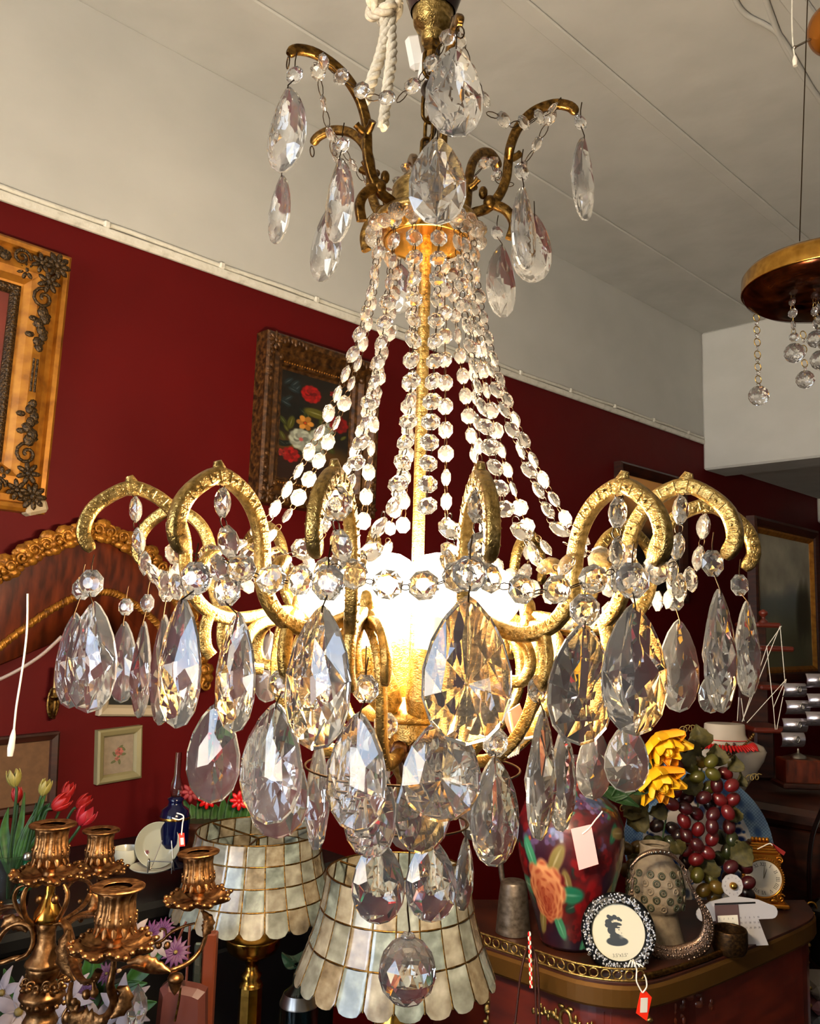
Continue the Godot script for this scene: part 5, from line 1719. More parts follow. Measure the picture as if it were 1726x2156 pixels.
# ---------------------------------------------------------------- the marquetry cabinet
func build_cabinet() -> void:
	var y := CABINET
	var lc := on_level(1000, 1988, y)
	var fc := on_level(1345, 2072, y)
	var mid1 := on_level(1120, 2028, y)
	var mid2 := on_level(1230, 2062, y)
	var rc := on_level(1706, 1938, y)
	var rm := on_level(1560, 2004, y)
	var rm0 := on_level(1440, 2050, y)
	var rr := on_level(1713, 1912, y)
	var back := (rr - lc).normalized()
	var o0 := Vector3((lc.x + rc.x) / 2, 0, (lc.z + rc.z) / 2 - 0.05)
	var t := thing("marquetry_cabinet", o0, "bow fronted marquetry cabinet with gilt mounts and a pierced brass gallery", "cabinet")
	var away := back.cross(Vector3.UP) * -1.0
	if away.z > 0:
		away = -away
	var front := smooth_path([lc, mid1, mid2, fc, rm0, rm, rc, rr], 6)
	var outline := PackedVector2Array()
	for p in front:
		outline.append(Vector2(p.x - o0.x, p.z - o0.z))
	var bl := lc + away * 0.22
	var brr := rr + Vector3(0.01, 0, -0.05)
	outline.append(Vector2(brr.x - o0.x, brr.z - o0.z))
	outline.append(Vector2(bl.x - o0.x, bl.z - o0.z))
	var flat := Basis(Vector3.RIGHT, Vector3(0, 0, 1), Vector3(0, 1, 0))    # plate outlines lie in xz, thickness along y
	var shrink := func(k: float) -> PackedVector2Array:
		var out := PackedVector2Array()
		var c := Vector2.ZERO
		for p in outline:
			c += p / outline.size()
		for p in outline:
			out.append(p - (p - c).normalized() * k)
		return out
	obj(t, "top_board", Geo.new().plate(shrink.call(0.006), y - 0.016, y, 0.001, flat), M.dark_wood)
	obj(t, "top_moulding", Geo.new().plate(outline, y - 0.034, y - 0.004, 0.004, flat), mat("gilded_edge", Color(0.4, 0.27, 0.1), 0.4, 0.6))
	obj(t, "body", Geo.new().plate(shrink.call(0.024), 0.06, y - 0.034, 0.002, flat), M.mahogany)
	# brass gallery along the left half of the front edge: rings between two rails
	var gal := node(t, "brass_gallery")
	var run := []
	for k in 20:
		run.append(front[k] - o0 + (Vector3(0, 0, -1) * 0.008))
	for e in [0.001, 0.016]:
		var pts := []
		for p in run:
			pts.append(p + Vector3(0, e, 0))
		obj(gal, "rail", Geo.new().tube(pts, 0.0018, null, 6), M.aged_brass)
	var total := 0.0
	for k in run.size() - 1:
		total += run[k].distance_to(run[k + 1])
	var n := int(total / 0.0155)
	for k in n:
		var want := total * (k + 0.5) / n
		var acc := 0.0
		for j in run.size() - 1:
			var d: float = run[j].distance_to(run[j + 1])
			if acc + d >= want:
				var p: Vector3 = run[j].lerp(run[j + 1], (want - acc) / d)
				var b := facing((run[j + 1] - run[j]).cross(Vector3.UP))
				obj(gal, "gallery_ring", Geo.new().tube(ring_path(0.0058, 12, Vector2.ONE, b, p + Vector3(0, 0.0085, 0)), 0.0014, null, 5, true), M.aged_brass)
				break
			acc += d
	# plain upstand on the right half
	var up := []
	for k in range(19, 30):
		up.append(front[k] - o0 + Vector3(-0.004, 0.005, -0.008))
	obj(t, "edge_bead", Geo.new().tube(up, 0.003, 0.005, 6), M.dark_brass)
	# panels, drawer line and gilt mounts on the two visible faces
	var face := func(k: int, drop: float, out := 0.002) -> Vector3:
		var a: Vector3 = front[maxi(k - 1, 0)]
		var b: Vector3 = front[mini(k + 1, front.size() - 1)]
		var nrm := (b - a).normalized().cross(Vector3.UP) * -1.0
		if nrm.z < 0:
			nrm = -nrm
		return front[k] - o0 - nrm * (0.024 - out) + Vector3(0, -drop, 0)
	var strip := func(called: String, k0: int, k1: int, drop0: float, drop1: float, r: float, m: Material) -> void:
		var pts := []
		for k in range(k0, k1 + 1):
			pts.append(face.call(k, lerpf(drop0, drop1, float(k - k0) / maxi(1, k1 - k0)), 0.003))
		obj(t, called, Geo.new().tube(pts, r, r * 0.7, 8), m)
	strip.call("drawer_moulding", 1, 18, 0.098, 0.098, 0.004, M.aged_brass)
	strip.call("door_moulding", 3, 17, 0.132, 0.132, 0.005, M.aged_brass)
	strip.call("door_moulding", 22, 38, 0.128, 0.128, 0.005, M.aged_brass)
	for k in [3, 17, 22, 38]:
		obj(t, "door_moulding", Geo.new().tube([face.call(k, 0.13, 0.003), face.call(k, 0.5, 0.003)], 0.005, 0.0035, 8), M.aged_brass)
	var glassm := mat("dark_cabinet_glass", Color(0.05, 0.06, 0.06), 0.08)
	for span in [[4, 16], [23, 37]]:
		var ra := PackedVector3Array()
		var rb := PackedVector3Array()
		for k in range(span[0], span[1] + 1):
			ra.append(face.call(k, 0.14, 0.001))
			rb.append(face.call(k, 0.5, 0.001))
		obj(t, "door_pane", Geo.new().sheet([ra, rb], 0.002), glassm)
	for k in [1, 20, 39]:
		var g := Geo.new()
		for j in 9:
			g.ball(face.call(k, 0.052 + j * 0.014, 0.004) + Vector3(0.002 * sin(j * 2.0), 0, 0), 0.0085 - 0.0004 * j, Vector3(1.0 - 0.05 * j, 1.1, 0.6), 8)
			g.ball(face.call(k, 0.055 + j * 0.014, 0.004) + Vector3(0.006 * cos(j * 2.6), 0, 0.002), 0.0045, Vector3(1.2, 0.8, 0.8), 6)
		for j in 20:
			g.ball(face.call(k, 0.18 + j * 0.014, 0.004) + Vector3(0.003 * sin(j * 1.5), 0, 0), 0.006, Vector3(0.9, 1.2, 0.6), 6)
		obj(t, "gilt_mount", g, M.aged_brass)
	# keyhole mount with leaves and ribbon on the drawer
	var esc := Geo.new()
	var ec: Vector3 = face.call(9, 0.068, 0.004)
	var eb := facing((front[10] - front[8]).cross(Vector3.UP) * -1.0)
	if eb.z.z < 0:
		eb = facing((front[10] - front[8]).cross(Vector3.UP))
	esc.tube(ring_path(0.011, 20, Vector2(0.8, 1.15), eb, ec), 0.0028, null, 6, true)
	for s in [-1.0, 1.0]:
		for k in 7:
			esc.ball(ec + eb * Vector3(s * (0.014 + k * 0.0065), -0.002 - 0.004 * sin(k * 0.9) * s, 0.0), 0.0052 - 0.0004 * k, Vector3(1.3, 0.7 + 0.3 * (k % 2), 0.6), 7, eb)
			esc.ball(ec + eb * Vector3(s * (0.016 + k * 0.0062), 0.006 * cos(k * 1.7), 0.0), 0.0036, Vector3(0.8, 1.4, 0.6), 6, eb)
		esc.ball(ec + eb * Vector3(s * 0.007, 0.016, 0), 0.005, Vector3(1.2, 0.6, 0.6), 7, eb)
	obj(t, "keyhole_mount", esc, M.aged_brass)
	# carved flower swag on the right-hand face
	var sw := Geo.new()
	for k in 20:
		var q: Vector3 = face.call(24 + int(k * 0.62), 0.058 + 0.012 * sin(k * 1.1), 0.003)
		sw.ball(q, 0.0055 + 0.0015 * sin(k * 2.2), Vector3(1.2, 0.8, 0.5), 7)
		sw.ball(q + Vector3(0.004, 0.007 * cos(k * 1.9), 0), 0.004, Vector3(0.8, 1.3, 0.5), 6)
	obj(t, "carved_swag", sw, M.walnut_veneer)
	for k in [14, 15, 16]:
		obj(t, "flute", Geo.new().tube([face.call(k, 0.045, 0.002), face.call(k, 0.5, 0.002)], 0.0025, null, 6), M.mahogany)
	# legs
	for k in [1, 20, 39]:
		obj(t, "foot", Geo.new().lathe([Vector2(0.012, 0), Vector2(0.016, 0.01), Vector2(0.02, 0.06), Vector2(0.022, 0.07)], 14, Vector3((face.call(k, 0.0, -0.02)).x, 0, (face.call(k, 0.0, -0.02)).z)), M.dark_brass)

# ---------------------------------------------------------------- curios on the cabinet
func stand_at(px: float, py: float) -> Vector3:
	return on_level(px, py, CABINET + 0.001)

func mpp(o: Vector3) -> float:       # metres per pixel at that place
	return -o.z / FPX

func string_path(parent: Node3D, called: String, o: Vector3, pts: Array, dist: float, r: float, m: Material) -> void:
	var p := []
	for q in pts:
		p.append(W(q[0], q[1], dist) - o)
	obj(parent, called, Geo.new().tube(smooth_path(p, 5), r, null, 6), m)

func build_cabinet_things() -> void:
	# ---- flowered vase
	var o := stand_at(1200, 1982)
	var s := mpp(o)
	var t := thing("flowered_vase", o, "tall glossy vase painted with roses and leaves, carrying a pink tag", "vase")
	var im := ground(640, 512, 81, Color(0.09, 0.02, 0.06), Color(0.3, 0.06, 0.09), 0.02)
	var r2 := RandomNumberGenerator.new()
	r2.seed = 5
	for k in 60:
		dab(im, r2.randf_range(0, 640), r2.randf_range(250, 512), r2.randf_range(18, 40), [Color(0.32, 0.02, 0.04, 0.8), Color(0.12, 0.05, 0.14, 0.8), Color(0.05, 0.05, 0.1, 0.8), Color(0.4, 0.06, 0.06, 0.7)][k % 4], 0.7, 1.7, r2.randf() * 3)
	for k in 90:
		leaf(im, r2.randf_range(0, 640), r2.randf_range(60, 512), r2.randf_range(16, 30), r2.randf() * 6, [Color(0.1, 0.32, 0.23), Color(0.16, 0.4, 0.3), Color(0.42, 0.36, 0.2), Color(0.07, 0.2, 0.16)][k % 4])
	for k in 70:
		flower(im, r2.randf_range(0, 640), r2.randf_range(90, 300), r2.randf_range(14, 26), [Color(0.3, 0.22, 0.36), Color(0.38, 0.3, 0.44), Color(0.26, 0.3, 0.42), Color(0.4, 0.07, 0.1), Color(0.28, 0.16, 0.3)][k % 5], Color(0.6, 0.25, 0.12), 6, 2)
	for k in 26:
		flower(im, r2.randf_range(0, 640), r2.randf_range(60, 460), r2.randf_range(18, 34), [Color(0.46, 0.05, 0.07), Color(0.36, 0.03, 0.06)][k % 2], Color(0.3, 0.02, 0.03), 8, 3)
	for c in [[270, 360, 46], [60, 330, 36], [470, 400, 40]]:
		for k in 6:
			leaf(im, c[0] + cos(k * 1.05) * c[2] * 1.25, c[1] + sin(k * 1.05) * c[2] * 1.2, 34, k * 1.05, [Color(0.1, 0.4, 0.3), Color(0.2, 0.48, 0.36), Color(0.45, 0.4, 0.22)][k % 3])
		for q in 5:
			for k in 8:
				var a := TAU * (k + 0.5 * (q % 2)) / 8
				var rr: float = c[2] * (1.0 - q * 0.19)
				dab(im, c[0] + cos(a) * rr * 0.6, c[1] + sin(a) * rr * 0.55 + q * 4, rr * 0.4, Color(0.8, 0.58, 0.4).lerp(Color(0.45, 0.1, 0.07), q * 0.15 + 0.1 * (k % 3)), 0.3, 1.25, a)
				dab(im, c[0] + cos(a) * rr * 0.92, c[1] + sin(a) * rr * 0.85 + q * 4, rr * 0.1, Color(0.5, 0.16, 0.1, 0.6), 0.8, 3.0, a + PI / 2)
	im.flip_y()
	var vm := picture_mat("painted_porcelain", im, 0.12)
	vm.clearcoat_enabled = true
	vm.clearcoat = 0.6
	vm.texture_repeat = true
	var yy := func(py: float) -> float: return (1982.0 - py) * s * 1.02
	obj(t, "vase_body", Geo.new().lathe([Vector2(0.001, 0.002), Vector2(58 * s, 0.0), Vector2(62 * s, yy.call(1975)), Vector2(66 * s, yy.call(1950)), Vector2(76 * s, yy.call(1915)), Vector2(90 * s, yy.call(1872)), Vector2(102 * s, yy.call(1830)), Vector2(108 * s, yy.call(1790)), Vector2(105 * s, yy.call(1755)), Vector2(93 * s, yy.call(1725)), Vector2(70 * s, yy.call(1706)), Vector2(46 * s, yy.call(1696)), Vector2(38 * s, yy.call(1682)), Vector2(37 * s, yy.call(1660)), Vector2(44 * s, yy.call(1640)), Vector2(48 * s, yy.call(1634)), Vector2(44 * s, yy.call(1632)), Vector2(34 * s, yy.call(1650))], 56, Vector3.ZERO, 0, 0, true, false), vm, Vector3.ZERO, Basis(Vector3.UP, PI - 0.25))
	# yellow flower and stems behind, standing in the vase
	var o2 := W(1392, 1560, -o.z + 0.02)
	var yf := mat("yellow_petal", Color(0.95, 0.72, 0.07), 0.55)
	yf.backlight_enabled = true
	yf.backlight = Color(0.5, 0.35, 0.03)
	var ye := mat("orange_petal", Color(0.9, 0.56, 0.04), 0.55)
	var gr := mat("stem_green", Color(0.08, 0.2, 0.05), 0.6)
	t = thing("yellow_flower", o2, "two large yellow silk blooms on a stem leaning from the flowered vase", "flower")
	var petal := func(len: float, wid: float, cup: float) -> Geo:
		var rows := []
		for i in 8:
			var f := i / 7.0
			var row := PackedVector3Array()
			var wd := wid * (sin(PI * pow(clampf(f, 0.04, 0.97), 0.62)) * 0.9 + 0.12 * (1.0 - f)) * 0.5
			for j in 7:
				var u := j / 3.0 - 1.0
				row.append(Vector3(u * wd, f * len, cup * (1.6 * f * f - 1.3 * f) + wid * 0.34 * u * u * sin(PI * (0.25 + 0.6 * f)) + 0.0012 * sin(u * 9.0 + f * 7.0)))
			rows.append(row)
		return Geo.new().sheet(rows, 0.0012)
	var k := 0
	for bl in [[1384, 1548, 0.5, -0.5], [1374, 1622, 0.3, -1.0]]:
		var c := W(bl[0], bl[1], -o.z + 0.02) - o2
		var tilt := Basis.from_euler(Vector3(0.7, 0.35, bl[3] * 0.5))
		for ring in 3:
			for j in 6:
				var a := TAU * (j + 0.5 * ring) / 6.0
				var b := tilt * Basis(Vector3(0, 0, 1), a) * Basis(Vector3.RIGHT, 0.55 + 0.38 * ring)
				obj(t, "petal", petal.call(0.056 - 0.007 * ring, 0.046 - 0.005 * ring, 0.014), yf if (j + ring) % 4 else ye, c, b)
		obj(t, "flower_heart", Geo.new().ball(c + tilt.z * 0.006, 0.006, Vector3.ONE, 8), ye)
	obj(t, "stem", Geo.new().tube(smooth_path([Vector3(0.0, 0.0, -0.01), W(1350, 1650, -o.z) - o2, W(1290, 1680, -o.z) - o2, W(1225, 1660, -o.z) - o2], 5), 0.003, null, 6), gr)
	for q in [[1290, 1680, 0.9], [1270, 1660, 2.0], [1330, 1665, 1.2]]:
		obj(t, "leaf", petal.call(0.06, 0.022, 0.008), gr, W(q[0], q[1], -o.z) - o2, Basis(Vector3(0, 0, 1), -q[2]))
	# ---- pink tag on the vase
	var d := -o.z - 0.105
	o2 = W(1230, 1785, d)
	t = thing("pink_vase_tag", o2, "blank pink card tag hanging by a white string on the flowered vase", "price tag")
	s = d / FPX
	obj(t, "card", Geo.new().plate(PackedVector2Array([Vector2(-18 * s, -41 * s), Vector2(23 * s, -35 * s), Vector2(21 * s, 43 * s), Vector2(-21 * s, 40 * s)]), -0.0005, 0.0005, 0.0, Basis(Vector3(0, 0, 1), 0.17)), M.pink_card)
	string_path(t, "string", o2, [[1226, 1756], [1240, 1744], [1252, 1728], [1262, 1716], [1268, 1708]], d - 0.001, 0.0011, M.white_string)
	string_path(t, "string", o2, [[1195, 1745], [1180, 1740], [1165, 1730]], d - 0.001, 0.0011, M.white_string)

	# ---- metal beaker with a long handle
	o = stand_at(1080, 1962)
	s = mpp(o)
	var pewter := noise_tex(82, 0.03, [Color(0.24, 0.21, 0.18), Color(0.42, 0.38, 0.34), Color(0.55, 0.5, 0.46)], 256, 4)
	textured("pewter", pewter, 10.0, 0.42, 0.8)
	t = thing("pewter_beaker", o, "upturned dull pewter beaker beside the flowered vase", "beaker")
	obj(t, "beaker", Geo.new().lathe([Vector2(35 * s, 0), Vector2(34.5 * s, 6 * s), Vector2(29 * s, 70 * s), Vector2(26 * s, 94 * s), Vector2(22 * s, 98 * s), Vector2(12 * s, 99.5 * s), Vector2(0.0001, 99 * s)], 40), M.pewter)
	string_path(t, "handle", o, [[1062, 1872], [1056, 1840], [1052, 1795]], -o.z + 0.02, 0.0045, M.pewter)

	# ---- round photo frame set with stones, leaning on the vase
	var pc := W(1301, 1962, 1.285)
	s = 1.285 / FPX
	var fb := Basis.from_euler(Vector3(-0.22, -0.12, 0.1))
	t = thing("jewelled_photo_frame", pc, "round photo frame set with rhinestones, showing a lady's silhouette in a feathered hat", "photo frame", "", fb)
	var ro := 73.0 * s
	var ri := 52.0 * s
	var gun := mat("gunmetal", Color(0.1, 0.11, 0.13), 0.35, 0.8)
	obj(t, "stone_border", Geo.new().lathe([Vector2(ri, 0.001), Vector2(ri, 0.005), Vector2(ri * 1.06, 0.0075), Vector2((ri + ro) / 2, 0.009), Vector2(ro * 0.96, 0.0065), Vector2(ro, 0.003), Vector2(ro, -0.004), Vector2(ri, -0.004), Vector2(ri, 0.001)], 56, Vector3.ZERO, 0, 0, true, false), gun, Vector3.ZERO, Basis(Vector3.RIGHT, PI / 2))
	var stone := mat("rhinestone", Color(0.86, 0.88, 0.92), 0.08, 0.75)
	var gm := Geo.new()
	gm.ball(Vector3.ZERO, 0.001, Vector3(1, 1, 0.7), 6)
	var gmesh := gm.mesh()
	var curls := Geo.new()
	for j in 290:
		var f := r2.randf()
		var a := (j + r2.randf()) / 290.0 * TAU * 3.0
		var rr := lerpf(ri * 1.05, ro * 0.97, f)
		var z := 0.0104 - 0.0022 * absf(f - 0.5) * 2.0
		obj(t, "rhinestone", gmesh, stone, Vector3(cos(a) * rr, sin(a) * rr, z), Basis().scaled(Vector3.ONE * (1.1 + 0.9 * fposmod(j * 0.37, 1.0))))
		if j % 9 == 0:
			scroll(curls, Vector3(cos(a + 0.1) * rr, sin(a + 0.1) * rr, z - 0.001), 0.0032, a, 1.0, 0.0006)
	obj(t, "border_scrolls", curls, M.steel_wire).set_meta("kind", "stuff")
	im = Image.create(256, 256, false, Image.FORMAT_RGB8)
	im.fill(Color(0.78, 0.77, 0.7))
	var ink := Color(0.2, 0.23, 0.26)
	dab(im, 118, 168, 22, ink, 0.12, 2.5, 0.05)        # fur collar
	dab(im, 112, 148, 22, ink, 0.12, 1.3, 0.2)
	dab(im, 96, 118, 20, ink, 0.1, 1.0)                # hair
	dab(im, 104, 100, 15, ink, 0.1, 1.7, -0.2)          # hat brim
	dab(im, 128, 92, 7, ink, 0.1, 3.2, 0.25)
	for q in [[86, 84, 15], [100, 66, 12], [118, 62, 11], [136, 70, 9], [90, 58, 9], [78, 96, 10], [146, 76, 6]]:
		dab(im, q[0], q[1], q[2], ink, 0.1, 1.2, 0.6)
	dab(im, 108, 78, 5, Color(0.6, 0.6, 0.56), 0.5)
	dab(im, 128, 122, 15, Color(0.76, 0.75, 0.69), 0.12, 1.0)  # face
	dab(im, 136, 132, 9, Color(0.76, 0.75, 0.69), 0.12, 1.3, 0.9)
	dab(im, 128, 108, 4, ink, 0.2, 3.0, 0.05)
	dab(im, 132, 118, 2.4, ink, 0.4, 1.8, 0.1)
	dab(im, 143, 133, 1.6, ink, 0.5, 1.8, 0.2)
	dab(im, 139, 150, 12, Color(0.42, 0.44, 0.45, 0.8), 0.8, 1.2, 0.6)
	obj(t, "print", Geo.new().plate(circle2(ri * 1.01, 40), 0.0, 0.002), picture_mat("silhouette_print", im, 0.35))
	var num := TextMesh.new()
	num.text = "3.5\"x3.5\""
	num.font = sys_font("Droid Sans")
	num.font_size = 16
	num.pixel_size = 0.00034
	num.depth = 0.0002
	obj(t, "size_print", num, gun, Vector3(-0.001, -ri * 0.8, 0.0022))
	obj(t, "strut", Geo.new().box(Vector3(0, -0.012, -0.014), Vector3(0.02, ro * 1.3, 0.002), 0.0006, Basis(Vector3.RIGHT, 0.35)), gun)
	# orange tag tied to it
	o2 = W(1356, 2112, 1.2)
	s = 1.2 / FPX
	t = thing("orange_frame_tag", o2, "orange tag with a white label hanging by a string from the rhinestone photo frame", "price tag")
	var tb := Basis.from_euler(Vector3(0.0, 0.3, -0.18))
	obj(t, "card", Geo.new().plate(PackedVector2Array([Vector2(-15 * s, -20 * s), Vector2(11 * s, -32 * s), Vector2(15 * s, 12 * s), Vector2(-3 * s, 25 * s), Vector2(-12 * s, 18 * s)]), -0.0005, 0.0005, 0.0, tb), M.orange_card)
	obj(t, "label", Geo.new().plate(rect(16 * s, 27 * s), 0.0005, 0.0009, 0.0, tb * Basis(Vector3(0, 0, 1), 0.12), Vector3(-0.0008, -0.0022, 0.0002)), M.paper)
	string_path(t, "string", o2, [[1352, 2090], [1340, 2066], [1340, 2040], [1332, 2020]], 1.199, 0.001, M.white_string)
	string_path(t, "string", o2, [[1353, 2090], [1361, 2078], [1360, 2062], [1356, 2052]], 1.199, 0.001, M.white_string)
	var kn := Geo.new()
	for q in 5:
		kn.tube(smooth_path([W(1332, 2030, 1.199) - o2, W(1328 + 4 * q, 2022 + 2 * q, 1.197) - o2, W(1322 + 8 * q, 2036, 1.196) - o2], 4), 0.0009, null, 5)
	obj(t, "string_knot", kn, M.white_string)

	# ---- stoneware vase with applied rings
	o = stand_at(1380, 1978)
	s = mpp(o)
	var clay := noise_tex(83, 0.03, [Color(0.36, 0.31, 0.25), Color(0.46, 0.41, 0.34), Color(0.54, 0.48, 0.4)], 256, 5)
	textured("stoneware", clay, 9.0, 0.75, 0.0, M.tex_bumps, 0.06)
	mat("green_glaze", Color(0.2, 0.21, 0.14), 0.45)
	t = thing("stoneware_vase", o, "beige stoneware vase ringed with rows of green glazed circles, inside the silver collar", "vase")
	var prof := [Vector2(56, 0), Vector2(54, 4), Vector2(47, 30), Vector2(43, 52), Vector2(45, 60), Vector2(54, 66), Vector2(57, 78), Vector2(56, 108), Vector2(50, 132), Vector2(38, 150), Vector2(30, 162), Vector2(29, 180), Vector2(31, 184), Vector2(27, 185), Vector2(23, 178)]
	var vp := []
	for p in prof:
		vp.append(p * s)
	obj(t, "vase_body", Geo.new().lathe(vp, 48, Vector3.ZERO, 0, 0, true, false), M.stoneware)
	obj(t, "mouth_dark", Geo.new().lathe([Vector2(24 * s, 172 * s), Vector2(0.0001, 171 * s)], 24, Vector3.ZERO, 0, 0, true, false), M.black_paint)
	for r in 5:
		var py := 74.0 + r * 15.0
		var rad: float = [57.0, 57.5, 56.5, 54.0, 49.5][r]
		for j in 14:
			var a := TAU * (j + 0.5 * (r % 2) + 0.1 * sin(r * 3.0 + j)) / 14
			var c := Vector3(sin(a) * rad, py + 2.0 * sin(j * 2.1), cos(a) * rad) * s
			var b := facing(Vector3(sin(a), 0.12 * (r - 1), cos(a)))
			var rg := Geo.new().tube(ring_path(5.6 * s, 14, Vector2.ONE, b, c), 1.9 * s, null, 6, true)
			rg.ball(c, 2.2 * s, Vector3.ONE, 6)
			obj(t, "applied_ring", rg, M.green_glaze if (j + r) % 3 else M.stoneware)

	# ---- silver collar standing on edge
	o = W(1410, 1905, 1.325)
	s = 1.325 / FPX
	var sil := noise_tex(84, 0.06, [Color(0.2, 0.13, 0.09), Color(0.52, 0.42, 0.35), Color(0.78, 0.7, 0.64)], 256, 4, [0.15, 0.5, 1.0])
	textured("chased_silver", sil, 34.0, 0.3, 0.95, M.tex_bumps, 0.05)
	t = thing("silver_collar", o, "chased silver collar necklace standing upright around the stoneware vase", "necklace")
	var P := func(x: float, y: float, dz := 0.0) -> Vector3: return W(x, y, 1.325 + dz) - o
	var low := smooth_path([P.call(1445, 1850), P.call(1470, 1895), P.call(1486, 1925), P.call(1490, 1958), P.call(1478, 1988), P.call(1450, 2004), P.call(1415, 2010), P.call(1382, 2002), P.call(1360, 1980), P.call(1342, 1940), P.call(1330, 1890), P.call(1333, 1850)], 6)
	var ra := []
	var rb := []
	for j in low.size():
		var f := float(j) / (low.size() - 1)
		var w := sin(PI * clampf(f * 1.06, 0, 1)) 
		ra.append((2.6 + 15.0 * pow(w, 1.6)) * s)
		rb.append((2.4 + 6.0 * w) * s)
	obj(t, "crescent", Geo.new().tube(low, ra, rb, 12, false, Vector3(0, 0.1, 1)), M.chased_silver)
	var studs := Geo.new()
	for j in range(4, low.size() - 4):
		var tg: Vector3 = (low[j + 1] - low[j - 1]).normalized()
		var sd := tg.cross(Vector3(0, 0, 1)).normalized()
		for q in 3:
			studs.ball(low[j] + sd * ra[j] * (q - 1) * 0.62 + Vector3(0, 0, rb[j] * (1.0 if q == 1 else 0.78)), (1.5 + 1.3 * float((j + q) % 2)) * s, Vector3(1, 1, 0.8), 6)
		if j % 3 == 0:
			scroll(studs, low[j] + Vector3(0, 0, rb[j] + 0.4 * s), minf(5.0 * s, ra[j] * 0.7), j, 1.0 if j % 2 else -1.0, 0.8 * s)
	obj(t, "chased_relief", studs, M.chased_silver)
	var arcp := smooth_path([P.call(1330, 1822), P.call(1346, 1805), P.call(1368, 1795), P.call(1392, 1794), P.call(1415, 1802), P.call(1438, 1822)], 6)
	var rc := []
	for j in arcp.size():
		rc.append((2.6 + 3.0 * sin(PI * j / (arcp.size() - 1.0))) * s)
	obj(t, "neck_bar", Geo.new().tube(arcp, rc, null, 10), M.chased_silver)
	for q in [[1330, 1822, 1333, 1850, -1.0], [1438, 1822, 1445, 1850, 1.0]]:
		var lp := Geo.new()
		lp.tube(ring_path(4.0 * s, 12, Vector2(1, 1.3), Basis(Vector3.UP, 0.6), P.call(q[0], q[1] + 4)), 1.2 * s, null, 6, true)
		lp.tube(ring_path(3.6 * s, 12, Vector2(1, 1.6), Basis(Vector3.UP, -0.7), P.call((q[0] + q[2]) / 2.0, q[1] + 13)), 1.2 * s, null, 6, true)
		lp.tube(smooth_path([P.call(q[2], q[3] + 8), P.call(q[2] + 2 * q[4], q[3] - 6), P.call(q[2] - 3 * q[4], q[3] - 12), P.call(q[2] + q[4] * 2, q[3] - 4), P.call(q[2] + 9 * q[4], q[3] + 8), P.call(q[2] + 13 * q[4], q[3] + 5), P.call(q[2] + 10 * q[4], q[3] + 1)], 5), 1.3 * s, null, 6)
		obj(t, "clasp_hook", lp, M.chased_silver)
	for j in 5:
		obj(t, "silver_bead", Geo.new().ball(P.call(1372 + 9 * j, 1793 + absf(j - 2) * 1.2, -0.006), 3.0 * s, Vector3.ONE, 8), M.steel_wire)

	# ---- bangle
	o = stand_at(1536, 2004)
	s = mpp(o)
	var oldb := noise_tex(85, 0.04, [Color(0.09, 0.06, 0.03), Color(0.22, 0.15, 0.08), Color(0.4, 0.28, 0.13)], 256, 4)
	textured("old_bronze", oldb, 16.0, 0.4, 0.85)
	t = thing("bronze_bangle", o, "wide dark bronze bangle lying on the cabinet before the calendar", "bangle")
	obj(t, "band", Geo.new().lathe([Vector2(30 * s, 0), Vector2(33.5 * s, 8 * s), Vector2(35 * s, 24 * s), Vector2(34.5 * s, 42 * s), Vector2(33 * s, 45 * s), Vector2(32 * s, 42 * s), Vector2(31.5 * s, 20 * s), Vector2(29 * s, 2 * s), Vector2(30 * s, 0)], 44, Vector3.ZERO, 0, 0, true, false), M.old_bronze)

	# ---- white perpetual calendar
	o = stand_at(1560, 1984)
	var cz := -o.z
	o = W(1552, 1930, cz)
	s = cz / FPX
	var cb := Basis.from_euler(Vector3(-0.12, 0.1, 0.03))
	t = thing("white_calendar", o, "white plastic perpetual calendar with a round dial, standing in front of the gold clock", "calendar", "", cb)
	var wp := mat("calendar_white", Color(0.66, 0.65, 0.66), 0.4)
	var outl := PackedVector2Array()
	for q in [[-40, -54], [58, -54], [43, -6], [72, -6]]:
		outl.append(Vector2(q[0], q[1]) * s)
	for j in 7:
		var a := -PI / 2 + PI * j / 6.0
		outl.append(Vector2(72 + 13 * cos(a), 7 + 13 * sin(a)) * s)
	outl.append(Vector2(48, 30) * s)
	outl.append(Vector2(14, 36) * s)
	for j in 11:
		var a := -PI * 0.38 + (TAU - PI * 0.24) * j / 10.0
		outl.append(Vector2(-4 + 22 * cos(a), 58 + 22 * sin(a)) * s)
	outl.append(Vector2(-22, 36) * s)
	outl.append(Vector2(-54, 30) * s)
	for j in 7:
		var a := PI / 2 + PI * j / 6.0
		outl.append(Vector2(-72 + 13 * cos(a), 7 + 13 * sin(a)) * s)
	outl.append(Vector2(-38, -6) * s)
	obj(t, "board", Geo.new().plate(outl, -0.0015, 0.0015), wp)
	obj(t, "slot", Geo.new().box(Vector3(-3 * s, 25 * s, 0.0016), Vector3(86 * s, 3.4 * s, 0.0008)), M.black_paint)
	obj(t, "slide_frame", Geo.new().box(Vector3(-22 * s, -10 * s, 0.0024), Vector3(50 * s, 66 * s, 0.0012), 0.0004), mat("clear_brown_plastic", Color(0.34, 0.26, 0.26), 0.2))
	obj(t, "slide_card", Geo.new().box(Vector3(-22 * s, -18 * s, 0.0032), Vector3(42 * s, 44 * s, 0.0008), 0.0003), M.paper)
	obj(t, "knob", Geo.new().lathe([Vector2(0.0055, 0.0), Vector2(0.0056, 0.004), Vector2(0.004, 0.0065), Vector2(0.001, 0.007)], 24), M.polished_brass, Vector3(-4 * s, 58 * s, 0.0015), Basis(Vector3.RIGHT, PI / 2))
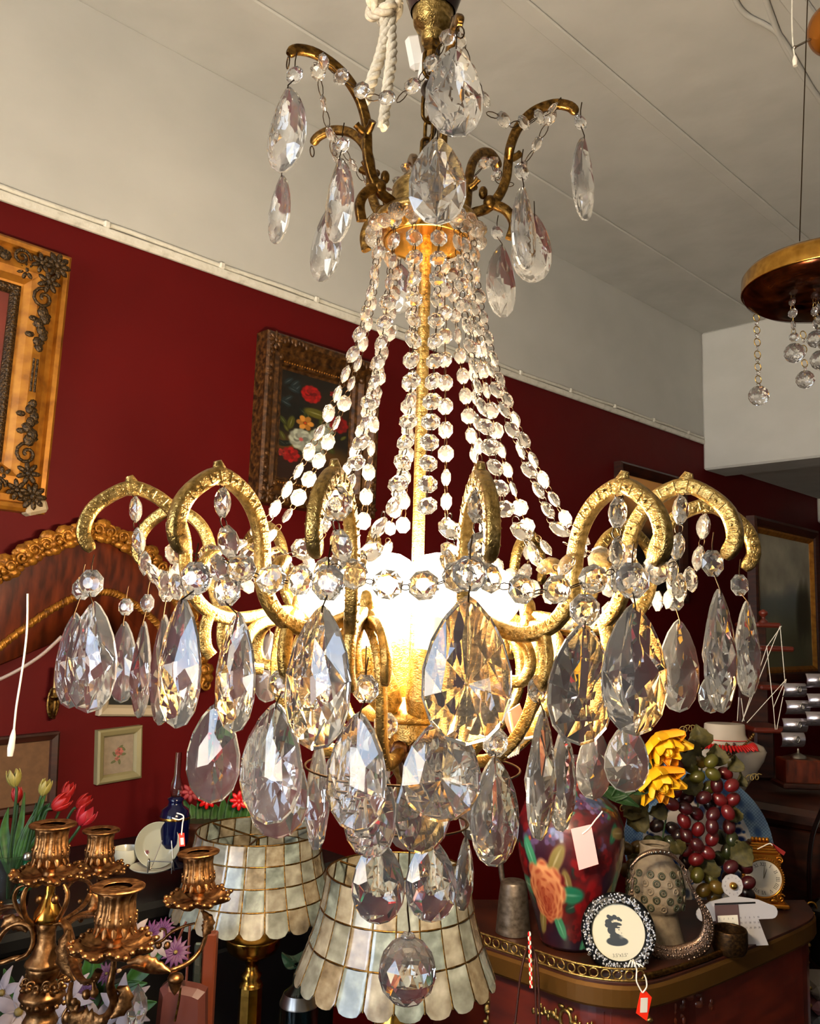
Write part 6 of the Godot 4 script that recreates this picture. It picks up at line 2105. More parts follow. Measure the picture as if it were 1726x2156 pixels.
	var num_mesh := func(txt: String, size: float) -> TextMesh:
		var m := TextMesh.new()
		m.text = txt
		m.font = sys_font("Droid Sans")
		m.font_size = 16
		m.pixel_size = size / 16.0
		m.depth = 0.0002
		return m
	var grey := mat("grey_print", Color(0.3, 0.29, 0.3), 0.6)
	var day := 1
	for row in 4:
		for col in 10:
			if day <= 31:
				obj(t, "day_number", num_mesh.call(str(day), 0.0034), grey, Vector3((-40 + col * 9.2) * s, (-2 - row * 9.5) * s, 0.0038 if col < 4 else 0.0017))
				day += 1
	for j in 12:
		var a := TAU * j / 12.0
		obj(t, "dial_number", num_mesh.call(str(j + 1), 0.0028), grey, Vector3((-4 + 16 * sin(a)) * s, (58 + 16 * cos(a)) * s, 0.0017), Basis(Vector3(0, 0, 1), -a))

	# ---- gold carriage clock
	o = stand_at(1604, 1908)
	cz = -o.z
	o = W(1604, 1906, cz)
	s = cz / FPX
	t = thing("gold_clock", o, "small ornate gold mantel clock with a white roman dial at the cabinet's right", "clock", "", Basis(Vector3.UP, -0.15))
	var cg := mat("clock_gold", Color(0.72, 0.47, 0.16), 0.28, 0.95)
	var body := PackedVector2Array()
	for q in [[-40, 6], [44, 6], [36, 22], [33, 60], [38, 96], [34, 104], [-34, 104], [-38, 96], [-33, 60], [-36, 22]]:
		body.append(Vector2(q[0], q[1]) * s)
	obj(t, "case", Geo.new().plate(body, -0.026, 0.012, 0.003), cg)
	obj(t, "plinth", Geo.new().box(Vector3(2 * s, 5 * s, -0.006), Vector3(92 * s, 8 * s, 0.05), 0.002), cg)
	for j in 4:
		obj(t, "cornice", Geo.new().box(Vector3(0, (106 + j * 4.5) * s, -0.007), Vector3((62 - j * 7) * s, 5 * s, 0.04 - j * 0.004), 0.0015), cg)
	var cr := Geo.new()
	for j in 5:
		cr.ball(Vector3((-14 + j * 7) * s, 126 * s, -0.004), 4.5 * s, Vector3(1, 1.1, 1), 8)
	obj(t, "crest", cr, cg)
	for sx in [-1, 1]:
		obj(t, "ball_foot", Geo.new().ball(Vector3(sx * 38 * s, 1.5 * s, 0.012), 4.0 * s, Vector3.ONE, 10), cg)
		var or2 := Geo.new()
		scroll(or2, Vector3(sx * 32 * s, 20 * s, 0.013), 9 * s, 0.5, sx, 1.6 * s)
		scroll(or2, Vector3(sx * 32 * s, 92 * s, 0.013), 7 * s, 2.5, -sx, 1.6 * s)
		or2.ball(Vector3(sx * 20 * s, 14 * s, 0.013), 6 * s, Vector3(1.4, 0.8, 0.6), 8)
		obj(t, "scroll_mount", or2, cg)
	obj(t, "dial", Geo.new().plate(circle2(36 * s, 36), 0.012, 0.0145), mat("dial_white", Color(0.78, 0.75, 0.68), 0.3), Vector3(0, 56 * s, 0))
	var bz := Geo.new()
	bz.tube(ring_path(37 * s, 40, Vector2.ONE, Basis(), Vector3(0, 56 * s, 0.0145)), 2.4 * s, null, 8, true)
	for j in 52:
		bz.ball(Vector3(cos(TAU * j / 52) * 39.5 * s, 56 * s + sin(TAU * j / 52) * 39.5 * s, 0.0148), 1.7 * s, Vector3.ONE, 6)
	obj(t, "bezel", bz, cg)
	for j in 12:
		var a := TAU * (j + 1) / 12.0
		var tm: TextMesh = num_mesh.call(["I", "II", "III", "IIII", "V", "VI", "VII", "VIII", "IX", "X", "XI", "XII"][j], 0.0075)
		tm.font = sys_font("Droid Serif")
		obj(t, "roman_numeral", tm, M.black_paint, Vector3(sin(a) * 27 * s, 56 * s + cos(a) * 27 * s, 0.0147), Basis(Vector3(0, 0, 1), -a))
	for q in [[0.35, 20.0], [0.08, 25.0]]:
		obj(t, "clock_hand", Geo.new().tube([Vector3(0, 56 * s, 0.0155), Vector3(sin(q[0]) * q[1] * 0.5 * s, (56 + cos(q[0]) * q[1] * 0.5) * s, 0.0155), Vector3(sin(q[0]) * q[1] * s, (56 + cos(q[0]) * q[1]) * s, 0.0155)], [0.0006, 0.0016, 0.0003], [0.0003, 0.0004, 0.0002], 6), mat("dull_gold_hand", Color(0.4, 0.36, 0.2), 0.4, 0.6))
	o2 = W(1622, 1782, cz)
	t = thing("red_clock_tag", o2, "narrow red tag with a white string on top of the gold clock", "price tag")
	obj(t, "card", Geo.new().plate(rect(0.028, 0.007), -0.0004, 0.0004, 0.0, Basis(Vector3(0, 0, 1), -0.55), W(1637, 1788, cz) - o2), mat("red_card", Color(0.55, 0.12, 0.1), 0.6))
	string_path(t, "string", o2, [[1626, 1780], [1620, 1776], [1606, 1782], [1594, 1788]], cz - 0.012, 0.001, M.white_string)

	build_grapes_and_plate()
	build_bust()
	# ---- handbag straps looped over the gallery, with a red and white thread
	o = W(1120, 2020, 1.2)
	t = thing("brown_leather_straps", o, "brown leather bag straps looped over the brass gallery with a red and white thread", "bag strap")
	var lea := mat("brown_strap", Color(0.2, 0.08, 0.055), 0.5)
	for q in [[1113, 1990, 1096, 2050, 1082, 2175], [1113, 1990, 1132, 2040, 1138, 2175], [1118, 1994, 1126, 2046, 1130, 2175]]:
		var pts := [W(q[0], q[1], 1.2) - o, W((q[0] + q[2]) / 2.0 + 2, q[1] + 16, 1.18) - o, W(q[2], q[3], 1.17) - o, W((q[2] + q[4]) / 2.0, (q[3] + q[5]) / 2.0, 1.165) - o, W(q[4], q[5], 1.16) - o]
		obj(t, "strap", Geo.new().tube(smooth_path(pts, 5), 0.0042, 0.0015, 8, false, Vector3(1, 0, 0.2)), lea)
	for ph in 2:
		var pts := []
		for j in 40:
			var f := j / 39.0
			pts.append(W(1114 + 2.0 * sin(f * 40 + ph * PI) + 4 * f, 1962 + 118 * f, 1.162) - o)
		obj(t, "thread", Geo.new().tube(pts, 0.0012, null, 5), M.red_thread if ph else M.white_string)

func sys_font(name_of: String) -> SystemFont:
	var f := SystemFont.new()
	f.font_names = PackedStringArray([name_of])
	return f

func build_grapes_and_plate() -> void:
	# ---- blue and white plate standing upright
	var o := W(1464, 1782, 1.68)
	var s := 1.68 / FPX
	var t := thing("blue_white_plate", o, "large blue and white transfer printed plate standing behind the artificial grapes", "plate", "", Basis.from_euler(Vector3(-0.2, -0.05, 0)))
	var im := Image.create(320, 320, false, Image.FORMAT_RGB8)
	im.fill(Color(0.68, 0.64, 0.6))
	var r2 := RandomNumberGenerator.new()
	r2.seed = 9
	for j in 320:
		for i in 320:
			var d := Vector2(i - 160, j - 160).length()
			if d > 118:
				im.set_pixel(i, j, Color(0.24, 0.34, 0.47).lerp(Color(0.45, 0.55, 0.64), 0.5 + 0.5 * sin(i * 0.9) * sin(j * 0.9)))
			elif d > 110:
				im.set_pixel(i, j, Color(0.6, 0.62, 0.64))
	for k in 34:
		var a := TAU * k / 34.0
		dab(im, 160 + cos(a) * 98, 160 + sin(a) * 98, 9, Color(0.05, 0.1, 0.25), 0.5, 1.3, a)
		dab(im, 160 + cos(a + 0.05) * 108, 160 + sin(a + 0.05) * 108, 4, Color(0.1, 0.2, 0.38), 0.5)
	for k in 30:
		dab(im, 160 + r2.randf_range(-75, 75), 160 + r2.randf_range(-75, 75), r2.randf_range(5, 16), Color(0.06, 0.14, 0.32), 0.5, 1.8, r2.randf() * 3)
	for k in 24:
		var a := TAU * k / 24.0
		dab(im, 160 + cos(a) * 134, 160 + sin(a) * 134, 10, Color(0.14, 0.24, 0.4), 0.6, 1.6, a + 1.57)
	var pm := picture_mat("transfer_print", im, 0.12)
	var r := 148.0 * s
	var rows := []
	for k in 14:
		var f := k / 13.0
		var row := PackedVector3Array()
		for j in 56:
			var a := TAU * j / 56
			var rr := maxf(0.0005, r * f)
			var z := 0.0 if f < 0.58 else (0.014 * smoothstep(0.58, 0.74, f) + 0.008 * (f - 0.74) / 0.26 * float(f > 0.74))
			row.append(Vector3(cos(a) * rr, sin(a) * rr, z))
		rows.append(row)
	var g := Geo.new().grid(rows, true, false, false, true, 0)
	for k in g.v.size():
		g.uv[k] = Vector2(0.5 + g.v[k].x / r * 0.5, 0.5 - g.v[k].y / r * 0.5)
	obj(t, "plate_face", g, pm)
	var bk := []
	for k in 14:
		var row := PackedVector3Array()
		for p in rows[k]:
			row.append(p - Vector3(0, 0, 0.004))
		bk.append(row)
	bk.append(rows[13])
	obj(t, "plate_back", Geo.new().grid(bk, true, false, false, true, 0), M.porcelain)
	obj(t, "easel", Geo.new().tube([Vector3(-0.05, -r, 0.02), Vector3(-0.05, -r * 0.9, -0.01), Vector3(0, 0, -0.03), Vector3(0.05, -r * 0.9, -0.01), Vector3(0.05, -r, 0.02)], 0.003, null, 6), M.wire)

	# ---- artificial grapes
	o = W(1450, 1700, 1.48)
	t = thing("grape_garland", o, "garland of artificial red and green grapes with leaves, draped before the blue plate", "artificial fruit")
	var mats := {}
	for q in [["r", Color(0.34, 0.03, 0.045)], ["p", Color(0.22, 0.012, 0.035)], ["d", Color(0.09, 0.008, 0.015)], ["g", Color(0.28, 0.27, 0.06)], ["o", Color(0.34, 0.26, 0.06)], ["e", Color(0.13, 0.15, 0.04)]]:
		var m := mat("grape_" + q[0], q[1], 0.22)
		m.clearcoat_enabled = true
		m.clearcoat = 0.4
		m.subsurf_scatter_enabled = true
		m.subsurf_scatter_strength = 0.1
		mats[q[0]] = m
	var gm := Geo.new().ball(Vector3.ZERO, 1.0, Vector3(0.86, 1.08, 0.86), 18).mesh()
	var red := "640,590,r 560,690,d 480,760,r 610,730,p 610,850,r 580,980,r 740,910,p 720,1020,p 920,910,p 840,1080,p 1020,1090,p 710,1160,r 860,1250,r 1010,1220,p 730,1310,p 1010,1350,r 850,1420,p 740,1470,p 960,1500,r 840,1570,r 1150,650,r 1220,780,r 1090,930,r 1230,930,r 1180,1070,r 1190,1220,p 1060,780,p 700,370,d 680,250,d 470,890,d 420,1210,d 590,1240,d 1210,1650,p 1360,1650,p 1390,1820,p 1390,1940,d 1180,1760,d 980,980,d 640,1330,d 720,1590,d 520,560,d"
	var green := "870,290,e 880,520,o 1000,520,g 780,580,g 850,690,g 1020,660,g 980,800,g 570,1390,e 410,1390,e 1100,1330,e 1220,1350,e 1170,1490,e 1080,1560,e 850,1740,g 1000,1790,g 920,1900,o 1060,1870,o 1030,1960,o 90,1450,o 210,1440,o 180,1560,g 250,1600,o 90,1690,o 150,1640,g 340,1400,e"
	var idx := 0
	for txt in (red + " " + green).split(" "):
		var q := txt.split(",")
		var x := 1300.0 + float(q[0]) / 5.076
		var y := 1500.0 + float(q[1]) / 5.076
		var dist := 1.465 + 0.018 * sin(idx * 2.3) + (0.03 if q[2] == "d" or q[2] == "e" else 0.0) + (0.03 if x < 1360 else 0.0)
		var p := W(x, y, dist) - o
		obj(t, "grape", gm, mats[q[2]], p, Basis.from_euler(Vector3(0.5 * sin(idx * 1.7), 0, 1.1 * sin(idx * 2.9))).scaled_local(Vector3.ONE * 0.0124))
		idx += 1
	var lm := noise_tex(86, 0.03, [Color(0.14, 0.14, 0.04), Color(0.24, 0.22, 0.07), Color(0.33, 0.29, 0.11)], 256, 4)
	textured("grape_leaf", lm, 12.0, 0.7)
	for q in [[880, 260, 250, 0.3], [1040, 460, 240, -0.2], [1235, 540, 190, -0.6], [1290, 710, 150, -0.5], [790, 770, 230, 0.4], [180, 990, 300, 0.9], [210, 1140, 260, 2.2], [430, 1030, 200, -0.9], [930, 1650, 300, 0.1], [640, 1430, 170, 0.5], [1330, 1500, 260, -1.1], [760, 430, 280, 1.2], [1250, 1090, 170, 0.2]]:
		var w: float = q[2] / 5.076 * s * 0.88
		var rows2 := []
		for i in 9:
			var f := i / 8.0
			var row := PackedVector3Array()
			for j in 9:
				var u := j / 4.0 - 1.0
				var edge := sin(PI * pow(f, 0.8)) * (0.5 + 0.08 * sin(f * 26.0)) + 0.02
				row.append(Vector3(u * w * edge, (f - 0.5) * w, 0.012 * absf(u) * sin(f * PI) - 0.02 * pow(f - 0.5, 2.0) + 0.002 * sin(f * 20.0 + u * 7.0)))
			rows2.append(row)
		obj(t, "leaf", Geo.new().sheet(rows2, 0.001), M.grape_leaf, W(1300.0 + q[0] / 5.076, 1500.0 + q[1] / 5.076, 1.475) - o, Basis.from_euler(Vector3(0.3 * sin(q[0]), 0.4 * cos(q[1]), q[3])))
	var gp := func(x: float, y: float) -> Vector3: return W(1300.0 + x / 5.076, 1500.0 + y / 5.076, 1.485) - o
	for q in [[[560, 480], [760, 470], [900, 400], [980, 300]], [[840, 1560], [860, 1200], [860, 900], [900, 600]], [[480, 1350], [520, 1120], [560, 900], [700, 600]], [[180, 1100], [330, 1080], [430, 1040], [560, 950]]]:
		var pts := []
		for p in q:
			pts.append(gp.call(p[0], p[1]))
		obj(t, "vine_stem", Geo.new().tube(smooth_path(pts, 5), 0.0016, null, 6), M.stem_green)
	for q in [[660, 200, 0.0], [1370, 720, 1.0], [30, 1030, 2.0]]:
		var pts := []
		for k in 22:
			var f := k / 21.0
			pts.append(gp.call(q[0] + 150 * f + 30 * cos(f * 18.0), q[1] - 90 * f + 34 * sin(f * 18.0) + 60 * f * f))
		obj(t, "tendril", Geo.new().tube(pts, 0.0009, null, 5), mat("tendril_tan", Color(0.4, 0.33, 0.14), 0.6))

func build_bust() -> void:
	var z := 1.77
	var o := W(1525, 1700, z)
	var s := z / FPX
	var t := thing("display_bust", o, "white display bust for jewellery at the back of the cabinet, wearing two necklaces", "bust")
	var rows := []
	for q in [[1525, 1523, 38, 26], [1525, 1525, 41, 29], [1525, 1545, 42, 31], [1526, 1555, 46, 33], [1528, 1562, 60, 36], [1530, 1570, 76, 40], [1531, 1582, 82, 42], [1530, 1600, 77, 44], [1526, 1630, 62, 42], [1522, 1660, 46, 36], [1518, 1690, 32, 28], [1516, 1740, 26, 24], [1516, 1800, 24, 22], [1516, 1862, 34, 30]]:
		var c := W(q[0], q[1], z) - o
		var row := PackedVector3Array()
		for k in 36:
			var a := TAU * k / 36
			row.append(c + Vector3(sin(a) * q[2] * s, 0, cos(a) * q[3] * s - (0.006 if q[1] > 1560 else 0.0)))
		rows.append(row)
	obj(t, "body", Geo.new().grid(rows, true, true, true, true, 1), mat("bust_white", Color(0.62, 0.58, 0.53), 0.55))
	# coral chips round the neck
	o = W(1525, 1556, z)
	t = thing("coral_necklace", o, "bright red coral chip necklace around the neck of the white bust", "necklace")
	var coral := mat("coral_red", Color(0.72, 0.045, 0.05), 0.35)
	for k in 54:
		var a := TAU * k / 54.0
		var p := Vector3(sin(a) * 52 * s, (2 - 10.0 * (0.5 + 0.5 * cos(a))) * s, cos(a) * 42 * s)
		var out := Vector3(sin(a), -0.75, cos(a)).normalized()
		var len := (14.0 + 5.0 * fposmod(k * 0.618, 1.0)) * s
		obj(t, "coral_bead", Geo.new().ball(p + out * len * 0.5, 1.0, Vector3(3.2 * s, len * 0.62, 3.0 * s), 8, Basis(Vector3.UP.cross(out).normalized(), out, Vector3.UP.cross(out).cross(out).normalized())), coral)
	obj(t, "cord", Geo.new().tube(ring_path(1.0, 40, Vector2(51 * s, 41 * s), Basis(Vector3.RIGHT, PI / 2), Vector3(0, 1 * s, 0)), 0.0008, null, 5, true), M.red_thread)
	# chain of old gold beads on the right shoulder
	o = W(1570, 1575, z)
	t = thing("bead_chain_necklace", o, "chain of dull gold and brown beads over the right shoulder of the bust", "necklace")
	var old := mat("dull_gold_bead", Color(0.36, 0.26, 0.1), 0.35, 0.6)
	var brown := mat("brown_bead", Color(0.2, 0.05, 0.035), 0.3)
	for k in 17:
		var f := k / 16.0
		var p := W(lerpf(1586, 1536, f), lerpf(1547, 1594, pow(f, 0.85)), z - 0.026 - 0.012 * sin(f * PI * 0.5)) - o
		obj(t, "gold_bead", Geo.new().ball(p, (3.4 if k < 3 else 2.5) * s, Vector3.ONE, 8), old)
	for k in 14:
		var p := W(1528 + 22 * fposmod(k * 0.7549, 1.0), 1566 + 24 * fposmod(k * 0.5698 + 0.2, 1.0), z - 0.04) - o
		obj(t, "brown_bead", Geo.new().ball(p, 3.0 * s, Vector3(1, 1.2, 1), 8), brown if k % 3 else old)

# ---------------------------------------------------------------- the left side: candelabra, flowers, china
func candle_cup(parent: Node3D, at: Vector3, s: float, tilt := Basis()) -> void:
	# s: radius of the rim; at: the middle of the drip pan
	var n := node(parent, "candle_cup", at, tilt)
	var f := func(r: float, y: float, k := 0.0) -> Vector3: return Vector3(r * s, y * s, k)
	obj(n, "rim_plate", Geo.new().lathe([Vector2(0.52, 2.2) * s, Vector2(0.55, 2.24) * s, Vector2(0.9, 2.26) * s, Vector2(1.0, 2.21) * s, Vector2(0.98, 2.14) * s, Vector2(0.8, 2.09) * s, Vector2(0.66, 2.05) * s, Vector2(0.52, 2.03) * s, Vector2(0.5, 1.7) * s, Vector2(0.0001, 1.65) * s], 40, Vector3.ZERO, 0, 0, true, false), M.gilt_bronze)
	obj(n, "fluted_cup", Geo.new().lathe([f.call(0.28, 0.36), f.call(0.36, 0.42), f.call(0.54, 0.55, 0.4), f.call(0.7, 0.75, 0.6), f.call(0.77, 0.98, 0.6), f.call(0.75, 1.16, 0.7), f.call(0.67, 1.36, 1.0), f.call(0.64, 1.7, 1.0), f.call(0.68, 1.92, 0.8), f.call(0.72, 2.02, 0.0), f.call(0.7, 2.06, 0.0)], 84, Vector3.ZERO, 14, 0.13), M.gilt_bronze)
	var lv := Geo.new()
	for k in 12:
		var a := TAU * k / 12.0
		for j in 3:
			lv.ball(Vector3(sin(a) * (0.76 - 0.01 * j), 1.16 - 0.1 * j + (0.06 if j == 0 else 0.0), cos(a) * (0.76 - 0.01 * j)) * s, (0.06 - 0.01 * j) * s, Vector3.ONE, 6)
		lv.ball(Vector3(sin(a + PI / 12) * 0.66, 0.84, cos(a + PI / 12) * 0.66) * s, 0.27 * s, Vector3(0.5, 1.3, 0.32), 8, Basis(Vector3.UP, a + PI / 12) * Basis(Vector3.RIGHT, -0.35))
	obj(n, "leaf_relief", lv, M.gilt_bronze)
	obj(n, "cup_stem", Geo.new().lathe([Vector2(0.26, 0.0) * s, Vector2(0.3, 0.06) * s, Vector2(0.3, 0.14) * s, Vector2(0.25, 0.18) * s, Vector2(0.25, 0.3) * s, Vector2(0.3, 0.36) * s, Vector2(0.28, 0.42) * s], 24), M.gilt_bronze)
	# leafy drip pan with a wavy edge
	var rows := []
	for i in 7:
		var q := i / 6.0
		var row := PackedVector3Array()
		for j in 64:
			var a := TAU * j / 64.0
			var wob := absf(sin(a * 4.0))
			var r := (0.24 + q * (1.16 + 0.2 * wob)) * s
			row.append(Vector3(sin(a) * r, (0.06 + q * q * 0.16 * (1.0 + 0.8 * sin(a * 8.0)) - 0.14 * sin(q * PI) + 0.05 * q * sin(a * 16.0)) * s, cos(a) * r))
		rows.append(row)
	rows.append(rows[6].duplicate())
	for i in range(6, -1, -1):
		var row := PackedVector3Array()
		for p in rows[i]:
			row.append(p - Vector3(0, 0.09 * s, 0))
		rows.append(row)
	obj(n, "leafy_pan", Geo.new().grid(rows, true, true, true, true, 1), M.gilt_bronze)
	var rim := Geo.new()
	for j in 32:
		var a := TAU * j / 32.0
		rim.ball(Vector3(sin(a) * (1.38 + 0.16 * absf(sin(a * 4.0))), 0.2 + 0.1 * sin(a * 8.0), cos(a) * (1.38 + 0.16 * absf(sin(a * 4.0)))) * s, 0.13 * s, Vector3(1, 0.7, 1), 6)
	obj(n, "pan_edge", rim, M.gilt_bronze)

func build_left_things() -> void:
	var z := 0.9
	var o := W(96, 2000, z)
	var s := z / FPX
	var base_y := TABLE - o.y
	var t := thing("candelabra", o, "gilt bronze five branch candelabra without candles, in the lower left corner", "candelabra")
	var P := func(x: float, y: float, dz := 0.0) -> Vector3: return W(x, y, z + dz) - o
	candle_cup(t, P.call(103, 1846), 46.0 * s)
	candle_cup(t, P.call(207, 1836, 0.14), 37.0 * s * 1.15)
	candle_cup(t, P.call(240, 1996, -0.10), 53.0 * s * 0.89)
	candle_cup(t, P.call(418, 1896, 0.02), 43.0 * s, Basis(Vector3(0, 0, 1), 0.06))
	candle_cup(t, P.call(-60, 1930, 0.05), 43.0 * s)
	# central stem
	var L := func(list: Array, seg := 32) -> Geo:
		var pr := []
		for q in list:
			pr.append(Vector2(q[0] * s, P.call(96, q[1]).y))
		return Geo.new().lathe(pr, seg)
	obj(t, "stem_bell", L.call([[6, 1846], [10, 1866], [9, 1880], [13, 1890], [19, 1904], [26, 1918], [28, 1930], [27, 1938], [20, 1941]]), M.polished_brass)
	obj(t, "stem_urn", L.call([[16, 1941], [20, 1946], [17, 1958], [18, 1985], [27, 2010], [36, 2022], [38, 2028], [32, 2034]]), M.gilt_bronze)
	obj(t, "stem_cup", L.call([[32, 2034], [34, 2040], [28, 2056], [22, 2066], [30, 2076], [42, 2088], [44, 2096], [38, 2106], [40, 2112], [30, 2120], [26, 2132], [30, 2142], [34, 2150], [30, 2160], [20, 2180]]), M.gilt_bronze)
	obj(t, "foot", Geo.new().lathe([Vector2(0.01, P.call(96, 2180).y), Vector2(0.02, base_y + 0.06), Vector2(0.05, base_y + 0.03), Vector2(0.075, base_y + 0.012), Vector2(0.08, base_y)], 40), M.gilt_bronze)
	var relief := Geo.new()
	for k in 14:
		var a := TAU * k / 14.0
		var c: Vector3 = P.call(96, 2064) + Vector3(sin(a) * 36 * s, 4 * s * sin(k * 2.0), cos(a) * 36 * s)
		scroll(relief, c, 9 * s, a, 1.0 if k % 2 else -1.0, 2.6 * s)
		relief.ball(c + Vector3(sin(a) * 5 * s, -6 * s, cos(a) * 5 * s), 7 * s, Vector3(1.1, 0.8, 1), 7)
		relief.ball(P.call(96, 2106) + Vector3(sin(a) * 41 * s, 0, cos(a) * 41 * s), 5 * s, Vector3.ONE, 7)
	obj(t, "flower_relief", relief, M.gilt_bronze)
	# scrolled arms: thick to thin, with beads along the inside
	var scrolls := [
		# handles beside the bell
		[[[58, 1862, 0], [38, 1870, 0], [30, 1892, 0], [40, 1920, 0], [56, 1938, 0]], 6.0, 5.0],
		[[[70, 1860, -0.03], [54, 1872, -0.03], [48, 1900, -0.03], [54, 1930, -0.02], [70, 1946, -0.01]], 7.0, 6.0],
		[[[134, 1862, -0.02], [142, 1880, -0.02], [138, 1906, -0.02], [126, 1930, -0.01], [112, 1944, 0]], 8.0, 6.0],
		[[[140, 1870, 0.02], [160, 1852, 0.04], [186, 1858, 0.07], [190, 1880, 0.09], [176, 1906, 0.07], [150, 1926, 0.03], [118, 1944, 0]], 6.0, 5.0],
		# big S scrolls to left and right of the urn
		[[[36, 2020, 0], [60, 2006, 0], [72, 1978, 0], [66, 1950, 0], [42, 1942, 0], [14, 1956, 0], [-8, 1990, 0], [-30, 2040, 0]], 12.0, 8.0],
		[[[-20, 2030, 0], [6, 2026, 0], [28, 2018, 0], [48, 2014, 0]], 6.0, 6.0],
		[[[106, 2020, 0], [98, 1996, 0], [100, 1966, 0], [116, 1944, 0], [136, 1944, 0], [146, 1968, -0.01], [150, 2004, -0.03], [160, 2044, -0.06], [176, 2066, -0.08], [196, 2064, -0.09], [208, 2044, -0.10]], 11.0, 8.0],
		# arm up to the front cup
		[[[240, 2004, -0.10], [238, 2040, -0.10], [232, 2076, -0.10], [240, 2110, -0.09], [222, 2142, -0.08], [190, 2150, -0.06], [160, 2138, -0.03]], 10.0, 9.0],
		# long arm out to the right cup
		[[[422, 1902, 0.02], [432, 1935, 0.02], [434, 1962, 0.02], [424, 1996, 0.02], [398, 2026, 0.01], [356, 2044, 0.0], [312, 2044, -0.03], [276, 2034, -0.07], [250, 2044, -0.10]], 8.0, 6.0],
		[[[410, 1944, 0.02], [388, 1950, 0.02], [362, 1962, 0.02], [342, 1980, 0.02], [324, 1986, 0.01], [308, 1984, -0.02]], 5.0, 4.0],
		[[[350, 1975, 0.02], [348, 1958, 0.02], [338, 1956, 0.02], [338, 1962, 0.02]], 3.5, 3.0],
		# arm to the rear cup
		[[[207, 1850, 0.14], [206, 1886, 0.13], [200, 1916, 0.12], [170, 1926, 0.06], [130, 1950, 0.01]], 7.0, 6.0],
		[[[206, 1930, 0.1], [186, 1930, 0.06], [160, 1934, 0.03], [140, 1950, 0.0]], 6.0, 5.0],
		# left arm out of the picture
		[[[60, 1940, 0.02], [40, 1912, 0.03], [10, 1912, 0.04], [-20, 1930, 0.05], [-60, 1950, 0.05]], 8.0, 6.0],
		# pendent scroll at the front
		[[[150, 2070, -0.05], [146, 2096, -0.06], [148, 2116, -0.06], [158, 2126, -0.06], [164, 2112, -0.06], [156, 2108, -0.06]], 7.0, 6.0],
		[[[196, 2064, -0.09], [198, 2086, -0.09], [192, 2096, -0.09]], 6.0, 5.0],
		[[[142, 2122, -0.05], [134, 2140, -0.05], [136, 2160, -0.05]], 6.0, 5.0],
	]
	for q in scrolls:
		var pts := []
		for p in q[0]:
			pts.append(P.call(p[0], p[1], p[2]))
		var path := smooth_path(pts, 6)
		var ra := []
		var rb := []
		for k in path.size():
			var f := float(k) / (path.size() - 1)
			ra.append(q[1] * s * (0.55 + 0.45 * sin(PI * clampf(f, 0.08, 0.92))))
			rb.append(q[2] * s * (0.55 + 0.45 * sin(PI * clampf(f, 0.08, 0.92))) * 0.8)
		var g := Geo.new().tube(path, ra, rb, 12)
		if q[1] > 7.5:
			for k in range(3, path.size() - 3, 2):
				var tg: Vector3 = (path[k + 1] - path[k - 1]).normalized()
				var side := tg.cross(Vector3(0, 0, 1)).normalized()
				g.ball(path[k] + Vector3(0, 0, rb[k] * 0.8) + side * ra[k] * 0.3, 2.6 * s, Vector3.ONE, 6)
		obj(t, "scroll_arm", g, M.gilt_bronze)
	# acanthus leaves, berries and the acorn under the long arm
	for q in [[[146, 1956], [138, 1990], [140, 2030], [160, 2062], 18.0, -0.02], [[168, 1990], [158, 2010], [160, 2030], [170, 2050], 14.0, -0.04], [[270, 2026], [300, 2024], [330, 2034], [360, 2044], 14.0, -0.04], [[248, 2080], [262, 2090], [256, 2120], [236, 2140], 16.0, -0.09], [[150, 2132], [166, 2150], [200, 2156], [226, 2140], 26.0, -0.08], [[186, 1870], [200, 1890], [196, 1912], [180, 1924], 14.0, 0.1], [[430, 1920], [440, 1936], [436, 1956], [430, 1970], 12.0, 0.02], [[6, 1950], [20, 1940], [40, 1946], [58, 1960], 14.0, 0.0]]:
		var pts := []
		for k in 4:
			pts.append(P.call(q[k][0], q[k][1], q[5]))
		var path := smooth_path(pts, 4)
		var rows := []
		for k in path.size():
			var f := float(k) / (path.size() - 1)
			var tg: Vector3 = (path[mini(k + 1, path.size() - 1)] - path[maxi(k - 1, 0)]).normalized()
			var side := tg.cross(Vector3(0, 0, 1)).normalized()
			var w: float = q[4] * s * (sin(PI * clampf(f, 0.05, 0.97)) * (0.8 + 0.3 * absf(sin(k * 1.57))))
			var row := PackedVector3Array()
			for j in 7:
				var u := j / 3.0 - 1.0
				row.append(path[k] + side * u * w + Vector3(0, 0, (6.0 * (1.0 - absf(u)) + 3.0 * absf(sin(u * 6.0))) * s))
			rows.append(row)
		obj(t, "acanthus_leaf", Geo.new().sheet(rows, 0.0016), M.gilt_bronze)
	for q in [[334, 1990, 0.02, 7], [352, 1990, 0.02, 7], [182, 2094, -0.09, 8], [198, 2090, -0.09, 8], [142, 2142, -0.06, 9], [156, 2110, -0.065, 7], [170, 1936, 0.05, 6], [168, 1898, 0.1, 5], [82, 1894, -0.02, 8], [116, 1894, -0.02, 8]]:
		obj(t, "berry", Geo.new().ball(P.call(q[0], q[1], q[2]), q[3] * s, Vector3(1, 1.1, 1), 10), M.gilt_bronze)
	var ac := node(t, "acorn", P.call(370, 2052, 0.01))
	obj(ac, "acorn_cap", Geo.new().lathe([Vector2(3, 4) * s, Vector2(13, 0) * s, Vector2(16, -6) * s, Vector2(15, -12) * s, Vector2(10, -12) * s], 20), M.gilt_bronze)
	obj(ac, "acorn_nut", Geo.new().lathe([Vector2(13, -11) * s, Vector2(12.5, -18) * s, Vector2(9, -28) * s, Vector2(4, -35) * s, Vector2(0.5, -39) * s], 20), M.gilt_bronze)

	# ---- tulips in a glass vase
	z = 1.34
	o = on_level(22, 1870, 1.0)
	o = Vector3(W(22, 1870, z).x, 1.005, -z)
	s = z / FPX
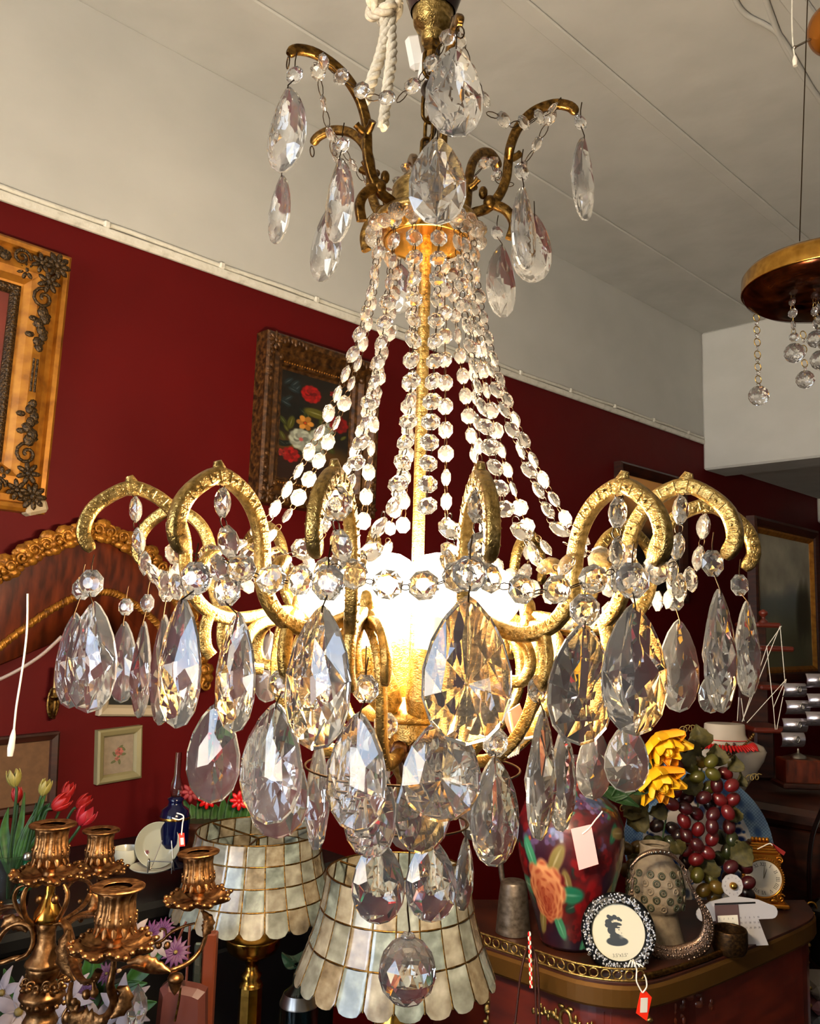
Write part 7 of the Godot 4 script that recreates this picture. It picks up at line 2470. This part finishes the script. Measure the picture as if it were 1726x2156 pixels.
	var vg := glass("clear_glass", Color(0.93, 0.97, 0.95), 1.45)
	t = thing("glass_flower_vase", o, "clear glass vase with green stems at the left edge, holding tulips", "vase")
	obj(t, "vase_wall", Geo.new().lathe([Vector2(0.001, 0.0), Vector2(30, 0) * s, Vector2(34, 3) * s, Vector2(38, 60) * s, Vector2(46, 118) * s, Vector2(44, 119) * s, Vector2(35, 60) * s, Vector2(31, 9) * s, Vector2(0.0005, 8 * s)], 40, Vector3.ZERO, 0, 0, true, false), vg)
	var tul := func(px: float, py: float, zz: float, size: float, col: Color, lean: float, open: float, lab: String, grp: String) -> void:
		var oo := W(px, py, zz)
		var u := thing("tulip", oo, lab, "flower", grp)
		var key := "tulip_%s" % col.to_html(false)
		var pm: StandardMaterial3D = M[key] if M.has(key) else mat(key, col, 0.5)
		pm.backlight_enabled = true
		pm.backlight = col * 0.5
		var hd := Basis(Vector3(0, 0, 1), -lean)
		for k in 6:
			var rows := []
			for i in 7:
				var f := i / 6.0
				var row := PackedVector3Array()
				var wd := size * 0.62 * sin(PI * pow(clampf(f, 0.03, 0.985), 0.85))
				var rad := size * (0.1 + (0.42 + open * 0.3) * sin(PI * 0.62 * pow(f, 0.7)) - 0.16 * f * f * (1.0 - open))
				for j in 5:
					var uu := j / 2.0 - 1.0
					var a := TAU * k / 6.0 + uu * wd / maxf(rad, size * 0.2) * 0.55
					row.append(hd * Vector3(sin(a) * rad * (1.0 + 0.06 * (k % 2)), (f - 0.45) * size * 1.5, cos(a) * rad * (1.0 + 0.06 * (k % 2))))
				rows.append(row)
			obj(u, "petal", Geo.new().sheet(rows, 0.0012), pm)
		var root := Vector3(W(22 + (px - 60) * 0.12, 1850, z).x, o.y + 0.02, -z) - oo
		obj(u, "stem", Geo.new().tube(smooth_path([hd * Vector3(0, -size * 0.62, 0), hd * Vector3(0, -size * 1.5, 0), root.lerp(Vector3.ZERO, 0.42) + Vector3(0, -0.012, 0), root], 6), 0.0022, null, 7), M.stem_green)
	var redt := Color(0.56, 0.06, 0.05)
	var pinkt := Color(0.58, 0.07, 0.12)
	var yel := Color(0.5, 0.46, 0.22)
	tul.call(142, 1668, 1.36, 0.018, redt, 0.35, 0.1, "upper red tulip leaning right in the glass vase", "tulips in the glass vase")
	tul.call(126, 1692, 1.30, 0.019, redt, 0.9, 0.3, "red tulip lowest of the three joined blooms, nearest the yellow bud", "tulips in the glass vase")
	tul.call(174, 1690, 1.34, 0.017, redt, 0.8, 0.1, "red tulip farthest right among the upper blooms", "tulips in the glass vase")
	tul.call(178, 1722, 1.30, 0.018, pinkt, 0.5, 0.8, "deep pink open tulip just above the rear candle cup", "tulips in the glass vase")
	tul.call(36, 1676, 1.42, 0.016, redt, -0.1, 0.1, "red tulip half hidden behind the leftmost cream bud", "tulips in the glass vase")
	tul.call(30, 1640, 1.32, 0.017, yel, -0.2, 0.4, "cream tulip bud highest at the left edge", "tulips in the glass vase")
	tul.call(94, 1660, 1.32, 0.016, yel, 0.3, 0.2, "cream yellow tulip between the cream bud and the red tulips", "tulips in the glass vase")
	var lf := noise_tex(91, 0.03, [Color(0.07, 0.17, 0.03), Color(0.13, 0.28, 0.06), Color(0.2, 0.36, 0.1)], 256, 4)
	textured("tulip_leaf", lf, 8.0, 0.5)
	M["tulip_leaf"].backlight_enabled = true
	M["tulip_leaf"].backlight = Color(0.15, 0.3, 0.05)
	var blade := func(parent: Node3D, oo: Vector3, pts: Array, zz: float, wpx: float, m: Material) -> void:
		var q := []
		for p in pts:
			q.append(W(p[0], p[1], zz) - oo)
		var path := smooth_path(q, 5)
		var rows := []
		for k in path.size():
			var f := float(k) / (path.size() - 1)
			var tg: Vector3 = (path[mini(k + 1, path.size() - 1)] - path[maxi(k - 1, 0)]).normalized()
			var side := tg.cross(Vector3(0.3, 0.2, 1)).normalized()
			var w := wpx * zz / FPX * sin(PI * clampf(pow(f, 0.8), 0.06, 0.98)) * 0.5
			rows.append(PackedVector3Array([path[k] - side * w, path[k] - side * w * 0.5 - Vector3(0, 0, w * 0.3), path[k] - Vector3(0, 0, w * 0.4), path[k] + side * w * 0.5 - Vector3(0, 0, w * 0.3), path[k] + side * w]))
		obj(parent, "leaf_blade", Geo.new().sheet(rows, 0.001), m)
	for q in [[[[30, 1850], [46, 1790], [70, 1730], [96, 1672]], 26], [[[34, 1850], [60, 1770], [84, 1720], [106, 1690]], 30], [[[36, 1850], [70, 1790], [100, 1750], [138, 1728]], 24], [[[28, 1850], [36, 1780], [46, 1720], [52, 1668]], 14], [[[20, 1850], [12, 1780], [10, 1740], [18, 1700]], 20], [[[24, 1850], [10, 1800], [-10, 1750], [-20, 1700]], 22], [[[30, 1850], [52, 1800], [68, 1740], [76, 1690]], 16]]:
		blade.call(t, o, q[0], z - 0.01, q[1], M.tulip_leaf)

	# ---- china on the sideboard
	z = 1.52
	o = W(333, 1778, z)
	s = z / FPX
	t = thing("flowered_china_plate", o, "white china plate with a small pink flower, standing upright on a wire easel", "plate", "", Basis.from_euler(Vector3(-0.18, 0.16, 0)))
	var im := Image.create(128, 128, false, Image.FORMAT_RGB8)
	im.fill(Color(0.62, 0.62, 0.56))
	flower(im, 92, 38, 13, Color(0.56, 0.2, 0.3), Color(0.45, 0.12, 0.2), 7)
	flower(im, 34, 84, 6, Color(0.5, 0.3, 0.32), Color(0.45, 0.2, 0.25), 6)
	leaf(im, 104, 28, 12, 0.6, Color(0.35, 0.4, 0.25))
	var r := 44.0 * s
	var pr := []
	for q in [[0.0005, 0.002], [0.6, 0.002], [0.7, 0.004], [0.96, 0.011], [1.0, 0.012], [1.0, 0.009], [0.95, 0.007], [0.68, 0.0], [0.0005, -0.002]]:
		pr.append(Vector2(q[0] * r, q[1]))
	var pg := Geo.new().lathe(pr, 48, Vector3.ZERO, 0, 0, true, false).moved(Transform3D(Basis(Vector3.RIGHT, PI / 2), Vector3.ZERO))
	for k in pg.v.size():
		pg.uv[k] = Vector2(0.5 + pg.v[k].x / r * 0.5, 0.5 - pg.v[k].y / r * 0.5)
	obj(t, "plate_body", pg, picture_mat("china_print", im, 0.15))
	o = W(345, 1818, z - 0.05)
	t = thing("wire_easel", o, "thin wire easel holding the white china plate", "plate stand")
	for q in [[-24, 0], [22, 0]]:
		obj(t, "wire_leg", Geo.new().tube(smooth_path([Vector3(q[0] * s, -12 * s, 0.02), Vector3(q[0] * s, 12 * s, 0.02), Vector3(q[0] * s, 8 * s, 0.012), Vector3(q[0] * s, -10 * s, 0.006), Vector3(q[0] * s * 0.4, 40 * s, -0.01)], 4), 0.001, null, 6), M.steel_wire)
	obj(t, "wire_bar", Geo.new().tube([Vector3(-24 * s, 10 * s, 0.02), Vector3(22 * s, 10 * s, 0.02)], 0.001, null, 6), M.steel_wire)
	o = W(264, 1824, z)
	t = thing("small_white_bowl", o, "small white china bowl left of the upright plate", "bowl")
	obj(t, "bowl_body", Geo.new().lathe([Vector2(0.0001, 0.001), Vector2(13, 0) * s, Vector2(14, 2) * s, Vector2(22, 14) * s, Vector2(26, 28) * s, Vector2(27, 36) * s, Vector2(25.5, 36) * s, Vector2(20, 14) * s, Vector2(0.0005, 5 * s)], 36, Vector3.ZERO, 0, 0, true, false), M.porcelain)
	o = W(318, 1834, z - 0.02)
	t = thing("china_saucer", o, "pale china saucer lying flat under the upright plate", "saucer")
	obj(t, "saucer_body", Geo.new().lathe([Vector2(0.0001, 0.001), Vector2(22, 0) * s, Vector2(36, 5) * s, Vector2(42, 9) * s, Vector2(41, 10) * s, Vector2(24, 4) * s, Vector2(0.0005, 3 * s)], 36, Vector3.ZERO, 0, 0, true, false), M.porcelain)
	o = W(362, 1824, z + 0.02)
	var bl := mat("cobalt_glass", Color(0.02, 0.03, 0.16), 0.12)
	t = thing("blue_oil_lamp", o, "oil lamp with a cobalt blue font and a tall clear chimney, behind the upright plate", "oil lamp")
	obj(t, "font", Geo.new().lathe([Vector2(26, 40) * s, Vector2(30, 50) * s, Vector2(31, 96) * s, Vector2(27, 112) * s, Vector2(16, 120) * s, Vector2(14, 128) * s, Vector2(17, 134) * s, Vector2(10, 138) * s], 32), bl)
	obj(t, "foot", Geo.new().lathe([Vector2(30, 0) * s, Vector2(30, 4) * s, Vector2(12, 10) * s, Vector2(9, 30) * s, Vector2(24, 41) * s], 28), bl)
	obj(t, "gilt_band", Geo.new().lathe([Vector2(31.4, 94) * s, Vector2(31.6, 97) * s, Vector2(30.8, 99) * s], 32, Vector3.ZERO, 0, 0, true, false), M.polished_brass)
	obj(t, "chimney", Geo.new().lathe([Vector2(10, 138) * s, Vector2(13, 150) * s, Vector2(11, 164) * s, Vector2(6.5, 178) * s, Vector2(6, 226) * s, Vector2(5, 226) * s, Vector2(5.6, 178) * s, Vector2(10, 164) * s, Vector2(12, 150) * s, Vector2(9, 138) * s], 24, Vector3.ZERO, 0, 0, true, false), vg)
	o = W(383, 1768, 1.34)
	t = thing("orange_lamp_tag", o, "small orange tag on a white string by the rear capiz shade", "price tag")
	obj(t, "card", Geo.new().plate(rect(0.008, 0.019), -0.0005, 0.0005, 0.0, Basis(Vector3(0, 0, 1), 0.12)), M.orange_card)
	obj(t, "label", Geo.new().plate(rect(0.005, 0.010), 0.0005, 0.0008, 0.0, Basis(Vector3(0, 0, 1), 0.12), Vector3(0.0005, -0.002, 0)), M.paper)
	string_path(t, "string", o, [[382, 1758], [384, 1735], [386, 1718], [372, 1712]], 1.338, 0.001, M.white_string)
	string_path(t, "string", o, [[386, 1722], [376, 1726], [362, 1722]], 1.338, 0.001, M.white_string)
	o = W(54, 1850, 1.28)
	t = thing("green_bottle", o, "small green glass bottle with a silver stopper behind the candelabra", "bottle")
	s = 1.28 / FPX
	obj(t, "bottle_body", Geo.new().lathe([Vector2(12, -20) * s, Vector2(13, -16) * s, Vector2(13, 4) * s, Vector2(9, 22) * s, Vector2(7, 32) * s, Vector2(8, 36) * s], 24), mat("green_glass", Color(0.02, 0.22, 0.13), 0.12))
	obj(t, "stopper", Geo.new().lathe([Vector2(7, 36) * s, Vector2(9, 40) * s, Vector2(8, 48) * s, Vector2(3, 51) * s], 20), M.steel_wire)
	# little posy above the rear lamp
	o = W(425, 1700, 1.62)
	t = thing("posy", o, "small posy of pink blooms and dark leaves half hidden behind the rear capiz lamp", "flowers")
	var posy := mat("posy_pink", Color(0.5, 0.12, 0.14), 0.6)
	for k in 5:
		var g := Geo.new()
		rosette(g, W(402 + 34 * k, 1668 + 22 * sin(k * 2.4), 1.6) - o, 0.017, 8)
		obj(t, "bloom", g, posy if k % 2 == 0 else M.coral_red)
	for k in 12:
		blade.call(t, o, [[400 + 14 * k, 1740], [395 + 15 * k, 1715], [385 + 17 * k, 1680 + 14 * sin(k * 1.9)]], 1.62, 24.0, M.tulip_leaf)
	obj(t, "pot", Geo.new().lathe([Vector2(0.03, -0.1), Vector2(0.032, -0.095), Vector2(0.045, -0.03), Vector2(0.048, -0.025), Vector2(0.04, -0.02)], 24), M.dark_wood)

	# ---- lilies and asters behind the candelabra
	z = 1.08
	o = W(170, 2100, z)
	t = thing("artificial_flower_bunch", o, "bunch of artificial white lilies, purple asters and leaves behind the candelabra", "flowers")
	s = z / FPX
	var lily := mat("lily_white", Color(0.5, 0.45, 0.46), 0.6)
	lily.backlight_enabled = true
	lily.backlight = Color(0.22, 0.18, 0.2)
	var aster := mat("aster_purple", Color(0.26, 0.07, 0.24), 0.6)
	var star := func(called: String, x: float, y: float, rpx: float, n: int, wid: float, m: Material, e: Vector3, zz: float) -> void:
		var fl := node(t, called, W(x, y, zz) - o, Basis.from_euler(e))
		var sc := zz / FPX
		for k in n:
			var rows := []
			for i in 6:
				var f := i / 5.0
				var w := wid * sc * sin(PI * pow(clampf(f, 0.05, 0.97), 0.8)) * 0.5
				var yy := rpx * sc * f
				var zc := rpx * sc * (0.45 * f - 0.5 * f * f)
				rows.append(PackedVector3Array([Vector3(-w, yy, zc + w * 0.25), Vector3(0, yy, zc), Vector3(w, yy, zc + w * 0.25)]))
			obj(fl, "petal", Geo.new().sheet(rows, 0.0009), m, Vector3.ZERO, Basis(Vector3(0, 0, 1), TAU * k / n + 0.2))
		obj(fl, "flower_heart", Geo.new().ball(Vector3(0, 0, 0.004), rpx * sc * 0.14, Vector3.ONE, 8), M.tendril_tan)
	for q in [[40, 2130, 62, 0.3], [150, 2100, 54, -0.4], [110, 2150, 50, 0.1], [282, 1962, 34, 0.5], [262, 2120, 60, -0.2], [330, 1990, 30, 0.2], [200, 2150, 46, 0.6], [8, 2090, 48, -0.3]]:
		star.call("lily", q[0], q[1], q[2], 6, q[2] * 0.42, lily, Vector3(-0.3, q[3], q[0] * 0.1), z + 0.04 * sin(q[0]))
	for q in [[180, 2090, 26], [320, 1966, 26], [345, 1958, 24], [62, 2110, 22], [370, 2005, 30], [224, 2050, 22]]:
		star.call("aster", q[0], q[1], q[2], 14, q[2] * 0.3, aster, Vector3(-0.4, 0.3 * sin(q[1]), q[0] * 0.2), z + 0.05)
	for q in [[[150, 2156], [190, 2110], [206, 2050], [200, 2000]], [[120, 2160], [170, 2080], [186, 2040], [188, 1990]], [[10, 2160], [14, 2120], [20, 2080], [8, 2040]], [[200, 2160], [240, 2100], [270, 2080], [310, 2070]], [[260, 2080], [290, 2050], [320, 2020], [350, 2000]], [[60, 2170], [70, 2130], [84, 2100], [60, 2060]], [[240, 2160], [262, 2140], [300, 2120], [330, 2110]], [[180, 2140], [150, 2100], [130, 2080], [124, 2050]]]:
		blade.call(t, o, q, z + 0.06, 34.0, M.tulip_leaf)
	obj(t, "wrapped_stems", Geo.new().lathe([Vector2(0.02, TABLE - o.y + 0.001), Vector2(0.03, TABLE - o.y + 0.02), Vector2(0.045, -0.04), Vector2(0.05, -0.03), Vector2(0.03, -0.03)], 20), M.dark_wood)
	# ---- glass obelisk, bag, wooden post, decanter
	o = W(286, 2160, 0.96)
	s = 0.96 / FPX
	t = thing("crystal_obelisk", o, "clear cut crystal point standing in front of the leather bag", "crystal")
	var ob := PackedVector3Array()
	var oi := PackedInt32Array()
	for q in [[14, 0], [21, 26], [19, 52], [3, 74]]:
		for k in 7:
			var a := TAU * (k + (0.5 if q[1] == 26 else 0.0)) / 7
			ob.append(Vector3(cos(a) * q[0], q[1], sin(a) * q[0]) * s)
	for rr in 3:
		for k in 7:
			oi.append_array([rr * 7 + k, rr * 7 + (k + 1) % 7, rr * 7 + 7 + (k + 1) % 7, rr * 7 + k, rr * 7 + 7 + (k + 1) % 7, rr * 7 + 7 + k])
	var c0 := ob.size()
	ob.append(Vector3(0, -1, 0) * s)
	ob.append(Vector3(0, 80, 0) * s)
	for k in 7:
		oi.append_array([k, (k + 1) % 7, c0, 21 + k, 21 + (k + 1) % 7, c0 + 1])
	obj(t, "cut_point", Geo.new().hull(ob, oi), M.crystal)
	obj(t, "base", Geo.new().lathe([Vector2(0.016, TABLE - o.y + 0.002), Vector2(0.012, -0.02), Vector2(0.008, -0.001)], 20), M.black_paint)
	o = W(382, 2130, 1.16)
	s = 1.16 / FPX
	var leather := mat("tan_leather", Color(0.3, 0.14, 0.11), 0.5)
	t = thing("tan_leather_bag", o, "dull pink leather handbag with thin straps, between the candelabra and the brass column", "handbag")
	obj(t, "bag_body", Geo.new().plate(PackedVector2Array([Vector2(-52 * s, -90 * s), Vector2(52 * s, -90 * s), Vector2(46 * s, 40 * s), Vector2(30 * s, 46 * s), Vector2(-30 * s, 56 * s), Vector2(-44 * s, 44 * s)]), -0.02, 0.012, 0.008), leather)
	for q in [[358, 2070, 372, 1990, 392, 1940], [392, 2066, 396, 2000, 400, 1945]]:
		obj(t, "strap", Geo.new().tube(smooth_path([W(q[0], q[1], 1.15) - o, W(q[2], q[3], 1.16) - o, W(q[4], q[5], 1.17) - o], 5), 0.004, 0.0015, 8), leather)
	obj(t, "zip_cord", Geo.new().tube(smooth_path([W(380, 2080, 1.135) - o, W(376, 2110, 1.135) - o, W(368, 2150, 1.135) - o], 5), 0.0014, null, 6), M.dark_brass)
	o = W(440, 2050, 1.2)
	t = thing("wooden_post", Vector3(o.x, TABLE, o.z), "upright orange brown wooden post left of the brass lamp column", "post")
	obj(t, "post", Geo.new().box(Vector3(0, (W(440, 1962, 1.2).y - TABLE) / 2, 0), Vector3(0.017, W(440, 1962, 1.2).y - TABLE, 0.017), 0.002), mat("post_wood", Color(0.36, 0.15, 0.06), 0.5))
	obj(t, "mirror_strip", Geo.new().box(Vector3(-0.016, (W(440, 1985, 1.2).y - TABLE) / 2, 0.0), Vector3(0.01, W(440, 1985, 1.2).y - TABLE, 0.006), 0.002), mat("mirror_strip", Color(0.5, 0.55, 0.52), 0.1, 0.9))
	z = 1.19
	o = Vector3(W(628, 2156, z).x, TABLE, -z)
	s = z / FPX
	t = thing("glass_decanter", o, "glass decanter with a flared green lip beside the wide capiz shade", "decanter")
	var hy := W(628, 2100, z).y - TABLE
	obj(t, "decanter_body", Geo.new().lathe([Vector2(0.0005, 0.004), Vector2(32 * s, 0.002), Vector2(38 * s, hy * 0.3), Vector2(38 * s, hy - 10 * s), Vector2(30 * s, hy + 12 * s), Vector2(16 * s, hy + 24 * s), Vector2(13 * s, hy + 44 * s), Vector2(14 * s, hy + 62 * s), Vector2(12 * s, hy + 62 * s), Vector2(11 * s, hy + 44 * s), Vector2(13 * s, hy + 23 * s), Vector2(28 * s, hy + 8 * s), Vector2(35 * s, hy - 12 * s), Vector2(35 * s, hy * 0.3), Vector2(30 * s, 0.01), Vector2(0.0005, 0.01)], 36, Vector3.ZERO, 0, 0, true, false), glass("teal_glass", Color(0.62, 0.8, 0.8), 1.45))
	var lip := []
	for i in 5:
		var row := PackedVector3Array()
		for j in 32:
			var a := TAU * j / 32
			var rr := (13 + i * 6.5) * s
			row.append(Vector3(sin(a) * rr, hy + (60 + i * 3.5 + i * 2.2 * sin(a * 3.0)) * s, cos(a) * rr))
		lip.append(row)
	lip.append(lip[4].duplicate())
	for i in range(4, -1, -1):
		var row := PackedVector3Array()
		for p in lip[i]:
			row.append(p - Vector3(0, 1.6 * s, 0))
		lip.append(row)
	obj(t, "flared_lip", Geo.new().grid(lip, true, false, false, true, 1), mat("dark_green_glass", Color(0.07, 0.16, 0.13), 0.12))
	obj(t, "metal_band", Geo.new().lathe([Vector2(31 * s, hy + 10 * s), Vector2(38.5 * s, hy - 8 * s), Vector2(38.6 * s, hy - 12 * s)], 36, Vector3.ZERO, 0, 0, true, false), M.steel_wire)
